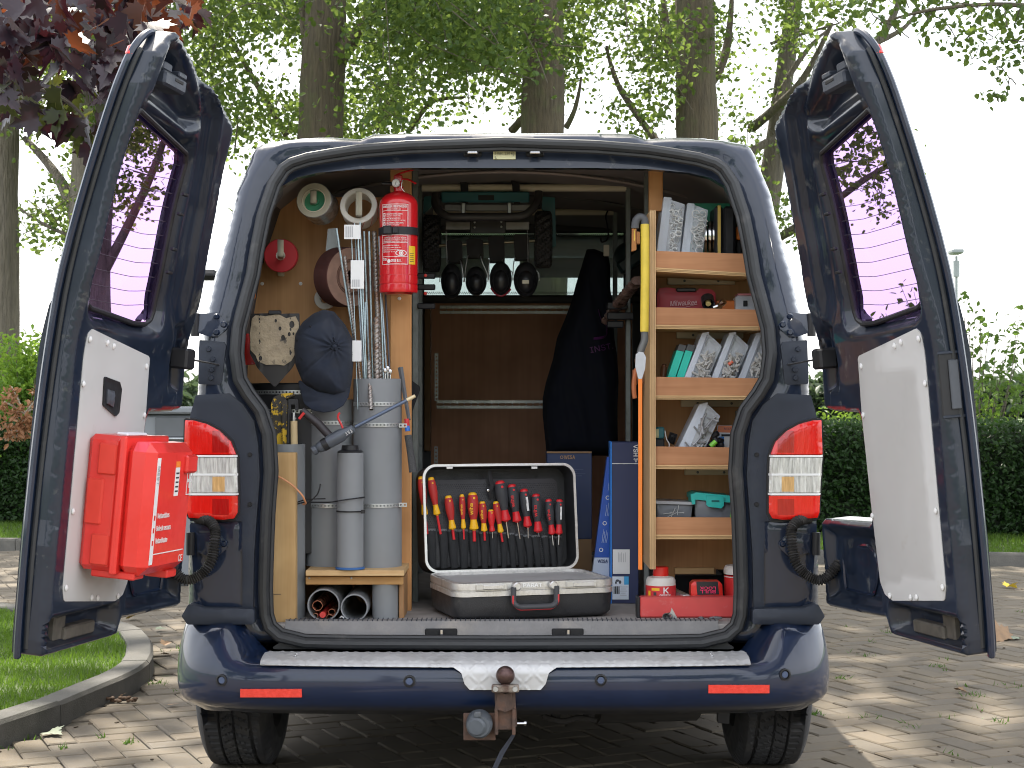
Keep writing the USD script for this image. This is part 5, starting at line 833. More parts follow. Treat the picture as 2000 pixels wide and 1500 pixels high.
for t, a, b, h, w in (('BRANDBLUSSER / FIRE EXTINGUISHER', 747, 407, 4.2, 50), ('POEDER / POWDER  ABC', 757, 411.5, 2.6, 28), ('BORGPEN VERWIJDEREN', 756, 421, 3.0, 32), ('PULL OUT SAFETY PIN', 756, 424.5, 2.2, 28), ('SPUITMOND RICHTEN', 756, 430, 3.0, 28), ('AIM AT THE BASE OF THE FIRE', 756, 433.5, 2.2, 38), ('KNIJPHENDEL INDRUKKEN', 756, 438.5, 3., 34), ('SQUEEZE THE LEVER', 756, 442, 2.2, 26), ('VOORZICHTIG MET ELEKTRISCHE', 750, 467, 2.6, 46), ('INSTALLATIES TOT 1000 VOLT OP 1 M', 748, 470.5, 2.4, 48), ('ONDERHOUD MINIMAAL EENMAAL PER JAAR', 748, 474, 2.2, 48), ('NAVULLEN NA ELK GEBRUIK', 746, 482, 2.2, 36), ('CONTROLEER DE DRUK JAARLIJKS', 746, 486, 2.0, 40), ('POEDER 2 KG  STIKSTOF 15 BAR', 746, 490, 2., 36), ('TEMPERATUUR -30 +60', 746, 494, 2., 28), ('CE 0036', 747, 510, 5, 9), ('IFSS B.V.', 766, 513, 5.5, 20)):
    tE.p('lettering', etext(t, a, b, h, w, h > 4), wink, smooth=False)
(xo, zo) = wl(786, 495.5); og = sg.Point(0, 0).buffer(1, quad_segs=10); oval = lambda a, b: sa.translate(sa.scale(og, a / s_, b / s_), xo, zo)
tE.p('oval_emblem', wrap(trimesh.Trimesh(*relief(oval(11, 6).difference(oval(9.6, 4.8)).union(oval(4.4, 4.4).difference(oval(3, 3))).union(oval(2, 2)), .0003, -.0001, .004), process=False)), wink, smooth=False)
(xr, zr) = wl(761.5, 511); tE.p('round_emblem', wrap(trimesh.Trimesh(*relief(sg.Point(xr, zr).buffer(3.6 / s_), .0003, -.0001, .004), process=False)), wink, smooth=False)
for i in range(3): (x0, z1), (x1, z0) = wl(747, 417 + 9 * i), wl(753, 424 + 9 * i); tE.p('pictogram', wrap(trimesh.Trimesh(*relief(sg.box(x0, z0, x1, z1).difference(sg.Point((x0 + x1) / 2, (z0 + z1) / 2).buffer(.0028)), .0003, -.0001, .004), process=False)), wink, smooth=False)
(x0, z1), (x1, z0) = wl(802, 481), wl(819, 517); tE.p('yellow_sticker', wrap(trimesh.Trimesh(*relief(sg.box(x0, z0, x1, z1), .0004, -.0001, .004), process=False)), yellow, smooth=False)
for i in range(5): (x0, z1), (x1, z0) = wl(804, 495 + 4 * i), wl(814, 496 + 4 * i); tE.p('sticker_print', wrap(trimesh.Trimesh(*relief(sg.box(x0, z0, x1, z1), .0007, -.0001, .004), process=False)), M('black_ink'), smooth=False)
# spade, cone, screwdriver, cap
tSp = thing('folding_spade', 'muddy folding spade blade hanging on the tool board', 'spade', at=W(538, 755, .17)); bl = [(489, 613), (525, 612), (527, 608), (546, 609), (550, 613), (585, 612), (587, 690), (572, 718), (546, 748), (538, 756), (529, 748), (503, 718), (488, 690)]
pz = rpoly([W(a, b, .17)[[0, 2]] for a, b in bl], .003); xc = W(538, 0, .17)[0]
tSp.p('blade', mapped(relief(pz, lambda u, v: .012 - 1.6 * (u - xc) ** 2 + .004 * np.exp(-((np.abs(u - xc) - .045) / .005) ** 2), lambda u, v: .008 - 1.6 * (u - xc) ** 2, .006), lambda V: np.c_[V[:, 0], .17 - V[:, 2], V[:, 1]]), M('spade_black', (.022, .02, .019), .5, .3, .3, 30))
mud = [(493, 622), (500, 616), (520, 618), (545, 614), (560, 622), (578, 618), (584, 630), (585, 668), (578, 690), (570, 705), (556, 714), (540, 712), (522, 713), (505, 706), (500, 694), (490, 684), (489, 650)]
pm = sg.Polygon([W(a, b, .17)[[0, 2]] for a, b in mud])
for a, b, r in ((548, 642, 3), (571, 634, 5), (554, 660, 4), (566, 653, 3), (510, 700, 3.5), (540, 627, 2.5), (574, 652, 2)): pm = pm.difference(sa.scale(sg.Point(*W(a, b, .17)[[0, 2]]).buffer(r / S(.17), quad_segs=3), 1, 1.4))
mh = lambda u, v: .0135 - 1.6 * (u - xc) ** 2 + .004 * meshkit.fbm(np.c_[u * 90, v * 90, u * 0], 4, 3)
tSp.p('mud', mapped(relief(pm, mh, lambda u, v: .009 - 1.6 * (u - xc) ** 2, .004), lambda V: np.c_[V[:, 0], .17 - V[:, 2], V[:, 1]]), M('dried_mud', (.30, .245, .165), .95, 0, .25, 30, bump=.6, bscale=160, dirt=(.05, .045, .04), dscale=26, dlo=.60, dhi=.68), 'caked dried mud', smooth=60)
tSp.p('pivot', [pbox(524, 606, 548, 614, .15, .02), rod(W(540, 628, .156), W(540, 628, .17), .006)], blackp)
solo('funnel', lathe([(.004, 0), (.007, 0), (.010, -.035), (.022, -.085), (.026, -.092), (.024, -.092), (.008, -.035)], W(482, 652, .24), A(-.06, 0, 1), 24), M('red_funnel', (.5, .02, .015), .35), 'red plastic funnel between rubber seal and spade', 'funnel')
tsd = thing('long_screwdriver', 'dark red handled screwdriver at the left edge of the tool board', 'screwdriver', at=W(500, 520, .40)); tsd.p('handle', rod(W(507, 452, .42), W(499, 520, .40), .006, 12), M('dark_red', (.22, .012, .02), .4)); tsd.p('shaft', rod(W(499, 520, .40), W(491, 592, .39), .002, 8), chrome); solo('orange_tag', ell(W(496, 574, .42), .006, .004, .018, 2), orange, 'small orange tag at the left edge of the tool board', 'tag')
tcap = thing('baseball_cap', 'faded navy baseball cap hanging peak down over the pipes', 'cap', at=W(632, 805, .14))
co = [(630, 604), (650, 608), (672, 634), (686, 662), (689, 690), (686, 730), (680, 770), (660, 778), (620, 768), (590, 748), (575, 712), (572, 680), (575, 650), (590, 628), (610, 612)]
pc = rpoly([W(a, b, .16)[[0, 2]] for a, b in co], .01).buffer(.001); u0, v0_ = W(640, 686, .16)[[0, 2]]; dC = bdist(pc); bx_, bz_ = W(657, 678, .16)[[0, 2]]
def cap_h(u, v):
    t = np.clip(dC(u, v) / .075, 0, 1); h = .085 * np.sqrt(1 - (1 - t) ** 2); an = np.arctan2(v - bz_, u - bx_); rr = np.hypot(u - bx_, v - bz_); sm = np.abs(((an + .35) / (math.pi / 3)) % 1 - .5)
    return h - .0035 * ss(.44, .5, sm) * ss(.0, .02, rr) + .006 * np.sin(an * 13) * np.exp(-(rr / .035) ** 2) + .003 * meshkit.fbm(np.c_[u * 26, v * 26, u * 0], 3, 5)
navy = M('cap_navy_cotton', (.005, .009, .019), .85, 0, .3, 22, bump=.25, bscale=600, sheen_weight=.04, dirt=(.012, .018, .032), dscale=12, dlo=.5, dhi=.7)
capmap = lambda V: np.c_[V[:, 0], .19 - V[:, 2], V[:, 1]]
tcap.p('crown', mapped(relief(pc, cap_h, lambda u, v: -.001, .004), capmap), navy, smooth=60); tcap.p('button', ell(A(bx_, .19 - .082, bz_), .007, .006, .007, 2), navy)
bo = [(580, 742), (596, 757), (622, 770), (655, 776), (682, 766), (684, 745), (680, 775), (672, 792), (655, 803), (636, 806), (612, 801), (596, 788), (588, 770)]
pb = rpoly([W(a, b, .16)[[0, 2]] for a, b in [(579, 735), (598, 752), (622, 765), (655, 771), (685, 752), (681, 776), (673, 792), (656, 803), (636, 806), (612, 801), (597, 789), (588, 768)]], .006); um = W(635, 0, .16)[0]
tcap.p('peak', mapped(relief(pb, lambda u, v: .055 + .02 * ss(1.21, 1.16, v) - 4. * (u - um) ** 2 + .0008 * np.sin((v + 1.8 * (u - um) ** 2) * 900), lambda u, v: .050 + .02 * ss(1.21, 1.16, v) - 4. * (u - um) ** 2, .004), capmap), navy, smooth=60)
for a, b in ((577, 666), (586, 702), (603, 640)): 
    q = W(a + 6, b, .16); h_ = float(cap_h(np.array([q[0]]), np.array([q[2]]))[0]); tcap.p('eyelet', lathe([(.002, -.001), (.004, -.001), (.0045, .001)], A(q[0], .19 - h_, q[2]), nrm(A(.8, 1, 0)), 12), blackp)
# clamp, cream handle, foam gun, file
tcl = thing('worn_clamp', 'worn black and yellow steel clamp standing in the tall grey pipe', 'clamp', at=W(550, 866, .18))
tcl.p('jaw', [plate([(530, 868), (529, 790), (534, 776), (548, 769), (572, 767), (575, 772), (556, 780), (551, 790), (553, 868)], .17, .018, .003, .003), plate([(552, 868), (551, 785), (557, 779), (561, 783), (560, 868)], .155, .012, 0, .002)], wornyellow)
tcl.p('bar', [plate([(563, 780), (582, 779), (583, 800), (576, 802), (576, 790), (568, 790), (568, 866), (562, 866)], .165, .014, .001, .002), rod(W(564, 800, .15), W(562, 866, .15), .003)], M('clamp_dark', (.03, .03, .032), .5, .4))
tha = thing('cream_handle_tool', 'cream wooden handle with metal ferrule in the tall grey pipe', 'tool', at=W(575, 866, .16)); tha.p('handle', rod(W(575, 880, .16), W(574, 822, .16), .0105, 16, .010), M('cream_wood', (.60, .46, .25), .6)); tha.p('ferrule', [rod(W(574, 822, .16), W(573, 806, .16), .006, 12), rod(W(574, 819, .16), W(574, 816, .16), .009, 12)], chrome)
tfg = thing('foam_gun', 'grey foam gun with long thin barrel lying across the pipes', 'foam gun', at=W(660, 850, .07)); dg = nrm(W(700, 830, .07) - W(612, 880, .07))
tfg.p('body', [lathe([(0, 0), (.010, 0), (.014, .003), (.014, .012), (.011, .016), (.015, .02), (.017, .03), (.017, .052), (.019, .056), (.019, .095), (.016, .105), (.012, .135), (.0, .14)], W(610, 882, .07), dg, 20)], M('gun_grey', (.075, .085, .10), .4, .2)); tfg.p('valve_wheel', lathe([(.0165, 0), (.0185, .001), (.0185, .016), (.0165, .017)], W(610, 882, .07) + dg * .034, dg, 20), blackp)
tfg.p('barrel', rod(W(694, 834, .07), W(796, 781, .07), .0052, 12), M('barrel_blue_steel', (.11, .14, .20), .35, .6)); tfg.p('nozzle', rod(W(795, 781.5, .07), W(811, 773, .07), .006, 12, .005), M('brass_tip', (.62, .52, .32), .45, .4))
tfg.p('grip', sweep([W(650, 858, .085), W(622, 828, .085), W(590, 802, .09)], [.015, .0155, .014], 14, flat=.8), M('grip_black', (.022, .018, .019), .55), 'black pistol grip'); tfg.p('grip_end', sweep([W(594, 806, .074), W(584, 818, .074)], .0042, 8), M('red_end', (.5, .03, .03), .4)); tfg.p('trigger', sweep(smoothpath([W(670, 838, .07), W(666, 828, .07), W(660, 815, .07), W(664, 806, .07)], 4), .003, 8), M('red_end'))
tfg.p('label', [text('151', 6 / S(.05), W(676, 851, .0515), nrm(A(dg[0], 0, dg[2])), nrm(A(-dg[2], 0, dg[0])))], white, smooth=False)
tfi = thing('file', 'long dark file with red and blue bands leaning right of the widest pipe', 'file', at=W(806, 920, .2))
tfi.p('blade', sweep([W(782, 718, .24), W(792, 780, .22), W(799, 820, .21)], [.009, .007, .006], 6), dsteel); tfi.p('red_band', rod(W(794, 818, .207), W(795, 832, .206), .0075, 12), M('band_red', (.5, .03, .03), .5)); tfi.p('blue_band', rod(W(795, 832, .206), W(796.5, 842, .205), .0075, 12), M('band_blue', (.03, .14, .5), .5)); tfi.p('grip', sweep([W(797, 850, .205), W(802, 885, .2), W(807, 922, .2)], [.011, .0105, .012], 12), M('grip_rubber', (.05, .05, .05), .8, 0, .3, 60, bump=.8, bscale=260))
solo('black_cloth', plate([(803, 742), (820, 755), (820, 762), (810, 790), (802, 812)], .40, .012, .002), M('black_cloth', (.008, .008, .009), .9), 'small black cloth hanging behind the pine post', 'cloth')

# --- middle: rack uprights, rails, trolley, ear defenders, jacket
tR = thing('rack', 'galvanised tube rack uprights with cream rails across the bay', 'rack', at=(VX, .9, FZ))
def upright(px0, px1, top, bot, y): a, b = W(px0, top, y), W(px1, bot, y); w = (px1 - px0) / S(y) if px1 > px0 else .015; tR.p('upright', box(A(a[0], y, b[2]), A(a[0] + w, y + .016, a[2]), .002), M('rack_steel', (.17, .185, .175), .42, .55, .2, 30))
for a in ((805, 817, 330, 1190, .56), (816, 825, 350, 1120, .95), (1222, 1232, 355, 1150, .90), (1197, 1206, 397, 1100, 1.62), (1258, 1268, 322, 1200, .50)): upright(*a)
for a, b, y, x0, x1, r in ((367, 367, .91, 824, 1223, .0125), (414, 414, 1.62, 846, 1198, .0125)): tR.p('cream_rail', rod(W(x0, a, y), W(x1, b, y), r, 18), cream, 'cream plastic rail')
for x, y_, b in ((827, 533, .55), (832, 555, .55), (832, 592, .55)): tR.p('bracket', pbox(815, y_, 850, y_ + 11, b, .02, .003), blackp); 
for y_ in (533, 568): tR.p('red_cap', lathe([(0, -.002), (.005, -.001), (.006, .003)], W(831, y_ + 5, .549), YY, 10), redp)
for a, b, c, d in ((1186, 1226, 590, 604), (1186, 1238, 610, 624), (1186, 1218, 627, 640)): tR.p('bracket', pbox(a, b if False else c, b, d, .85, .03, .003), blackp)
tT = thing('trolley', 'folding trolley with chunky tyres strapped up under the roof', 'trolley', at=W(952, 480, .9))
tyre = M('trolley_tyre', (.014, .013, .013), .75, 0, .3, 20)
for x, yc, w in ((843.5, 476, 33), (1061, 468, 34)):
    yy = .92; R = 56 / S(yy); hw = w / 2 / S(yy); nt, nw = 90, 15; th, wv = np.meshgrid(np.linspace(0, 2 * np.pi, nt, endpoint=False), np.linspace(-1, 1, nw), indexing='ij')
    g = (((th * 18 / (2 * np.pi) + .9 * np.abs(wv + .0) * np.sign(wv) * .8) % 1) < .42) * (np.abs(wv) < .92); rr = R - .012 * np.clip((np.abs(wv) - .7) / .3, 0, 1) ** 2 - .007 * g; c = W(x, yc, yy)
    V = np.stack([c[0] + wv * hw, c[1] + rr * np.cos(th), c[2] + rr * np.sin(th)], -1).reshape(-1, 3); ix = np.arange(nt * nw).reshape(nt, nw); nx_ = np.roll(ix, -1, 0); F = np.stack([ix[:, :-1], nx_[:, :-1], nx_[:, 1:], ix[:, 1:]], -1).reshape(-1, 4)
    wn = tT.p('wheel', [tri((V, F))] + [lathe([(R - .012, s * hw), (R * .6, s * hw * .9), (0, s * hw * .8)], c, XX, 36) for s in (-1, 1)], tyre, smooth=25)
hp = smoothpath([W(851, 378, .78), W(850, 395, .77), W(858, 412, .75), W(882, 424, .74), W(920, 424, .74), W(980, 424, .74), W(1018, 422, .74), W(1040, 408, .75), W(1050, 392, .77), W(1052, 374, .78)], 4); tT.p('handle', sweep(hp, .0135, 12), M('handle_black', (.028, .026, .025), .5), 'black bent handle bar')
tT.p('frame', [pbox(862, 374, 1034, 394, .88, .04, .004)], darkteal, 'dark teal frame'); tT.p('frame', plate([(1060, 384), (1084, 386), (1086, 480), (1079, 484), (1076, 420), (1058, 408)], .97, .03, .003), darkteal); tT.p('frame', plate([(828, 384), (845, 382), (845, 400), (826, 420)], .97, .03, .003), darkteal)
tT.p('badge', pbox(934, 381, 965, 391, .878, .003, .001), blackp); tT.p('carrier_plate', pbox(870, 433, 1034, 449, .90, .006), M('plate_steel', (.20, .19, .18), .4, .6, .2)); cpl = tT.p('centre_plate', pbox(918, 431, 988, 456, .892, .006, .002), M('plate_black', (.018, .018, .018), .5))
for a, b in ((927, 434), (979, 433), (927, 444), (979, 443)): cpl.p('rivet', ell(W(a, b, .891), .004, .002, .004, 1), steel)
for a in (905, 995): tT.p('post', pbox(a - 4, 396, a + 4, 420, .86, .012), steel)
tT.p('beam', pbox(868, 399, 1035, 412, .93, .01), M('plate_steel'))
for a, b in ((871, 452), (1030, 450)): tT.p('stay', rod(W(a, b, .86), W(a + 2, b + 62, .86), .002, 6), steel)
tT.p('axle', rod(W(858, 480, .92), W(1046, 470, .92), .0058, 12), M('axle_brass', (.30, .26, .18), .35, .8))
for a, lab in ((906, 'left black strap hanging the trolley from the front rail'), (1007, 'right black strap hanging the trolley from the front rail')):
    solo('strap', plate([(a - 8, 352), (a + 8, 357), (a + 9, 398), (a - 3, 398)], .885, .006, 0, .001), M('strap_black', (.008, .008, .009), .8), lab, 'strap')
blk = M('ear_defender_black', (.008, .008, .0085), .35, 0, .2, 30); padm = M('ear_pad_cloth', (.012, .011, .011), .85, 0, .4, 30)
for i, (a, b, c, d, x, y_, rx, ry, lab) in enumerate(((872, 902, 468, 513, 882, 549, 21, 35, 'leftmost of four black ear defenders on the trolley axle'), (910, 943, 466, 503, 930, 549, 21, 29, 'black ear defenders with a pale shine, second from left'), (953, 985, 460, 512, 978, 545, 22, 34, 'black ear defenders with dark red rim, third from left'), (1003, 1033, 457, 508, 1027, 546, 24, 35, 'rightmost black ear defenders with a small pale sticker'))):
    t = thing('ear_defenders', lab, 'ear defenders', at=W(x, y_, .84)); t.p('headband_pad', plate([(a, c + 3), (a + 4, c), (b - 4, c), (b, c + 4), (b + 1, d), (a + 3, d)], .86, .05, .002, .006), padm)
    s2 = S(.8); t.p('ear_cup', [ell(W(x, y_, .83), rx / s2, .035, ry / s2), ell(W(x, y_ + 4, .81), rx * .72 / s2, .03, ry * .66 / s2)], blk, smooth=60)
    for sg_ in (-1, 1): t.p('wire_yoke', sweep(smoothpath([W((a + b) / 2 + sg_ * 12, d - 4, .85), W((a + b) / 2 + sg_ * 15, d + 8, .83), W(x + sg_ * (rx + 1), y_ - 12, .83), W(x + sg_ * (rx + 2), y_ + 2, .83)], 4), .0018, 6), steel)
    if i == 2: t.p('red_rim', sweep(smoothpath([W(x - 19, y_ + 18, .82), W(x, y_ + 33, .80), W(x + 19, y_ + 20, .82)], 5), .003, 6), M('dark_red', (.22, .012, .02), .4))
    if i == 3: t.p('sticker', fbox(W(x - 7, y_ + 8, .775) , XX, YY, ZZ, (0, 0, 0), (.022, .001, .012), .0003), M('sticker_cream', (.5, .47, .36), .6))
jk = [(1146, 487), (1160, 486), (1176, 492), (1188, 498), (1192, 520), (1192, 560), (1196, 600), (1200, 660), (1206, 700), (1208, 745), (1206, 800), (1207, 890), (1068, 890), (1064, 850), (1060, 810), (1060, 778), (1066, 748), (1080, 702), (1088, 660), (1104, 622), (1116, 590), (1126, 552), (1136, 520), (1142, 500)]
tJ = thing('jacket', 'dark navy hooded work jacket with purple logo hanging on the right', 'jacket', at=W(1135, 890, 1.2)); pj = rpoly([W(a, b, 1.2)[[0, 2]] for a, b in jk], .004); dJ = bdist(pj)
def jack_h(u, v): f = meshkit.fbm(np.c_[u * 17 + v * 3, v * 2.2, u * 0], 3, 12) - .5; return .11 * np.sqrt(1 - (1 - np.clip(dJ(u, v) / .06, 0, 1)) ** 2) + .07 * f * ss(0, .05, dJ(u, v))
jmap = lambda V: np.c_[V[:, 0], 1.2 - V[:, 2], V[:, 1]]
tJ.p('body', mapped(relief(pj, jack_h, -.02, .008), jmap), M('jacket_navy', (.0045, .0055, .010), .9, 0, .25, 20, bump=.2, bscale=500, spec=.2), smooth=70)
def onj(P): P = np.asarray(P); return np.c_[P[:, 0], 1.2 - jack_h(P[:, 0], P[:, 2]) - .003, P[:, 2]]
pur = M('purple_print', (.07, .007, .08), .6); lg = smoothpath([W(a, b, 1.2) for a, b in ((1166, 608), (1172, 628), (1183, 642), (1182, 655), (1172, 663), (1156, 664))], 6)
tJ.p('logo', [sweep(onj(lg), np.interp(np.linspace(0, 1, len(lg)), [0, .35, .6, 1], [.008, .012, .013, .006]), 8, flat=.15, up=A(0, 1, 0))], pur, 'purple curved logo')
m_ = text('INST.', 11 / S(1.2), W(1150, 692, 1.2), nrm(A(1, 0, .22)), nrm(A(-.22, 0, 1)), .001, fit=46 / S(1.2)); m_.vertices[:, 1] = onj(m_.vertices)[:, 1] - (m_.vertices[:, 1] - 1.2) * -1 - .004; tJ.p('lettering', m_, pur, smooth=False)
solo('coat_hook', sweep(smoothpath([W(1187, 412, 1.6), W(1183, 425, 1.55), W(1186, 440, 1.4), W(1188, 458, 1.25), W(1184, 470, 1.2), W(1176, 473, 1.2), W(1173, 464, 1.2)], 6), .003, 8), blackp, 'black wire hook holding the jacket on the rear rail', 'hook'); solo('jacket_tag', pbox(1179, 478, 1190, 500, 1.05, .01, .002), M('tag_beige', (.45, .42, .34), .6), 'small beige tag clipped beside the jacket hood', 'tag')
# --- open tool case with screwdrivers
O = W(888, 1218, .045); O[2] = FZ + .001; ca, sa_ = math.cos(math.radians(17)), math.sin(math.radians(17)); CX, CY = A(ca, sa_, 0), A(-sa_, ca, 0); CL, CDp = .490, .315
tK = thing('tool_case', 'open black tool case with aluminium frame standing on the sill', 'tool case', at=O + CX * CL / 2)
def cmap(V): return O + V[:, 0:1] * CX + V[:, 1:2] * CY + V[:, 2:3] * ZZ
def ringp(i, r): return sg.box(i, i, CL - i, CDp - i).buffer(-r).buffer(r)
casebl = M('case_black_shell', (.016, .016, .017), .42, 0, .25, 30, bump=.25, bscale=380, dirt=(.06, .058, .054), dscale=14, dlo=.62, dhi=.85)
def loft_ring(levels):
    V, F = [], []; n = 72
    for i, r, z in levels: c = np.array(ringp(i, r).exterior.coords)[:-1]; ls = sg.LineString(np.vstack([c, c[:1]])); V.append(np.array([(*ls.interpolate(t, True).coords[0], z) for t in np.linspace(0, 1, n, endpoint=False)]))
    for k in range(len(levels) - 1): F += [(k * n + q, k * n + (q + 1) % n, (k + 1) * n + (q + 1) % n, (k + 1) * n + q) for q in range(n)]
    V = np.vstack(V); V = np.vstack([V, V[:n].mean(0)]); F3 = [(len(V) - 1, (q + 1) % n, q, q) for q in range(n)]; m = tri((V, np.array(F + F3))); m.vertices = cmap(m.vertices); m.update_faces(m.area_faces > 1e-12); return m
tK.p('base_shell', loft_ring([(.030, .03, 0), (.014, .035, .006), (.003, .04, .018), (.001, .04, .05), (0, .04, .071), (.006, .04, .071), (.006, .04, .02)]), casebl, 'black ribbed base shell', smooth=40)
fr = tK.p('base_frame', [loft_ring([(.0, .04, .071), (-.0025, .04, .072), (-.0025, .04, .086), (.0005, .04, .088), (.0005, .04, .091), (-.0015, .04, .092), (-.0015, .04, .110), (.002, .04, .1125), (.010, .04, .1125), (.010, .04, .09)])], alu, 'aluminium edge frame', smooth=40)
tK.p('document_tray', mapped(relief(ringp(.011, .035), .104, .098, .05), cmap), M('tray_grey', (.40, .40, .39), .5))
for s0, s1 in ((.062, .155), (.335, .43)):
    l = tK.p('latch', fbox(O + CX * s0 - CY * .008 + ZZ * .091, CX, CY, ZZ, (0, 0, 0), (s1 - s0, .008, .017), .002), M('latch_cream', (.55, .53, .47), .4, .3)); l.p('latch_bolt', lathe([(0, -.001), (.003, -.001), (.004, .001)], O + CX * (s0 + s1) / 2 - CY * .009 + ZZ * .0995, CY, 10), M('brass', (.6, .5, .25), .35, .9)); l.p('latch_lever', fbox(O + CX * (s0 + .02) - CY * .0105 + ZZ * .093, CX, CY, ZZ, (0, 0, 0), (s1 - s0 - .03, .004, .013), .0015), alu)
hs = [(.170, .098), (.170, .060), (.178, .046), (.195, .041), (.275, .041), (.292, .046), (.300, .060), (.300, .098)]
hd = tK.p('handle', sweep(smoothpath([O + CX * s - CY * (.020 + .006 * (z < .05)) + ZZ * z for s, z in hs], 5), .0095, 10, flat=.85), M('handle_grey_rubber', (.045, .046, .05), .6), 'dark carrying handle with red lower edge', smooth=60)
hd.p('red_edge', sweep(smoothpath([O + CX * s - CY * .027 + ZZ * z for s, z in [(.1665, .075), (.1665, .058), (.176, .041), (.194, .0345), (.276, .0345), (.294, .041), (.3035, .058), (.3035, .075)]], 5), .0032, 6), M('handle_red', (.5, .035, .04), .45))
for s in (.182, .292): tK.p('handle_knob', lathe([(0, 0), (.009, 0), (.012, .003), (.012, .015)], O + CX * s - CY * .022 + ZZ * .100, CY, 22), alu)
tK.p('lettering', text('PARAT', .0105, O + CX * .202 - CY * .0035 + ZZ * .0955, CX, ZZ, .0006, True, fit=.058), M('pale_emboss', (.80, .80, .77), .5), smooth=False)
tl_ = math.radians(7); H0 = O + CY * (CDp - .002) + ZZ * .113 - CX * .006; LT = ZZ * math.cos(tl_) + CY * math.sin(tl_); LN = nrm(np.cross(CX, LT)); LH = .328
if LN @ CY > 0: LN = -LN
Lp = lambda s, t, n: H0 + CX * s + LT * t + LN * n
lmap = lambda V: H0 + V[:, 0:1] * CX + V[:, 1:2] * LT + V[:, 2:3] * LN
lring = lambda i, r=.04: sg.box(i, i, CL - i, LH - i).buffer(-r).buffer(r)
tK.p('lid_shell', mapped(relief(lring(0).difference(lring(.007, .036)), 0, -.095, .04), lmap), M('lid_shell', (.012, .012, .013), .45)); tK.p('lid_back', mapped(relief(lring(.002), -.088, -.095, .06), lmap), casebl)
tK.p('lid_frame', mapped(relief(lring(-.002, .042).difference(lring(.0055, .036)), rnd(lring(-.002, .042).difference(lring(.0055, .036)), .005, .004), -.006, .012), lmap), alu, 'aluminium rim of the lid', smooth=40)
tb_ = sg.box(.016, .016, .445, .285).buffer(-.02).buffer(.02)
pp = tK.p('tool_panel', mapped(relief(tb_, rnd(tb_, -.040, .006), -.050, .03), lmap), M('tool_panel_black', (.02, .02, .022), .5)); dots = []
for i, t in enumerate(np.arange(.022, .275, .0062)):
    for s in np.arange(.024 + (i % 2) * .0031, .438, .0062): dots.append((s, t))
D_ = np.array(dots); oc_ = np.array([(1, 0, 0), (-1, 0, 0), (0, 1, 0), (0, -1, 0), (0, 0, 1)]) * [.0017, .0017, .0016]; Vd = (np.c_[D_, np.full(len(D_), -.0400)][:, None] + oc_[None]).reshape(-1, 3); Fd = (np.arange(len(D_))[:, None, None] * 5 + np.array([(0, 2, 4), (2, 1, 4), (1, 3, 4), (3, 0, 4)])[None]).reshape(-1, 3)
pp.p('pebble_dots', trimesh.Trimesh(lmap(Vd), Fd, process=False), M('panel_dot', (.055, .058, .065), .25), kind='stuff', smooth=False)
for px, py in ((392, 1010), (605, 1005), (905, 997), (1107, 995)):
    c = on_plane(780 + px / 3.948, 860 + py / 3.948, Lp(0, 0, -.038), LN); pp.p('rivet', lathe([(0, .0035), (.0035, .003), (.0055, 0)], c, LN, 14), chrome)
zpx = lambda x, y, n: on_plane(780 + x / 3.948, 860 + y / 3.948, Lp(0, 0, n), LN)
pp.p('strap', sweep([zpx(697, 235, -.03), zpx(705, 300, -.025), zpx(716, 345, -.018), zpx(700, 400, -.02), zpx(712, 450, -.03)], .0065, 8, flat=.25, up=CX), M('strap_black', (.012,) * 3, .8)); pp.p('snap', lathe([(0, .003), (.004, .002), (.005, 0)], zpx(684, 385, -.012), LN, 12), chrome)
for a in (385, 1038): tK.p('lid_catch', fbox(zpx(a, 212, .004), CX, LT, LN, (-.010, -.004, 0), (.010, .004, .005), .001), alu)
for a in (372, 1120): tK.p('lid_hinge', rod(zpx(a - 30, 1052, -.02), zpx(a + 30, 1052, -.02), .005, 8), dsteel)
pk = M('pocket_cloth', (.011, .012, .013), .8, 0, .3, 60, bump=.4, bscale=700); pkm = M('pocket_hem', (.09, .095, .10), .6, 0, .2, 60)
PT = [(235, 690), (330, 692), (410, 694), (490, 694), (572, 702), (650, 712), (725, 712), (795, 718), (857, 722), (920, 728), (985, 735), (1050, 738), (1120, 742), (1177, 745), (1225, 746)]
PB = [255, 345, 425, 500, 580, 660, 735, 808, 880, 945, 1010, 1075, 1140, 1195, 1240]
for i, ((x, y), xb_) in enumerate(zip(PT, PB)):
    nx_ = PT[i + 1][0] if i < 14 else x + 52; w = min(90, max(52, (nx_ - x) * .98)) / 3.948 / S(.4) / 2; a_, b_ = zpx(x, y, -.036), zpx(xb_, 985, -.038); mid = (a_ + b_) / 2 + LN * .005 + CX * rng.uniform(-.002, .002)
    P_ = smoothpath([a_, mid, b_], 5); q = tK.p('tool_pocket', sweep(P_, np.interp(np.linspace(0, 1, len(P_)), [0, .5, 1], [w, w * .86, w * .66]), 12, flat=.62, up=CX, cap=True), pk, smooth=60)
    q.p('hem', sweep([a_ - LT * .004, a_ + LT * .003], w * 1.04, 14, flat=.62, up=CX), pkm)
ry, yy_, bg, rg = M('driver_red', (.40, .022, .02), .5, 0, .08), M('driver_yellow', (.80, .44, .01), .4, 0, .05), M('driver_black', (.028, .03, .034), .55, 0, .1), M('driver_bright_red', (.58, .016, .022), .4, 0, .05)
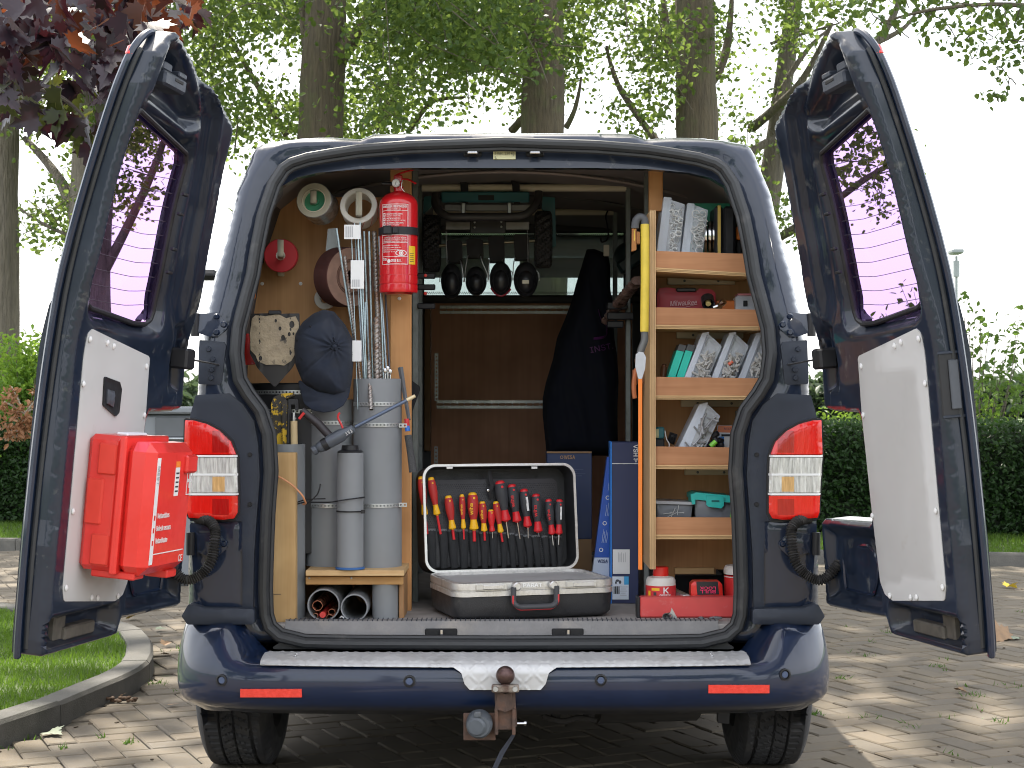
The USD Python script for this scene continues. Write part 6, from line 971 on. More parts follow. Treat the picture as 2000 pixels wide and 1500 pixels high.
DRV = [('v', (165, 278), (198, 582), 62, (212, 690)), ('v', (241, 285), (292, 580), 66, (312, 690)), ('v', (375, 426), (411, 690), 70, None), ('v', (481, 416), (495, 686), 48, None), ('v', (563, 401), (576, 695), 86, None), ('v', (638, 470), (655, 706), 62, None), ('r', (704, 534), (716, 706), 56, None), ('v', (741, 470), (784, 714), 56, None),
       ('b', (772, 312), (824, 628), 96, (838, 725)), ('b', (864, 338), (910, 634), 86, (926, 730)), ('b', (959, 374), (991, 672), 82, (994, 735)), ('b', (1052, 412), (1071, 712), 84, (1076, 735)), ('b', (1149, 452), (1179, 730), 68, None), ('b', (1234, 454), (1230, 728), 70, None)]
DLAB = ['red and yellow screwdriver at the far left of the case lid', 'red and yellow screwdriver second from the left of the case lid', 'lettered red and yellow screwdriver without visible shaft, third from left', 'thinnest red and yellow screwdriver, fourth from left in the lid', 'fattest red and yellow screwdriver with large yellow wiha lettering', 'red and yellow screwdriver between the fattest one and the small all red one', 'small red screwdriver with only its cap yellow', 'slim red and yellow screwdriver beside the largest black one', 'largest black and red screwdriver, highest of the black ones', 'black and red screwdriver second from the left among black ones', 'black and red screwdriver with white print, third of the black ones', 'black and red screwdriver with red lettering, fourth of the black ones', 'small black and red screwdriver next to the far right one', 'black and red screwdriver with white print at the far right']
for i, ((ty, c0, c1, w, se), lab) in enumerate(zip(DRV, DLAB)):
    a_, b_ = zpx(*c0, -.014), zpx(*c1, -.020); r = w / 3.948 / S(.40) / 2; L_ = np.linalg.norm(b_ - a_); dd_ = b_ - a_
    t = thing('screwdriver', lab, 'screwdriver', 'screwdrivers in the tool case lid', at=b_)
    cm, gm, km = (yy_, ry, yy_) if ty == 'v' else ((yy_, rg, rg) if ty == 'r' else (rg, bg, rg))
    t.p('grip', lathe([(r * .80, .07), (r * .93, .14), (r, .28), (r, .38), (r * .86, .54), (r * .68, .66), (r * .62, .715)], a_, dd_, 20, norm=False), gm, smooth=60)
    t.p('end_cap', lathe([(0, -.005), (r * .45, 0), (r * .70, .025), (r * .80, .071)], a_, dd_, 20, norm=False), cm, smooth=60)
    t.p('collar', lathe([(r * .62, .714), (r * .60, .75), (r * .74, .86), (r * .84, .93), (r * .78, .965), (r * .40, .985), (r * .36, 1.0), (0, 1.0)], a_, dd_, 20, norm=False), km, smooth=40)
    t.p('cap_dot', lathe([(0, .0006), (r * .2, .0004), (r * .22, 0)], a_ + dd_ * .16 + LN * r * .955, LN, 12), cm)
    e_ = zpx(*se, -.026) if se else b_ + dd_ * .22; t.p('shaft', rod(b_ - dd_ * .02, e_ + (e_ - b_) * .3, r * (.30 if ty == 'v' else .16), 12), rg if ty == 'v' else chrome)
    dn_ = nrm(dd_); rt = nrm(np.cross(LN, dn_))
    if i in (3, 4, 5, 9, 11, 12): t.p('lettering', text('wiha', r * .62, a_ + dd_ * .60 + LN * (r * .93) + rt * r * -.30 * -1 * (-1), -dn_, -rt if (np.cross(-dn_, -rt) @ LN) > 0 else rt, .0005, True, fit=L_ * .30), yy_ if ty == 'v' else rg, smooth=False)
    if i in (10, 13): t.p('print', fbox(a_ + dd_ * .22 + LN * (r * .97) - rt * r * .1, rt, dn_, LN, (0, 0, 0), (r * .42, L_ * .36, .0004), .0001), white, smooth=False)
# --- boxes
navyc = M('navy_carton', (.013, .028, .085), .5, 0, .1, 8); brownc = M('brown_carton', (.26, .155, .075), .8, 0, .1, 10)
t = thing('carton', 'navy and brown WISA carton standing behind the tool case', 'box', at=W(1115, 1160, .8)); c0 = W(1068, 884, .76); c1 = W(1156, 1053, .76)
t.p('navy_upper', box(A(c0[0], .76, c1[2]), A(c1[0], .96, c0[2]), .002), navyc); t.p('brown_lower', box(A(c0[0] + .0005, .7605, FZ), A(c1[0] - .0005, .9595, c1[2]), .001), brownc); t.p('cardboard_edge', box(A(c0[0], .757, c0[2] - .002), A(c1[0], .77, c0[2] + .004), .001), brownc)
t.p('lettering', ptext('WISA', 1101, 896.5, 7, .7585, bold=True, fit=22 / S(.76)), M('copper_ink', (.34, .2, .1), .5), smooth=False); t.p('ring_emblem', lathe([(.0038, 0), (.0055, 0), (.0055, .0006), (.0038, .0006)], W(1097, 893, .7585), YY, 16), M('copper_ink'))
for i, (a, b, w) in enumerate(((1107, 917, 32), (1107, 921, 20), (1107, 925, 36), (1107, 929, 30), (1107, 944, 16), (1107, 955, 14), (1107, 966, 12))): t.p('print_line', pbox(a, b, a + w, b + .9, .7588, .0005, 0), M('blue_ink', (.07, .09, .17), .5), smooth=False)
bluec = M('bright_blue_carton', (.012, .075, .36), .4, 0, .06); t = thing('carton', 'slim bright blue and white WISA box leaning against the navy box', 'box', at=W(1172, 1170, .6))
bf = lambda m_, pts, y: m_.append((pts, y))
t.p('blue_part', plate([(1186, 893), (1192, 893), (1192, 1089), (1161, 1089)], .585, .05, 0, .001), bluec); t.p('white_part', plate([(1161, 1089.3), (1192, 1089.3), (1192, 1172), (1149, 1172)], .585, .05, 0, .001), M('pale_carton', (.50, .56, .66), .5))
t.p('lettering', ptext('WISA', 1167, 1099, 6.2, .5838, bold=True, fit=20 / S(.585)), M('navy_ink', (.015, .03, .12), .5), smooth=False)
for a, b in ((1187, 972), (1181, 1022), (1174, 1074)): t.p('round_symbol', lathe([(.0045, 0), (.0066, 0), (.0066, .0006), (.0045, .0006)], W(a, b, .584), YY, 16), white)
tilt = nrm(W(1186, 893, .58) - W(1161, 1089, .58))
for a, b, L_ in ((1188, 958, 22), (1190.5, 958, 18), (1183, 1008, 22), (1186, 1008, 26), (1189, 1008, 20), (1176, 1060, 26), (1179, 1060, 22), (1182, 1060, 24), (1185, 1060, 20)): t.p('print_line', fbox(W(a, b, .5842), nrm(np.cross(tilt, YY)), YY, tilt, (0, -.0003, 0), (.0012, .0003, L_ / S(.58)), .0001), M('pale_print', (.45, .52, .66), .5), smooth=False)
t = thing('carton', 'tall narrow navy VSH box standing right of the tool case', 'box', at=W(1220, 1180, .51)); c0, c1 = W(1193, 863, .51), W(1247, 1180, .51)
t.p('box_body', box(A(c0[0], .51, FZ), A(c1[0], .60, c0[2]), .002), M('dark_navy_carton', (.018, .026, .075), .5, 0, .1, 8)); t.p('blue_edge', box(A(c0[0] - .0015, .508, FZ), A(c0[0] + .0035, .60, c0[2] + .001), .001), M('edge_blue', (.02, .17, .55), .45))
t.p('lettering', text('VSH', 8.5 / S(.51), W(1237.5, 868, .5085), -ZZ, XX, .0006, True, fit=23 / S(.51)), white, smooth=False)
for dx, dz in ((.5, 2), (5.5, 2), (3, 6)): t.p('ring_emblem', lathe([(.0016, 0), (.003, 0), (.003, .0006), (.0016, .0006)], W(1239 + dx, 895 + dz, .5085), YY, 14), white)
t.p('white_line', pbox(1193, 905, 1247, 906.3, .5092, .0005, 0), white, smooth=False)
lb = t.p('upper_label', pbox(1197, 1073, 1230, 1121, .509, .0008, .0003), white); 
for i in range(5): lb.p('print_line', pbox(1207 + i * 3.4, 1079 + (i % 2) * 2, 1208 + i * 3.4, 1098, .5082, .0005, 0), M('grey_ink', (.3, .3, .31), .6), smooth=False)
lb = t.p('lower_label', pbox(1196, 1126, 1228, 1171, .509, .0008, .0003), M('pale_blue_label', (.62, .68, .75), .5)); lb.p('blue_field', pbox(1219, 1126, 1228, 1142, .5083, .0005, 0), M('sky_blue', (.05, .35, .65), .5), smooth=False)
for i in range(9): lb.p('bar', pbox(1198.5 + i * 1.3, 1145, 1199.2 + i * 1.3 + (i % 3) * .2, 1160, .5083, .0005, 0), M('black_ink'), smooth=False)
lb.p('fitting_picture', [ell(W(1206, 1134, .5085), .006, .0006, .004, 1), ell(W(1211, 1137, .5085), .004, .0006, .006, 1), ell(W(1203, 1138, .5085), .003, .0006, .005, 1)], M('picture_dark', (.06, .065, .08), .5))
for i in range(5): lb.p('print_line', pbox(1211 + (i % 2), 1146 + i * 4, 1226 - (i * 3 % 5), 1146.8 + i * 4, .5083, .0005, 0), M('grey_ink'), smooth=False)

# --- right shelving
tS_ = thing('shelving', 'plywood shelving with five lipped shelves on the right side of the bay', 'shelving', at=W(1380, 1112, .3))
tS_.p('side_panel', pbox(1269, 411, 1281, 1112, .19, .235, .001), plyev, 'upright plywood side panel with striped edge'); 
for i, x in enumerate((1271.3, 1275.0, 1278.4)): tS_.p('ply_line', pbox(x, 412, x + .9, 1111, .1893, .001, 0), M('ply_dark_layer', (.22, .12, .05), .8), smooth=False)
tS_.p('back_panel', plate([(1278, 408), (1500, 408), (1500, 1112), (1398, 1112), (1398, 1122), (1318, 1122), (1318, 1205), (1278, 1205)], .42, .01, 0, 0, .05), ply); tS_.p('cutout_edge', pbox(1318, 1109, 1395, 1121, .405, .012, .001), plye)
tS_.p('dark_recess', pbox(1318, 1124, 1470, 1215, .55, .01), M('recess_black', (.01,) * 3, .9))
tS_.p('timber_post', pbox(1268, 322, 1295, 412, .30, .04), pine, 'orange pine post above the shelves')
SHV = [((490, 522, 530), (496, 533, 540), 1466), ((600, 634, 642), (605, 637, 645), 1482), ((736, 772, 780), (739, 773, 781), 1490), ((872, 908, 916), (874, 908, 917), 1447), ((1010, 1044, 1053), (1011, 1045, 1053), 1447)]
BAT = [(1304, 1436, 541, 556), (1321, 1452, 648, 661), (1330, 1462, 781, 795), (1337, 1440, 917, 928)]
for i, ((l0, l1, l2), (r0, r1, r2), xr) in enumerate(SHV):
    tS_.p('fascia', plate([(1281, l0), (xr, r0), (xr, r1), (1281, l1)], .20, .010, 0, .001, .03), plyf, 'plywood lip in front of a shelf')
    s_ = tS_.p('shelf_board', plate([(1281, l1 + .3), (xr, r1 + .3), (xr, r2), (1281, l2)], .198, .221, 0, .0008, .04), plye)
    for f_ in (.33, .66): s_.p('ply_line', plate([(1281, l1 + (l2 - l1) * f_), (xr, r1 + (r2 - r1) * f_), (xr, r1 + (r2 - r1) * f_ + .7), (1281, l1 + (l2 - l1) * f_ + .7)], .1976, .001, 0, 0, .05), M('ply_dark_layer'))
    if i < 2: tS_.p('return_board', fbox(W(xr, r2, .2), nrm(A(.80, -.6, 0)), nrm(A(.6, .8, 0)), ZZ, (0, 0, 0), (.05, .010, (r2 - r0) / S(.2)), .001), plyf)
    if i < 4:
        a, b, c, d = BAT[i]; bt_ = tS_.p('batten', pbox(a, c, b, d, .404, .015, .002), M('batten_cream', (.50, .42, .28), .6))
        for x in (a + .25 * (b - a), a + .75 * (b - a)): bt_.p('screw', lathe([(0, -.002), (.004, -.001), (.0045, .002)], W(x, (c + d) / 2, .403), YY, 8), dsteel)
def clearbox(name, label, body, lid, y, dep, fill=None, cat='plastic box', fm=None):
    t = thing(name, label, cat, at=W(*body[0], y)); t.p('tray', plate(body, y, dep, .003, .004, .02), clearp, 'clear plastic tray'); t.p('lid', plate(lid, y - .004, dep + .008, .002, .003, .02), clearlid, 'milky clip lid')
    p0_, p1_ = lid[0], lid[1]; mx = lambda f_: ((p0_[0] + (p1_[0] - p0_[0]) * f_), (p0_[1] + (p1_[1] - p0_[1]) * f_))
    if fill: t.p('contents', fill, fm, kind='stuff')
    return t
def plugs(poly, y0, y1, n, r, L, seed=0):
    p = sg.Polygon(poly); out = []; g = np.random.default_rng(seed); x0, y0_, x1, y1_ = p.bounds
    while len(out) < n:
        a, b = g.uniform(x0, x1), g.uniform(y0_, y1_)
        if not p.contains(sg.Point(a, b)): continue
        c = W(a, b, g.uniform(y0, y1)); d = nrm(g.normal(size=3) * [1, .4, 1]) * L / 2; out.append(rod(c - d, c + d, r, 6))
    return out
plugm = M('wall_plug_grey', (.52, .51, .48), .55, 0, .1, 9, isl=.25)
clipm = M('white_clip', (.62, .63, .62), .45)
# top shelf
def rings(poly, y, n, r, seed): 
    p = sg.Polygon(poly); g = np.random.default_rng(seed); out = []; x0, y0, x1, y1 = p.bounds
    while len(out) < n:
        a, b = g.uniform(x0, x1), g.uniform(y0, y1)
        if p.contains(sg.Point(a, b)): X_, Y_, Z_ = basis(g.normal(size=3) * [.5, 1, .5]); c = W(a, b, y + g.uniform(-.02, .02)); th = np.linspace(.3, 5.6, 12); out.append(sweep([c + r * (X_ * math.cos(q) + Y_ * math.sin(q)) for q in th], .0016, 5))
    return out
clearbox('organiser_box', 'left clear organiser full of white pipe clips on the top shelf', [(1297, 510), (1311, 390), (1338, 399), (1326, 510)], [(1281, 510), (1297, 384), (1312, 386), (1298, 510)], .26, .13, rings([(1302, 492), (1314, 402), (1333, 406), (1322, 492)], .252, 40, .008, 1), fm=clipm)
clearbox('organiser_box', 'right clear organiser full of white pipe clips on the top shelf', [(1344, 510), (1356, 400), (1383, 410), (1371, 510)], [(1329, 510), (1343, 396), (1357, 398), (1345, 510)], .26, .13, rings([(1350, 490), (1359, 414), (1378, 418), (1367, 492)], .252, 32, .011, 2), fm=clipm)
solo('green_sheet', plate([(1344, 397), (1426, 397), (1426, 500), (1344, 500)], .398, .012, .002), M('green_plastic', (.03, .30, .17), .5), 'green plastic case at the back of the top shelf', 'case')
tt_ = thing('metal_tin', 'shiny round metal tins standing on edge on the top shelf', 'tin', at=W(1386, 500, .3))
for i, x in enumerate((1378, 1386, 1394)): tt_.p('tin', lathe([(0, 0), (.045, 0), (.048, .002), (.048, .009), (.045, .011), (0, .011)], W(x - 3, 462, .33), A(1, -.12, 0), 30), chrome)
t = thing('black_case', 'black case with yellow stripe standing on the top shelf', 'case', at=W(1415, 500, .3)); t.p('shell', [pbox(1396, 402, 1412, 512, .27, .13, .006), pbox(1413, 402, 1437, 512, .27, .13, .008)], blackp); t.p('yellow_stripe', pbox(1402, 401, 1408, 512, .266, .135, .001), M('dull_yellow', (.55, .38, .08), .5))
t = thing('small_tool', 'small orange and black tool at the right end of the top shelf', 'tool', at=W(1442, 500, .3)); t.p('body', pbox(1437, 468, 1450, 510, .30, .05, .005), blackp); t.p('orange_part', pbox(1438, 442, 1447, 468, .30, .04, .003), orange)
# second shelf
t = thing('red_tool_box', 'flat red Milwaukee tool box lying behind the second shelf lip', 'tool box', at=W(1330, 612, .3)); mred = M('box_red', (.27, .018, .028), .5, 0, .15, 14)
t.p('shell', plate([(1286, 640), (1283, 575), (1288, 563), (1302, 561), (1318, 563), (1322, 567), (1362, 568), (1366, 563), (1390, 565), (1398, 572), (1398, 640)], .31, .08, .004, .005, .012), mred); t.p('handle', pbox(1321, 562, 1360, 570, .305, .03, .003), blackp)
t.p('raised_lid', plate([(1290, 640), (1289, 576), (1296, 572), (1390, 574), (1393, 640)], .304, .01, .004, .004, .012), mred)
t.p('lettering', text('Milwaukee', 10 / S(.3), W(1308, 598, .2985), nrm(A(1, 0, .06)), nrm(A(.12, 0, 1)), .0006, fit=52 / S(.3)), M('pale_pink_print', (.52, .33, .34), .5), smooth=False); t.p('underline', sweep([W(1305, 601, .299), W(1335, 601, .299), W(1362, 594, .299)], .0006, 4), M('pale_pink_print'))
t = thing('hole_saw', 'black round cup with yellow centre leaning on the red box', 'hole saw', at=W(1383, 600, .25)); ax = nrm(A(.05, -.75, -.65)); c = W(1381, 582, .27); t.p('cup', lathe([(.0, 0), (.018, 0), (.0195, .002), (.0195, .03), (.016, .03), (.016, .006)], c, ax, 26), M('black_gloss', (.01, .01, .011), .25)); t.p('yellow_centre', rod(c + ax * .004, c + ax * .03, .008, 14), M('pale_yellow', (.62, .5, .2), .5))
t = thing('pipe_fitting', 'small chrome pipe fitting on the second shelf', 'fitting', at=W(1404, 600, .25)); t.p('body', [rod(W(1393, 602, .25), W(1407, 596, .25), .008, 14), rod(W(1404, 600, .25), W(1413, 589, .23), .008, 14), rod(W(1410, 593, .236), W(1414, 588, .23), .010, 14)], chrome)
solo('orange_block', pbox(1399, 587, 1436, 625, .34, .03, .002), orange, 'flat orange plastic piece behind the chrome fitting', 'plastic piece')
t = thing('parts_box', 'clear box with pink lid at the right of the second shelf', 'plastic box', at=W(1458, 620, .3)); t.p('tray', plate([(1437, 625), (1437, 582), (1443, 575), (1478, 575), (1478, 625)], .30, .06, .002, .003), clearp); t.p('pink_lid', pbox(1441, 573, 1478, 577, .298, .07, .001), M('pink_lid', (.55, .2, .22), .4)); t.p('small_part', pbox(1452, 587, 1460, 598, .296, .01, .001), blackp)
# third shelf
for x, lab in ((0, 'left of two turquoise boxes leaning on the third shelf'), (17, 'right of two turquoise boxes leaning on the third shelf')):
    t = thing('turquoise_box', lab, 'box', at=W(1310 + x, 745, .25)); t.p('sleeve', plate([(1298 + x, 755), (1322 + x, 684), (1336 + x, 687), (1313 + x, 755)], .25, .10, 0, .001), tealbox); t.p('grey_end', plate([(1322.5 + x, 683.6), (1327 + x, 672), (1341 + x, 675), (1336.5 + x, 686.6)], .252, .09, .001, .001), M('dark_grey_card', (.07, .075, .08), .6))
for j, (x, lab) in enumerate(((0, 'leftmost of three leaning clear boxes with wall plugs'), (53, 'middle leaning clear box with a little red among its plugs'), (106, 'rightmost leaning clear box with plugs, against the seal'))):
    cb_ = clearbox('leaning_box', lab, [(1346 + x, 755), (1384 + x, 652), (1410 + x, 676), (1377 + x, 755)], [(1330 + x, 755), (1372 + x, 650), (1386 + x, 648), (1348 + x, 755)], .24, .12, plugs([(1355 + x, 738), (1372 + x, 690), (1394 + x, 690), (1380 + x, 738)], .228, .234, 34, .0035, .024, j), fm=plugm)
    cb_.p('lid_groove', plate([(1343 + x, 755), (1381 + x, 653), (1383 + x, 654), (1345.5 + x, 755)], .2345, .002, 0, 0), M('groove_grey', (.22, .24, .27), .5))
    if j == 1: cb_.p('red_plug', rod(W(1370 + x, 712, .226), W(1378 + x, 706, .226), .005, 8), M('plug_red', (.6, .12, .06), .5))
solo('brown_bottle', [rod(W(1294, 748, .32), W(1297, 716, .32), .010, 12), ell(W(1297, 714, .32), .008, .008, .006, 2)], M('amber_brown', (.10, .035, .015), .3), 'small brown object at the left end of the third shelf', 'bottle')
# fourth shelf
t = thing('charger', 'teal and black battery adapter at the left end of the fourth shelf', 'charger', at=W(1288, 880, .26)); t.p('body', pbox(1279, 856, 1298, 890, .26, .06, .004), blackp); t.p('teal_top', pbox(1282, 834, 1298, 857, .26, .06, .004), darkteal); t.p('label', pbox(1281, 838, 1287, 855, .258, .003, .001), M('label_olive', (.35, .36, .2), .6))
solo('white_strip', sweep(smoothpath([W(1299, 842, .25), W(1302, 858, .24), W(1307, 868, .235), W(1303, 882, .235)], 4), .004, 8, flat=.4), white, 'curled white strip on the fourth shelf', 'strip')
t = thing('hose_coil', 'small black ribbed coupling on the fourth shelf', 'coupling', at=W(1315, 870, .25)); P_ = [W(1309 + 7 * q, 866 - 20 * q, .26) for q in np.linspace(0, 1, 40)]; t.p('body', sweep(P_, .0125 + .002 * np.sin(np.arange(40) * 1.6), 14), M('coupling_black', (.015, .015, .016), .4), smooth=60)
clearbox('leaning_box', 'single leaning clear box on the fourth shelf', [(1338, 890), (1382, 789), (1407, 813), (1371, 890)], [(1318, 890), (1366, 790), (1384, 785), (1341, 890)], .24, .12, plugs([(1345, 876), (1372, 815), (1396, 818), (1370, 876)], .226, .236, 16, .003, .05, 5), fm=M('bit_grey', (.3, .3, .3), .4, .4))
t = thing('green_fittings', 'black plastic fittings with one green piece on the fourth shelf', 'fitting', at=W(1393, 872, .25)); t.p('black_bits', [rod(W(a, b, .25), W(c, d, .24), .009, 10) for a, b, c, d in ((1382, 872, 1396, 862), (1392, 852, 1402, 846), (1401, 872, 1412, 868), (1396, 856, 1400, 866), (1404, 860, 1410, 862))], blackp, kind='stuff'); t.p('green_piece', rod(W(1388, 872, .232), W(1398, 862, .232), .008, 12), M('lime_green', (.20, .55, .05), .4))
t = thing('blister_pack', 'orange and white blister pack on the fourth shelf', 'package', at=W(1425, 885, .3)); t.p('card', plate([(1396, 890), (1402, 831), (1451, 832), (1450, 890)], .30, .012, .001, .001), M('pack_white', (.6, .62, .65), .4)); t.p('orange_header', plate([(1401, 844), (1403, 831.5), (1450, 832.5), (1449, 846)], .2985, .002, 0, 0), M('pack_orange', (.65, .20, .09), .5)); t.p('slot', pbox(1409, 848, 1440, 852, .298, .002, 0), blackp); t.p('blue_label', pbox(1404, 853, 1414, 890, .298, .002, 0), M('pack_blue', (.03, .2, .55), .5)); t.p('white_label', pbox(1415, 853, 1441, 890, .298, .002, 0), white); t.p('lettering', [ptext('5', 1424, 874, 6, .2975, bold=True), ptext('M 57', 1414, 839, 4, .297)], M('navy_ink'), smooth=False)
solo('wrapped_bag', plate([(1438, 801), (1448, 806), (1460, 812), (1458, 832), (1445, 828), (1438, 815)], .37, .03, .003, .006), pane('bag_plastic', (.5,) * 3), 'crumpled grey plastic bag at the back of the fourth shelf', 'bag')
# fifth shelf
t = thing('plastic_tub', 'clear tub with grey lid at the left of the fifth shelf', 'tub', at=W(1318, 1020, .28)); greytub = pane('smoky_plastic', (.35, .36, .38), (1, 1, 1), .1, .06, .5, (.20, .21, .23), .55)
t.p('body', plate([(1286, 1030), (1283, 984), (1353, 984), (1348, 1030)], .27, .12, .002, .006), greytub); t.p('lid', plate([(1281, 984), (1282, 978), (1355, 981), (1356, 986)], .262, .135, .001, .002), M('lid_grey', (.36, .37, .39), .35)); t.p('contents', plugs([(1300, 1008), (1302, 994), (1330, 994), (1330, 1008)], .262, .266, 5, .0008, .03, 4), white, kind='stuff')
t = thing('plastic_tub', 'clear tub with turquoise clip lid on the fifth shelf', 'tub', at=W(1392, 1020, .28)); t.p('body', plate([(1360, 1030), (1358, 972), (1430, 977), (1425, 1030)], .26, .12, .003, .008), greytub); t.p('lid', plate([(1350, 975), (1351, 966), (1360, 962), (1425, 968), (1433, 974), (1431, 982), (1360, 976)], .25, .14, .002, .003), teal); t.p('clip', [plate([(1380, 968), (1414, 971), (1414, 988), (1409, 993), (1384, 990), (1380, 986)], .243, .01, .002, .003), plate([(1349, 966), (1358, 963), (1358, 985), (1352, 985)], .25, .1, .001, .002)], teal); t.p('clip_slot', pbox(1390, 977, 1405, 980, .2415, .003, .0005), M('slot_dark', (.005, .09, .09), .6))
t = thing('spirit_level', 'upright green plastic wedge beside the turquoise lid tub', 'wedge', at=W(1434, 1020, .27)); t.p('green_body', plate([(1438, 946), (1444, 946), (1444, 1030), (1423, 1030)], .26, .03, .001, .002), M('lime_green')); t.p('black_side', plate([(1432, 943), (1440, 943), (1432, 972), (1425, 968)], .275, .03, .001, .002), blackp); t.p('lettering', text('STABILA', 4 / S(.26), W(1431, 1007, .258), nrm(A(.28, 0, 1)), nrm(A(-1, 0, .28)), .0005, fit=26 / S(.26)), M('pale_green', (.5, .7, .35), .5), smooth=False) if False else None
# floor level, right
t = thing('glue_pot', 'white glue pot with red cap and red label on the red beam', 'pot', at=W(1290, 1175, .25)); c = W(1290.5, 1172, .25); g_ = S(.22); R0 = 29.5 / g_; zz = lambda py: W(0, py, .22)[2]
t.p('pot', lathe([(0, zz(1205)), (R0, zz(1205)), (R0, zz(1144)), (R0 * .98, zz(1135)), (R0 * .88, zz(1129)), (R0 * .55, zz(1127)), (R0 * .5, zz(1125))], A(c[0], .25, 0), ZZ, 40), M('dirty_white_plastic', (.62, .60, .55), .45, 0, .08, 20, dirt=(.4, .38, .32), dscale=20, dlo=.58, dhi=.75), smooth=40)
t.p('cap', lathe([(R0 * .5, zz(1128)), (R0 * .53, zz(1127)), (R0 * .51, zz(1110)), (R0 * .46, zz(1108.5)), (0, zz(1108.5))], A(c[0], .25, 0), ZZ, 28), redp, smooth=40)
t.p('label', lathe([(R0 + .0006, zz(1200)), (R0 + .0006, zz(1144))], A(c[0], .25, 0), ZZ, 40), M('label_red', (.5, .03, .035), .45))
def wrapc(m, cx, cy, R): v = m.vertices; a = (v[:, 0] - cx) / R; rr = R + v[:, 2]; m.vertices = np.c_[cx + rr * np.sin(a), cy - rr * np.cos(a), v[:, 1]]; return m
def wbox(px0, py0, px1, py1, cx, cy, R, o): yq = cy - R; a, b = W(px0, py0, yq), W(px1, py1, yq); return wrapc(trimesh.Trimesh(*relief(sg.box(a[0], b[2], b[0], a[2]), o, o - .0003, .004), process=False), cx, cy, R)
def wtext(s, px, py, h, w, cx, cy, R, o): m = meshkit.text_mesh(s, h / g_, .0003, True); m.vertices[:, 0] *= (w / g_) / np.ptp(m.vertices[:, 0]); q = W(px, py, cy - R); m.vertices += [q[0], q[2], o]; return wrapc(m, cx, cy, R)
t.p('yellow_mark', wbox(1272, 1149, 1288, 1154, c[0], .25, R0, .0011), yellow, smooth=False); t.p('side_mark', wbox(1263, 1155, 1269, 1166, c[0], .25, R0, .0011), yellow, smooth=False); t.p('lettering', [wtext('K', 1294, 1159, 11, 11, c[0], .25, R0, .0011), wtext('GRIFFON', 1288, 1165, 4, 22, c[0], .25, R0, .0011)], white, smooth=False); t.p('hazard_mark', wbox(1276, 1157, 1282, 1164, c[0], .25, R0, .0011), M('black_ink'), smooth=False)
t = thing('red_bottle', 'red and white bottle with red nozzle, half hidden by the seal', 'bottle', at=W(1445, 1175, .28)); c = W(1444, 1172, .28); zz = lambda py: W(0, py, .255)[2]; R1 = 30 / S(.25)
t.p('body', lathe([(0, zz(1200)), (R1, zz(1200)), (R1, zz(1124))], A(c[0], .28, 0), ZZ, 36), M('bottle_red', (.55, .025, .025), .4, 0, .1, 30)); t.p('shoulder', lathe([(R1 + .001, zz(1122)), (R1 + .001, zz(1112)), (R1 * .9, zz(1106)), (R1 * .4, zz(1103))], A(c[0], .28, 0), ZZ, 36), M('dirty_white_plastic')); t.p('nozzle', rod(A(c[0], .28, zz(1104)), A(c[0], .28, zz(1087)), .014, 16, .010), redp); t.p('white_band', lathe([(R1 + .0006, zz(1126)), (R1 + .0006, zz(1127.5))], A(c[0], .28, 0), ZZ, 36), white)
t = thing('lock_case', 'red plastic case with upside down BULL LOCK label', 'case', at=W(1380, 1175, .22)); t.p('shell', plate([(1349, 1200), (1350, 1142), (1356, 1136), (1406, 1136), (1411, 1142), (1415, 1200)], .22, .06, .004, .006, .008), redp); t.p('black_label', plate([(1360, 1136), (1402, 1136), (1404.5, 1161), (1362, 1162)], .2185, .002, .001, 0), M('label_black', (.012, .011, .014), .3))
pk_ = M('pink_print', (.72, .02, .12), .45); t.p('lettering', [text('BULL', 6.2 / S(.215), W(1399, 1152.5, .2175), -XX, -ZZ, .0005, True, fit=31 / S(.215)), text('LOCK', 5.4 / S(.215), W(1399, 1146, .2175), -XX, -ZZ, .0005, True, fit=31 / S(.215))], pk_, smooth=False)
solo('metal_block', fbox(W(1334, 1170, .20), nrm(A(1, .25, 0)), nrm(A(-.35, 1, .1)), ZZ, (0, 0, 0), (.022, .10, .012), .0015), steel, 'small bare metal bar between glue pot and red case', 'bar')
t = thing('red_beam', 'long red satin box beam lying on the cargo floor at right', 'beam', at=W(1345, 1208, .15)); c0, c1 = W(1250, 1167, .16), W(1475, 1209, .16); t.p('profile', box(A(c0[0], .16, FZ + .001), A(c1[0], .215, c0[2]), .004), redl); t.p('end_cap', pbox(1244, 1166, 1250, 1209, .159, .057, .002), blackp)
ax = nrm(W(1303, 1203, .07) - W(1318, 1192, .13)); t = thing('cone_fitting', 'small shiny metal cone lying in front of the red beam', 'fitting', at=W(1310, 1210, .1)); c = W(1301, 1202, .075); c[2] = FZ + .0125; t.p('cone', lathe([(.0105, .001), (.0125, 0), (.0128, .002), (.010, .03), (.006, .036), (.0, .036)], c, nrm(A(.55, .8, .12)), 28), chrome); t.p('bore', lathe([(.0105, .001), (.0085, .012), (.004, .014), (0, .014)], c, nrm(A(.55, .8, .12)), 24), dsteel); t.p('fin', plate([(1312, 1187), (1325, 1211), (1305, 1212)], .085, .003, 0, 0), steel)
for i, (a, b, w, h) in enumerate(((1369, 1208, .010, .006), (1398, 1207, .020, .005), (1385, 1209, .006, .004))): solo('debris', ell(W(a, b, .09), w, .008, h, 2), M('debris_grey', (.12, .12, .125), .7), ('small grey crumb left of the two on the sill', 'longer grey crumb on the sill before the red beam', 'tiny crumb between two grey crumbs on the sill')[i], 'debris')
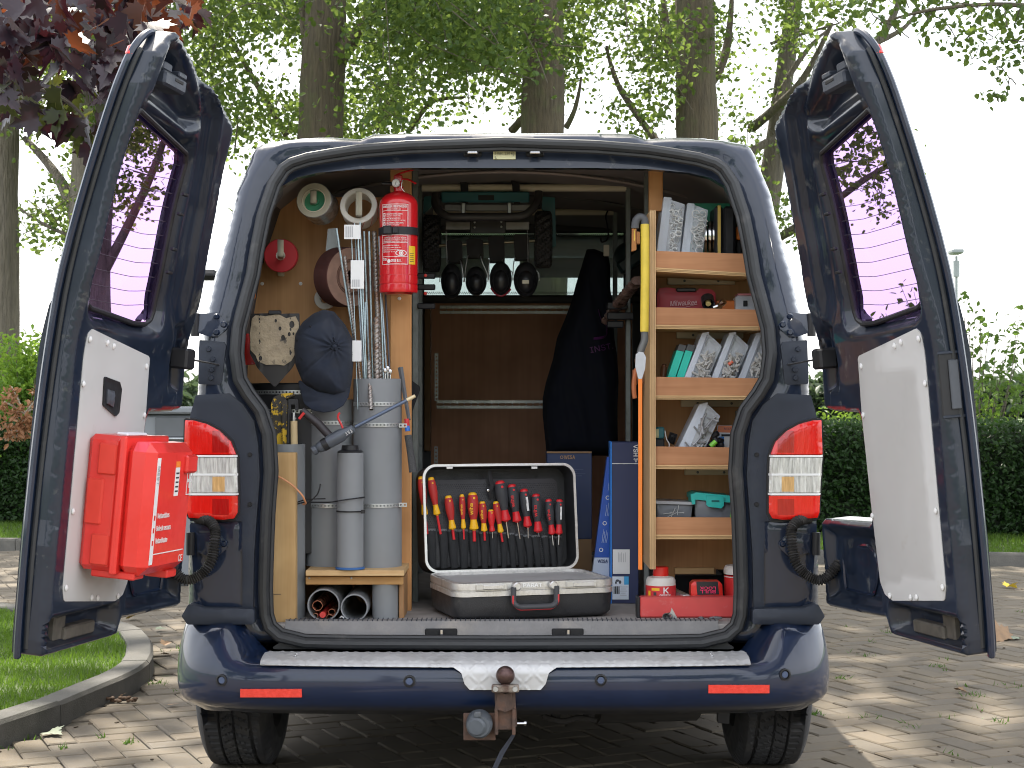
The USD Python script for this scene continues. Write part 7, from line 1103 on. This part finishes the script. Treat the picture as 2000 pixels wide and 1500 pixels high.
# saw, wrapped bundle
t = thing('bow_saw', 'yellow bow saw with orange blade guard hanging beside the shelving', 'saw', at=W(1255, 1113, .2)); yt = M('saw_yellow', (.62, .46, .05), .5, 0, .12, 30, dirt=(.25, .15, .05), dscale=30, dlo=.64, dhi=.75); gr_ = M('saw_grip', (.06, .062, .065), .6)
t.p('tube', sweep([W(1259.5, 438, .17), W(1260, 540, .17), W(1258.5, 648, .17)], .0128, 16), yt, smooth=60); t.p('top_grip', sweep(smoothpath([W(1240, 446, .17), W(1242, 432, .17), W(1250, 424, .17), W(1258, 428, .17), W(1259.5, 440, .17)], 4), .0118, 12), gr_); t.p('lower_grip', sweep(smoothpath([W(1258.5, 648, .17), W(1259, 662, .17), W(1254, 678, .17), W(1250, 690, .17)], 4), .011, 12), M('saw_grip_worn', (.12, .12, .115), .5, .3))
t.p('blade_clamp', plate([(1242, 692), (1248, 687), (1257, 688), (1262, 698), (1260, 720), (1254, 740), (1247, 740), (1241, 715)], .155, .012, .003, .003), M('pale_grey', (.45, .47, .48), .45)); t.p('blade_guard', pbox(1246.5, 738, 1254.5, 1113, .158, .006, .001), orange, 'long orange blade guard'); t.p('wire', rod(W(1239, 448, .17), W(1239, 470, .17), .0015, 6), yt)
t = thing('orange_clamp', 'small orange wooden clamp beside the yellow saw tube', 'clamp', at=W(1242, 490, .3)); t.p('jaw', [plate([(1235, 440), (1243, 440), (1243, 488), (1234, 490)], .26, .03, .001, .002), plate([(1244, 452), (1250, 453), (1250, 476), (1244, 475)], .26, .03, .001, .002)], M('clamp_orange', (.50, .22, .07), .6))
t = thing('wrapped_bundle', 'bundle in brown crumpled plastic sticking out on the right rack', 'bundle', at=W(1215, 600, .8)); P_ = smoothpath([W(1186, 628, 1.0), W(1215, 585, .8), W(1247, 548, .6)], 14); t.p('wrap', sweep(P_, .022 + .003 * np.sin(np.arange(len(P_)) * 2.3), 9, flat=.6), M('brown_wrap', (.16, .10, .08), .25, 0, .5, 40, bump=.8, bscale=90), smooth=25)
t = thing('tool_holder', 'orange handled snips hanging behind the saw', 'snips', at=W(1240, 760, .4)); t.p('handles', [sweep(smoothpath([W(1243, 720, .35), W(1238, 750, .35), W(1240, 778, .35)], 4), .007, 8), plate([(1236, 722), (1244, 722), (1244, 752), (1236, 752)], .36, .02, .001, .002)], M('snip_orange', (.5, .16, .06), .5)); t.p('jaw', plate([(1240, 700), (1262, 705), (1262, 748), (1246, 750)], .40, .02, .002, .003), M('snip_wood', (.26, .12, .06), .6))
t = thing('teal_tool', 'dark teal power tool tucked behind the right rack uprights', 'power tool', at=W(1215, 510, 1.2)); t.p('body', [ell(W(1226, 500, 1.3), .05, .08, .05), fbox(W(1212, 520, 1.2), nrm(A(1, 0, .7)), YY, nrm(A(-.7, 0, 1)), (-.01, 0, -.03), (.14, .06, .02), .01)], M('teal_tool_body', (.008, .022, .024), .5))
solo('teal_strip', pbox(793, 975, 803, 1050, .60, .04, .006), darkteal, 'dark teal tool end between tubes and tool case', 'tool')

# --- first aid kit on the left door
p0, U, N, a = frame(-1, 100.); KB = lambda lo, hi, c: fbox(p0 + N * .004, U, a, N, lo, hi, c)
kit = thing('first_aid_kit', 'red plastic first aid box mounted on the left door panel', 'first aid kit', at=p0 + U * .62 + a * .06)
kred = M('kit_red', (.56, .024, .018), .34, 0, .06, 6, coat=.3, subsurface_weight=.12)
kit.p('back_shell', KB((.50, .062, 0), (.752, .384, .088), .012), kred, smooth=30); kit.p('front_shell', KB((.488, .058, .094), (.755, .374, .170), .022), kred, 'front half with label', smooth=30)
kit.p('seam_band', KB((.494, .056, .082), (.760, .386, .100), .004), kred)
kit.p('end_relief', [KB((.745, .075, .030), (.757, .150, .076), .004), KB((.745, .29, .030), (.757, .365, .076), .004), KB((.745, .17, .008), (.757, .28, .05), .004)], M('kit_red_dark', (.58, .035, .02), .4)); kit.p('foot', [KB((.68, .046, .03), (.74, .064, .14), .003), KB((.52, .040, .10), (.58, .060, .16), .003)], kred)
kit.p('front_step', [KB((.478, .10, .10), (.492, .34, .15), .004), KB((.49, .30, .165), (.56, .345, .180), .005)], kred); kit.p('carry_handle', fbox(p0 + N * .004, U, a, N, (.60, .384, .055), (.72, .392, .085), .003), M('handle_white', (.7, .7, .72), .4))
FN = .1745; tx = lambda s, h, u, v, w=None: text(s, h, p0 + U * u + a * v + N * FN, -U, a, .0006, fit=w)
wk = M('kit_white', (.66, .65, .63), .5)
lab = kit.p('white_strip', KB((.712, .085, .1698), (.732, .34, .1708), .0003), wk, smooth=False)
for s, v in (('Verbanddoos', .195), ('Boîte de secours', .165), ('Verbandkasten', .135)): kit.p('lettering', tx(s, .0125, .705, v, .075 if 'B' not in s else .09), wk, smooth=False)
for v in (.203, .173, .143): lab.p('red_mark', KB((.718, v - .012, .1706), (.726, v, .1714), .0002), kred, smooth=False)
lab.p('lettering', text('MEST', .013, p0 + U * .7285 + a * .322 + N * (FN + .0015), -a, -U, .0006, fit=.045), M('grey_ink'), smooth=False)
kit.p('white_line', KB((.52, .108, .1698), (.71, .1105, .1708), .0002), wk, smooth=False); kit.p('lettering', tx('CE', .017, .545, .080, .024), wk, smooth=False)
kit.p('sticker', KB((.585, .245, .1698), (.612, .315, .1708), .0003), wk, smooth=False); kit.p('sticker_top', KB((.585, .315, .1698), (.612, .33, .1708), .0003), orange, smooth=False)
for v in (.255, .266, .277, .288, .299): kit.p('print_line', KB((.589, v, .1706), (.608, v + .004, .1713), .0002), M('black_ink'), smooth=False)
kit.p('cross_emblem', [KB((.510, .262, .1698), (.517, .300, .1710), .0002), KB((.500, .277, .1698), (.527, .285, .1711), .0002), KB((.496, .245, .1698), (.531, .2475, .1709), .0002), KB((.496, .315, .1698), (.531, .3175, .1709), .0002), KB((.496, .2475, .1698), (.4985, .315, .1709), .0002), KB((.5285, .2475, .1698), (.531, .315, .1709), .0002)], wk, 'white cross in a frame', smooth=False)

# --- things lying on the paving
c = GP(236, 1374); t = thing('pine_cone', 'brown scaly cone lying on the paving near the left kerb', 'cone', at=(c[0], c[1], 0)); coneM = M('cone_brown', (.13, .075, .04), .85, 0, .4, 60, isl=.3)
t.p('scales', [ell(A(c[0] + x * .01 + (r_ % 3 - 1) * .006, c[1] + y_, .012 + .010 * (r_ % 2)), .009, .009, .006, 1) for r_, (x, y_) in enumerate([(k_, (k_ * 7 % 5 - 2) * .005) for k_ in range(-6, 7)] + [(k_ + .5, (k_ * 3 % 5 - 2) * .006) for k_ in range(-5, 6)])], coneM, kind='stuff', smooth=40)
lf = M('dry_leaf_brown', (.25, .16, .09), .8, 0, .3, 30); lg_ = M('fallen_leaf_grey_green', (.17, .20, .13), .6, 0, .2, 30)
for a, b, s, m_, lab in ((95, 1436, .085, lg_, 'pale grey green leaf on the paving near the lower left corner'), (305, 1233, .06, lg_, 'pale leaf lying just behind the curved kerb'), (252, 1212, .09, M('yellow_leaf', (.55, .40, .08), .6), 'yellow brown leaf at the back end of the curved kerb'), (320, 1265, .06, lf, 'brown leaf beside the inner curve of the kerb'), (330, 1283, .05, lf, 'dry brown leaf between kerb and van bumper'), (240, 1362, .035, lf, 'small brown leaf above the pine cone'), (330, 1381, .045, lf, 'brown twig leaf right of the pine cone'), (1967, 1150, .10, M('bright_yellow_leaf', (.70, .50, .03), .5), 'bright yellow leaf far right beyond the right door'), (1965, 1252, .16, lf, 'large curled brown leaf at the right edge'), (1990, 1249, .13, lg_, 'pale curled leaf beside the large brown leaf at right'), (1868, 1353, .05, lf, 'small dark leaf on the right paving'), (1658, 1463, .03, lf, 'tiny brown leaf near the right rear tyre'), (1853, 1251, .05, lf, 'flat brown leaf under the right open door')):
    c = GP(a, b); solo('fallen_leaf', maple_leaf(A(c[0], c[1], .012), s, A(rng.normal(), rng.normal() * .6, .12), A(.15 * rng.normal(), .2 * rng.normal(), 1)), m_, lab, 'leaf', smooth=40)
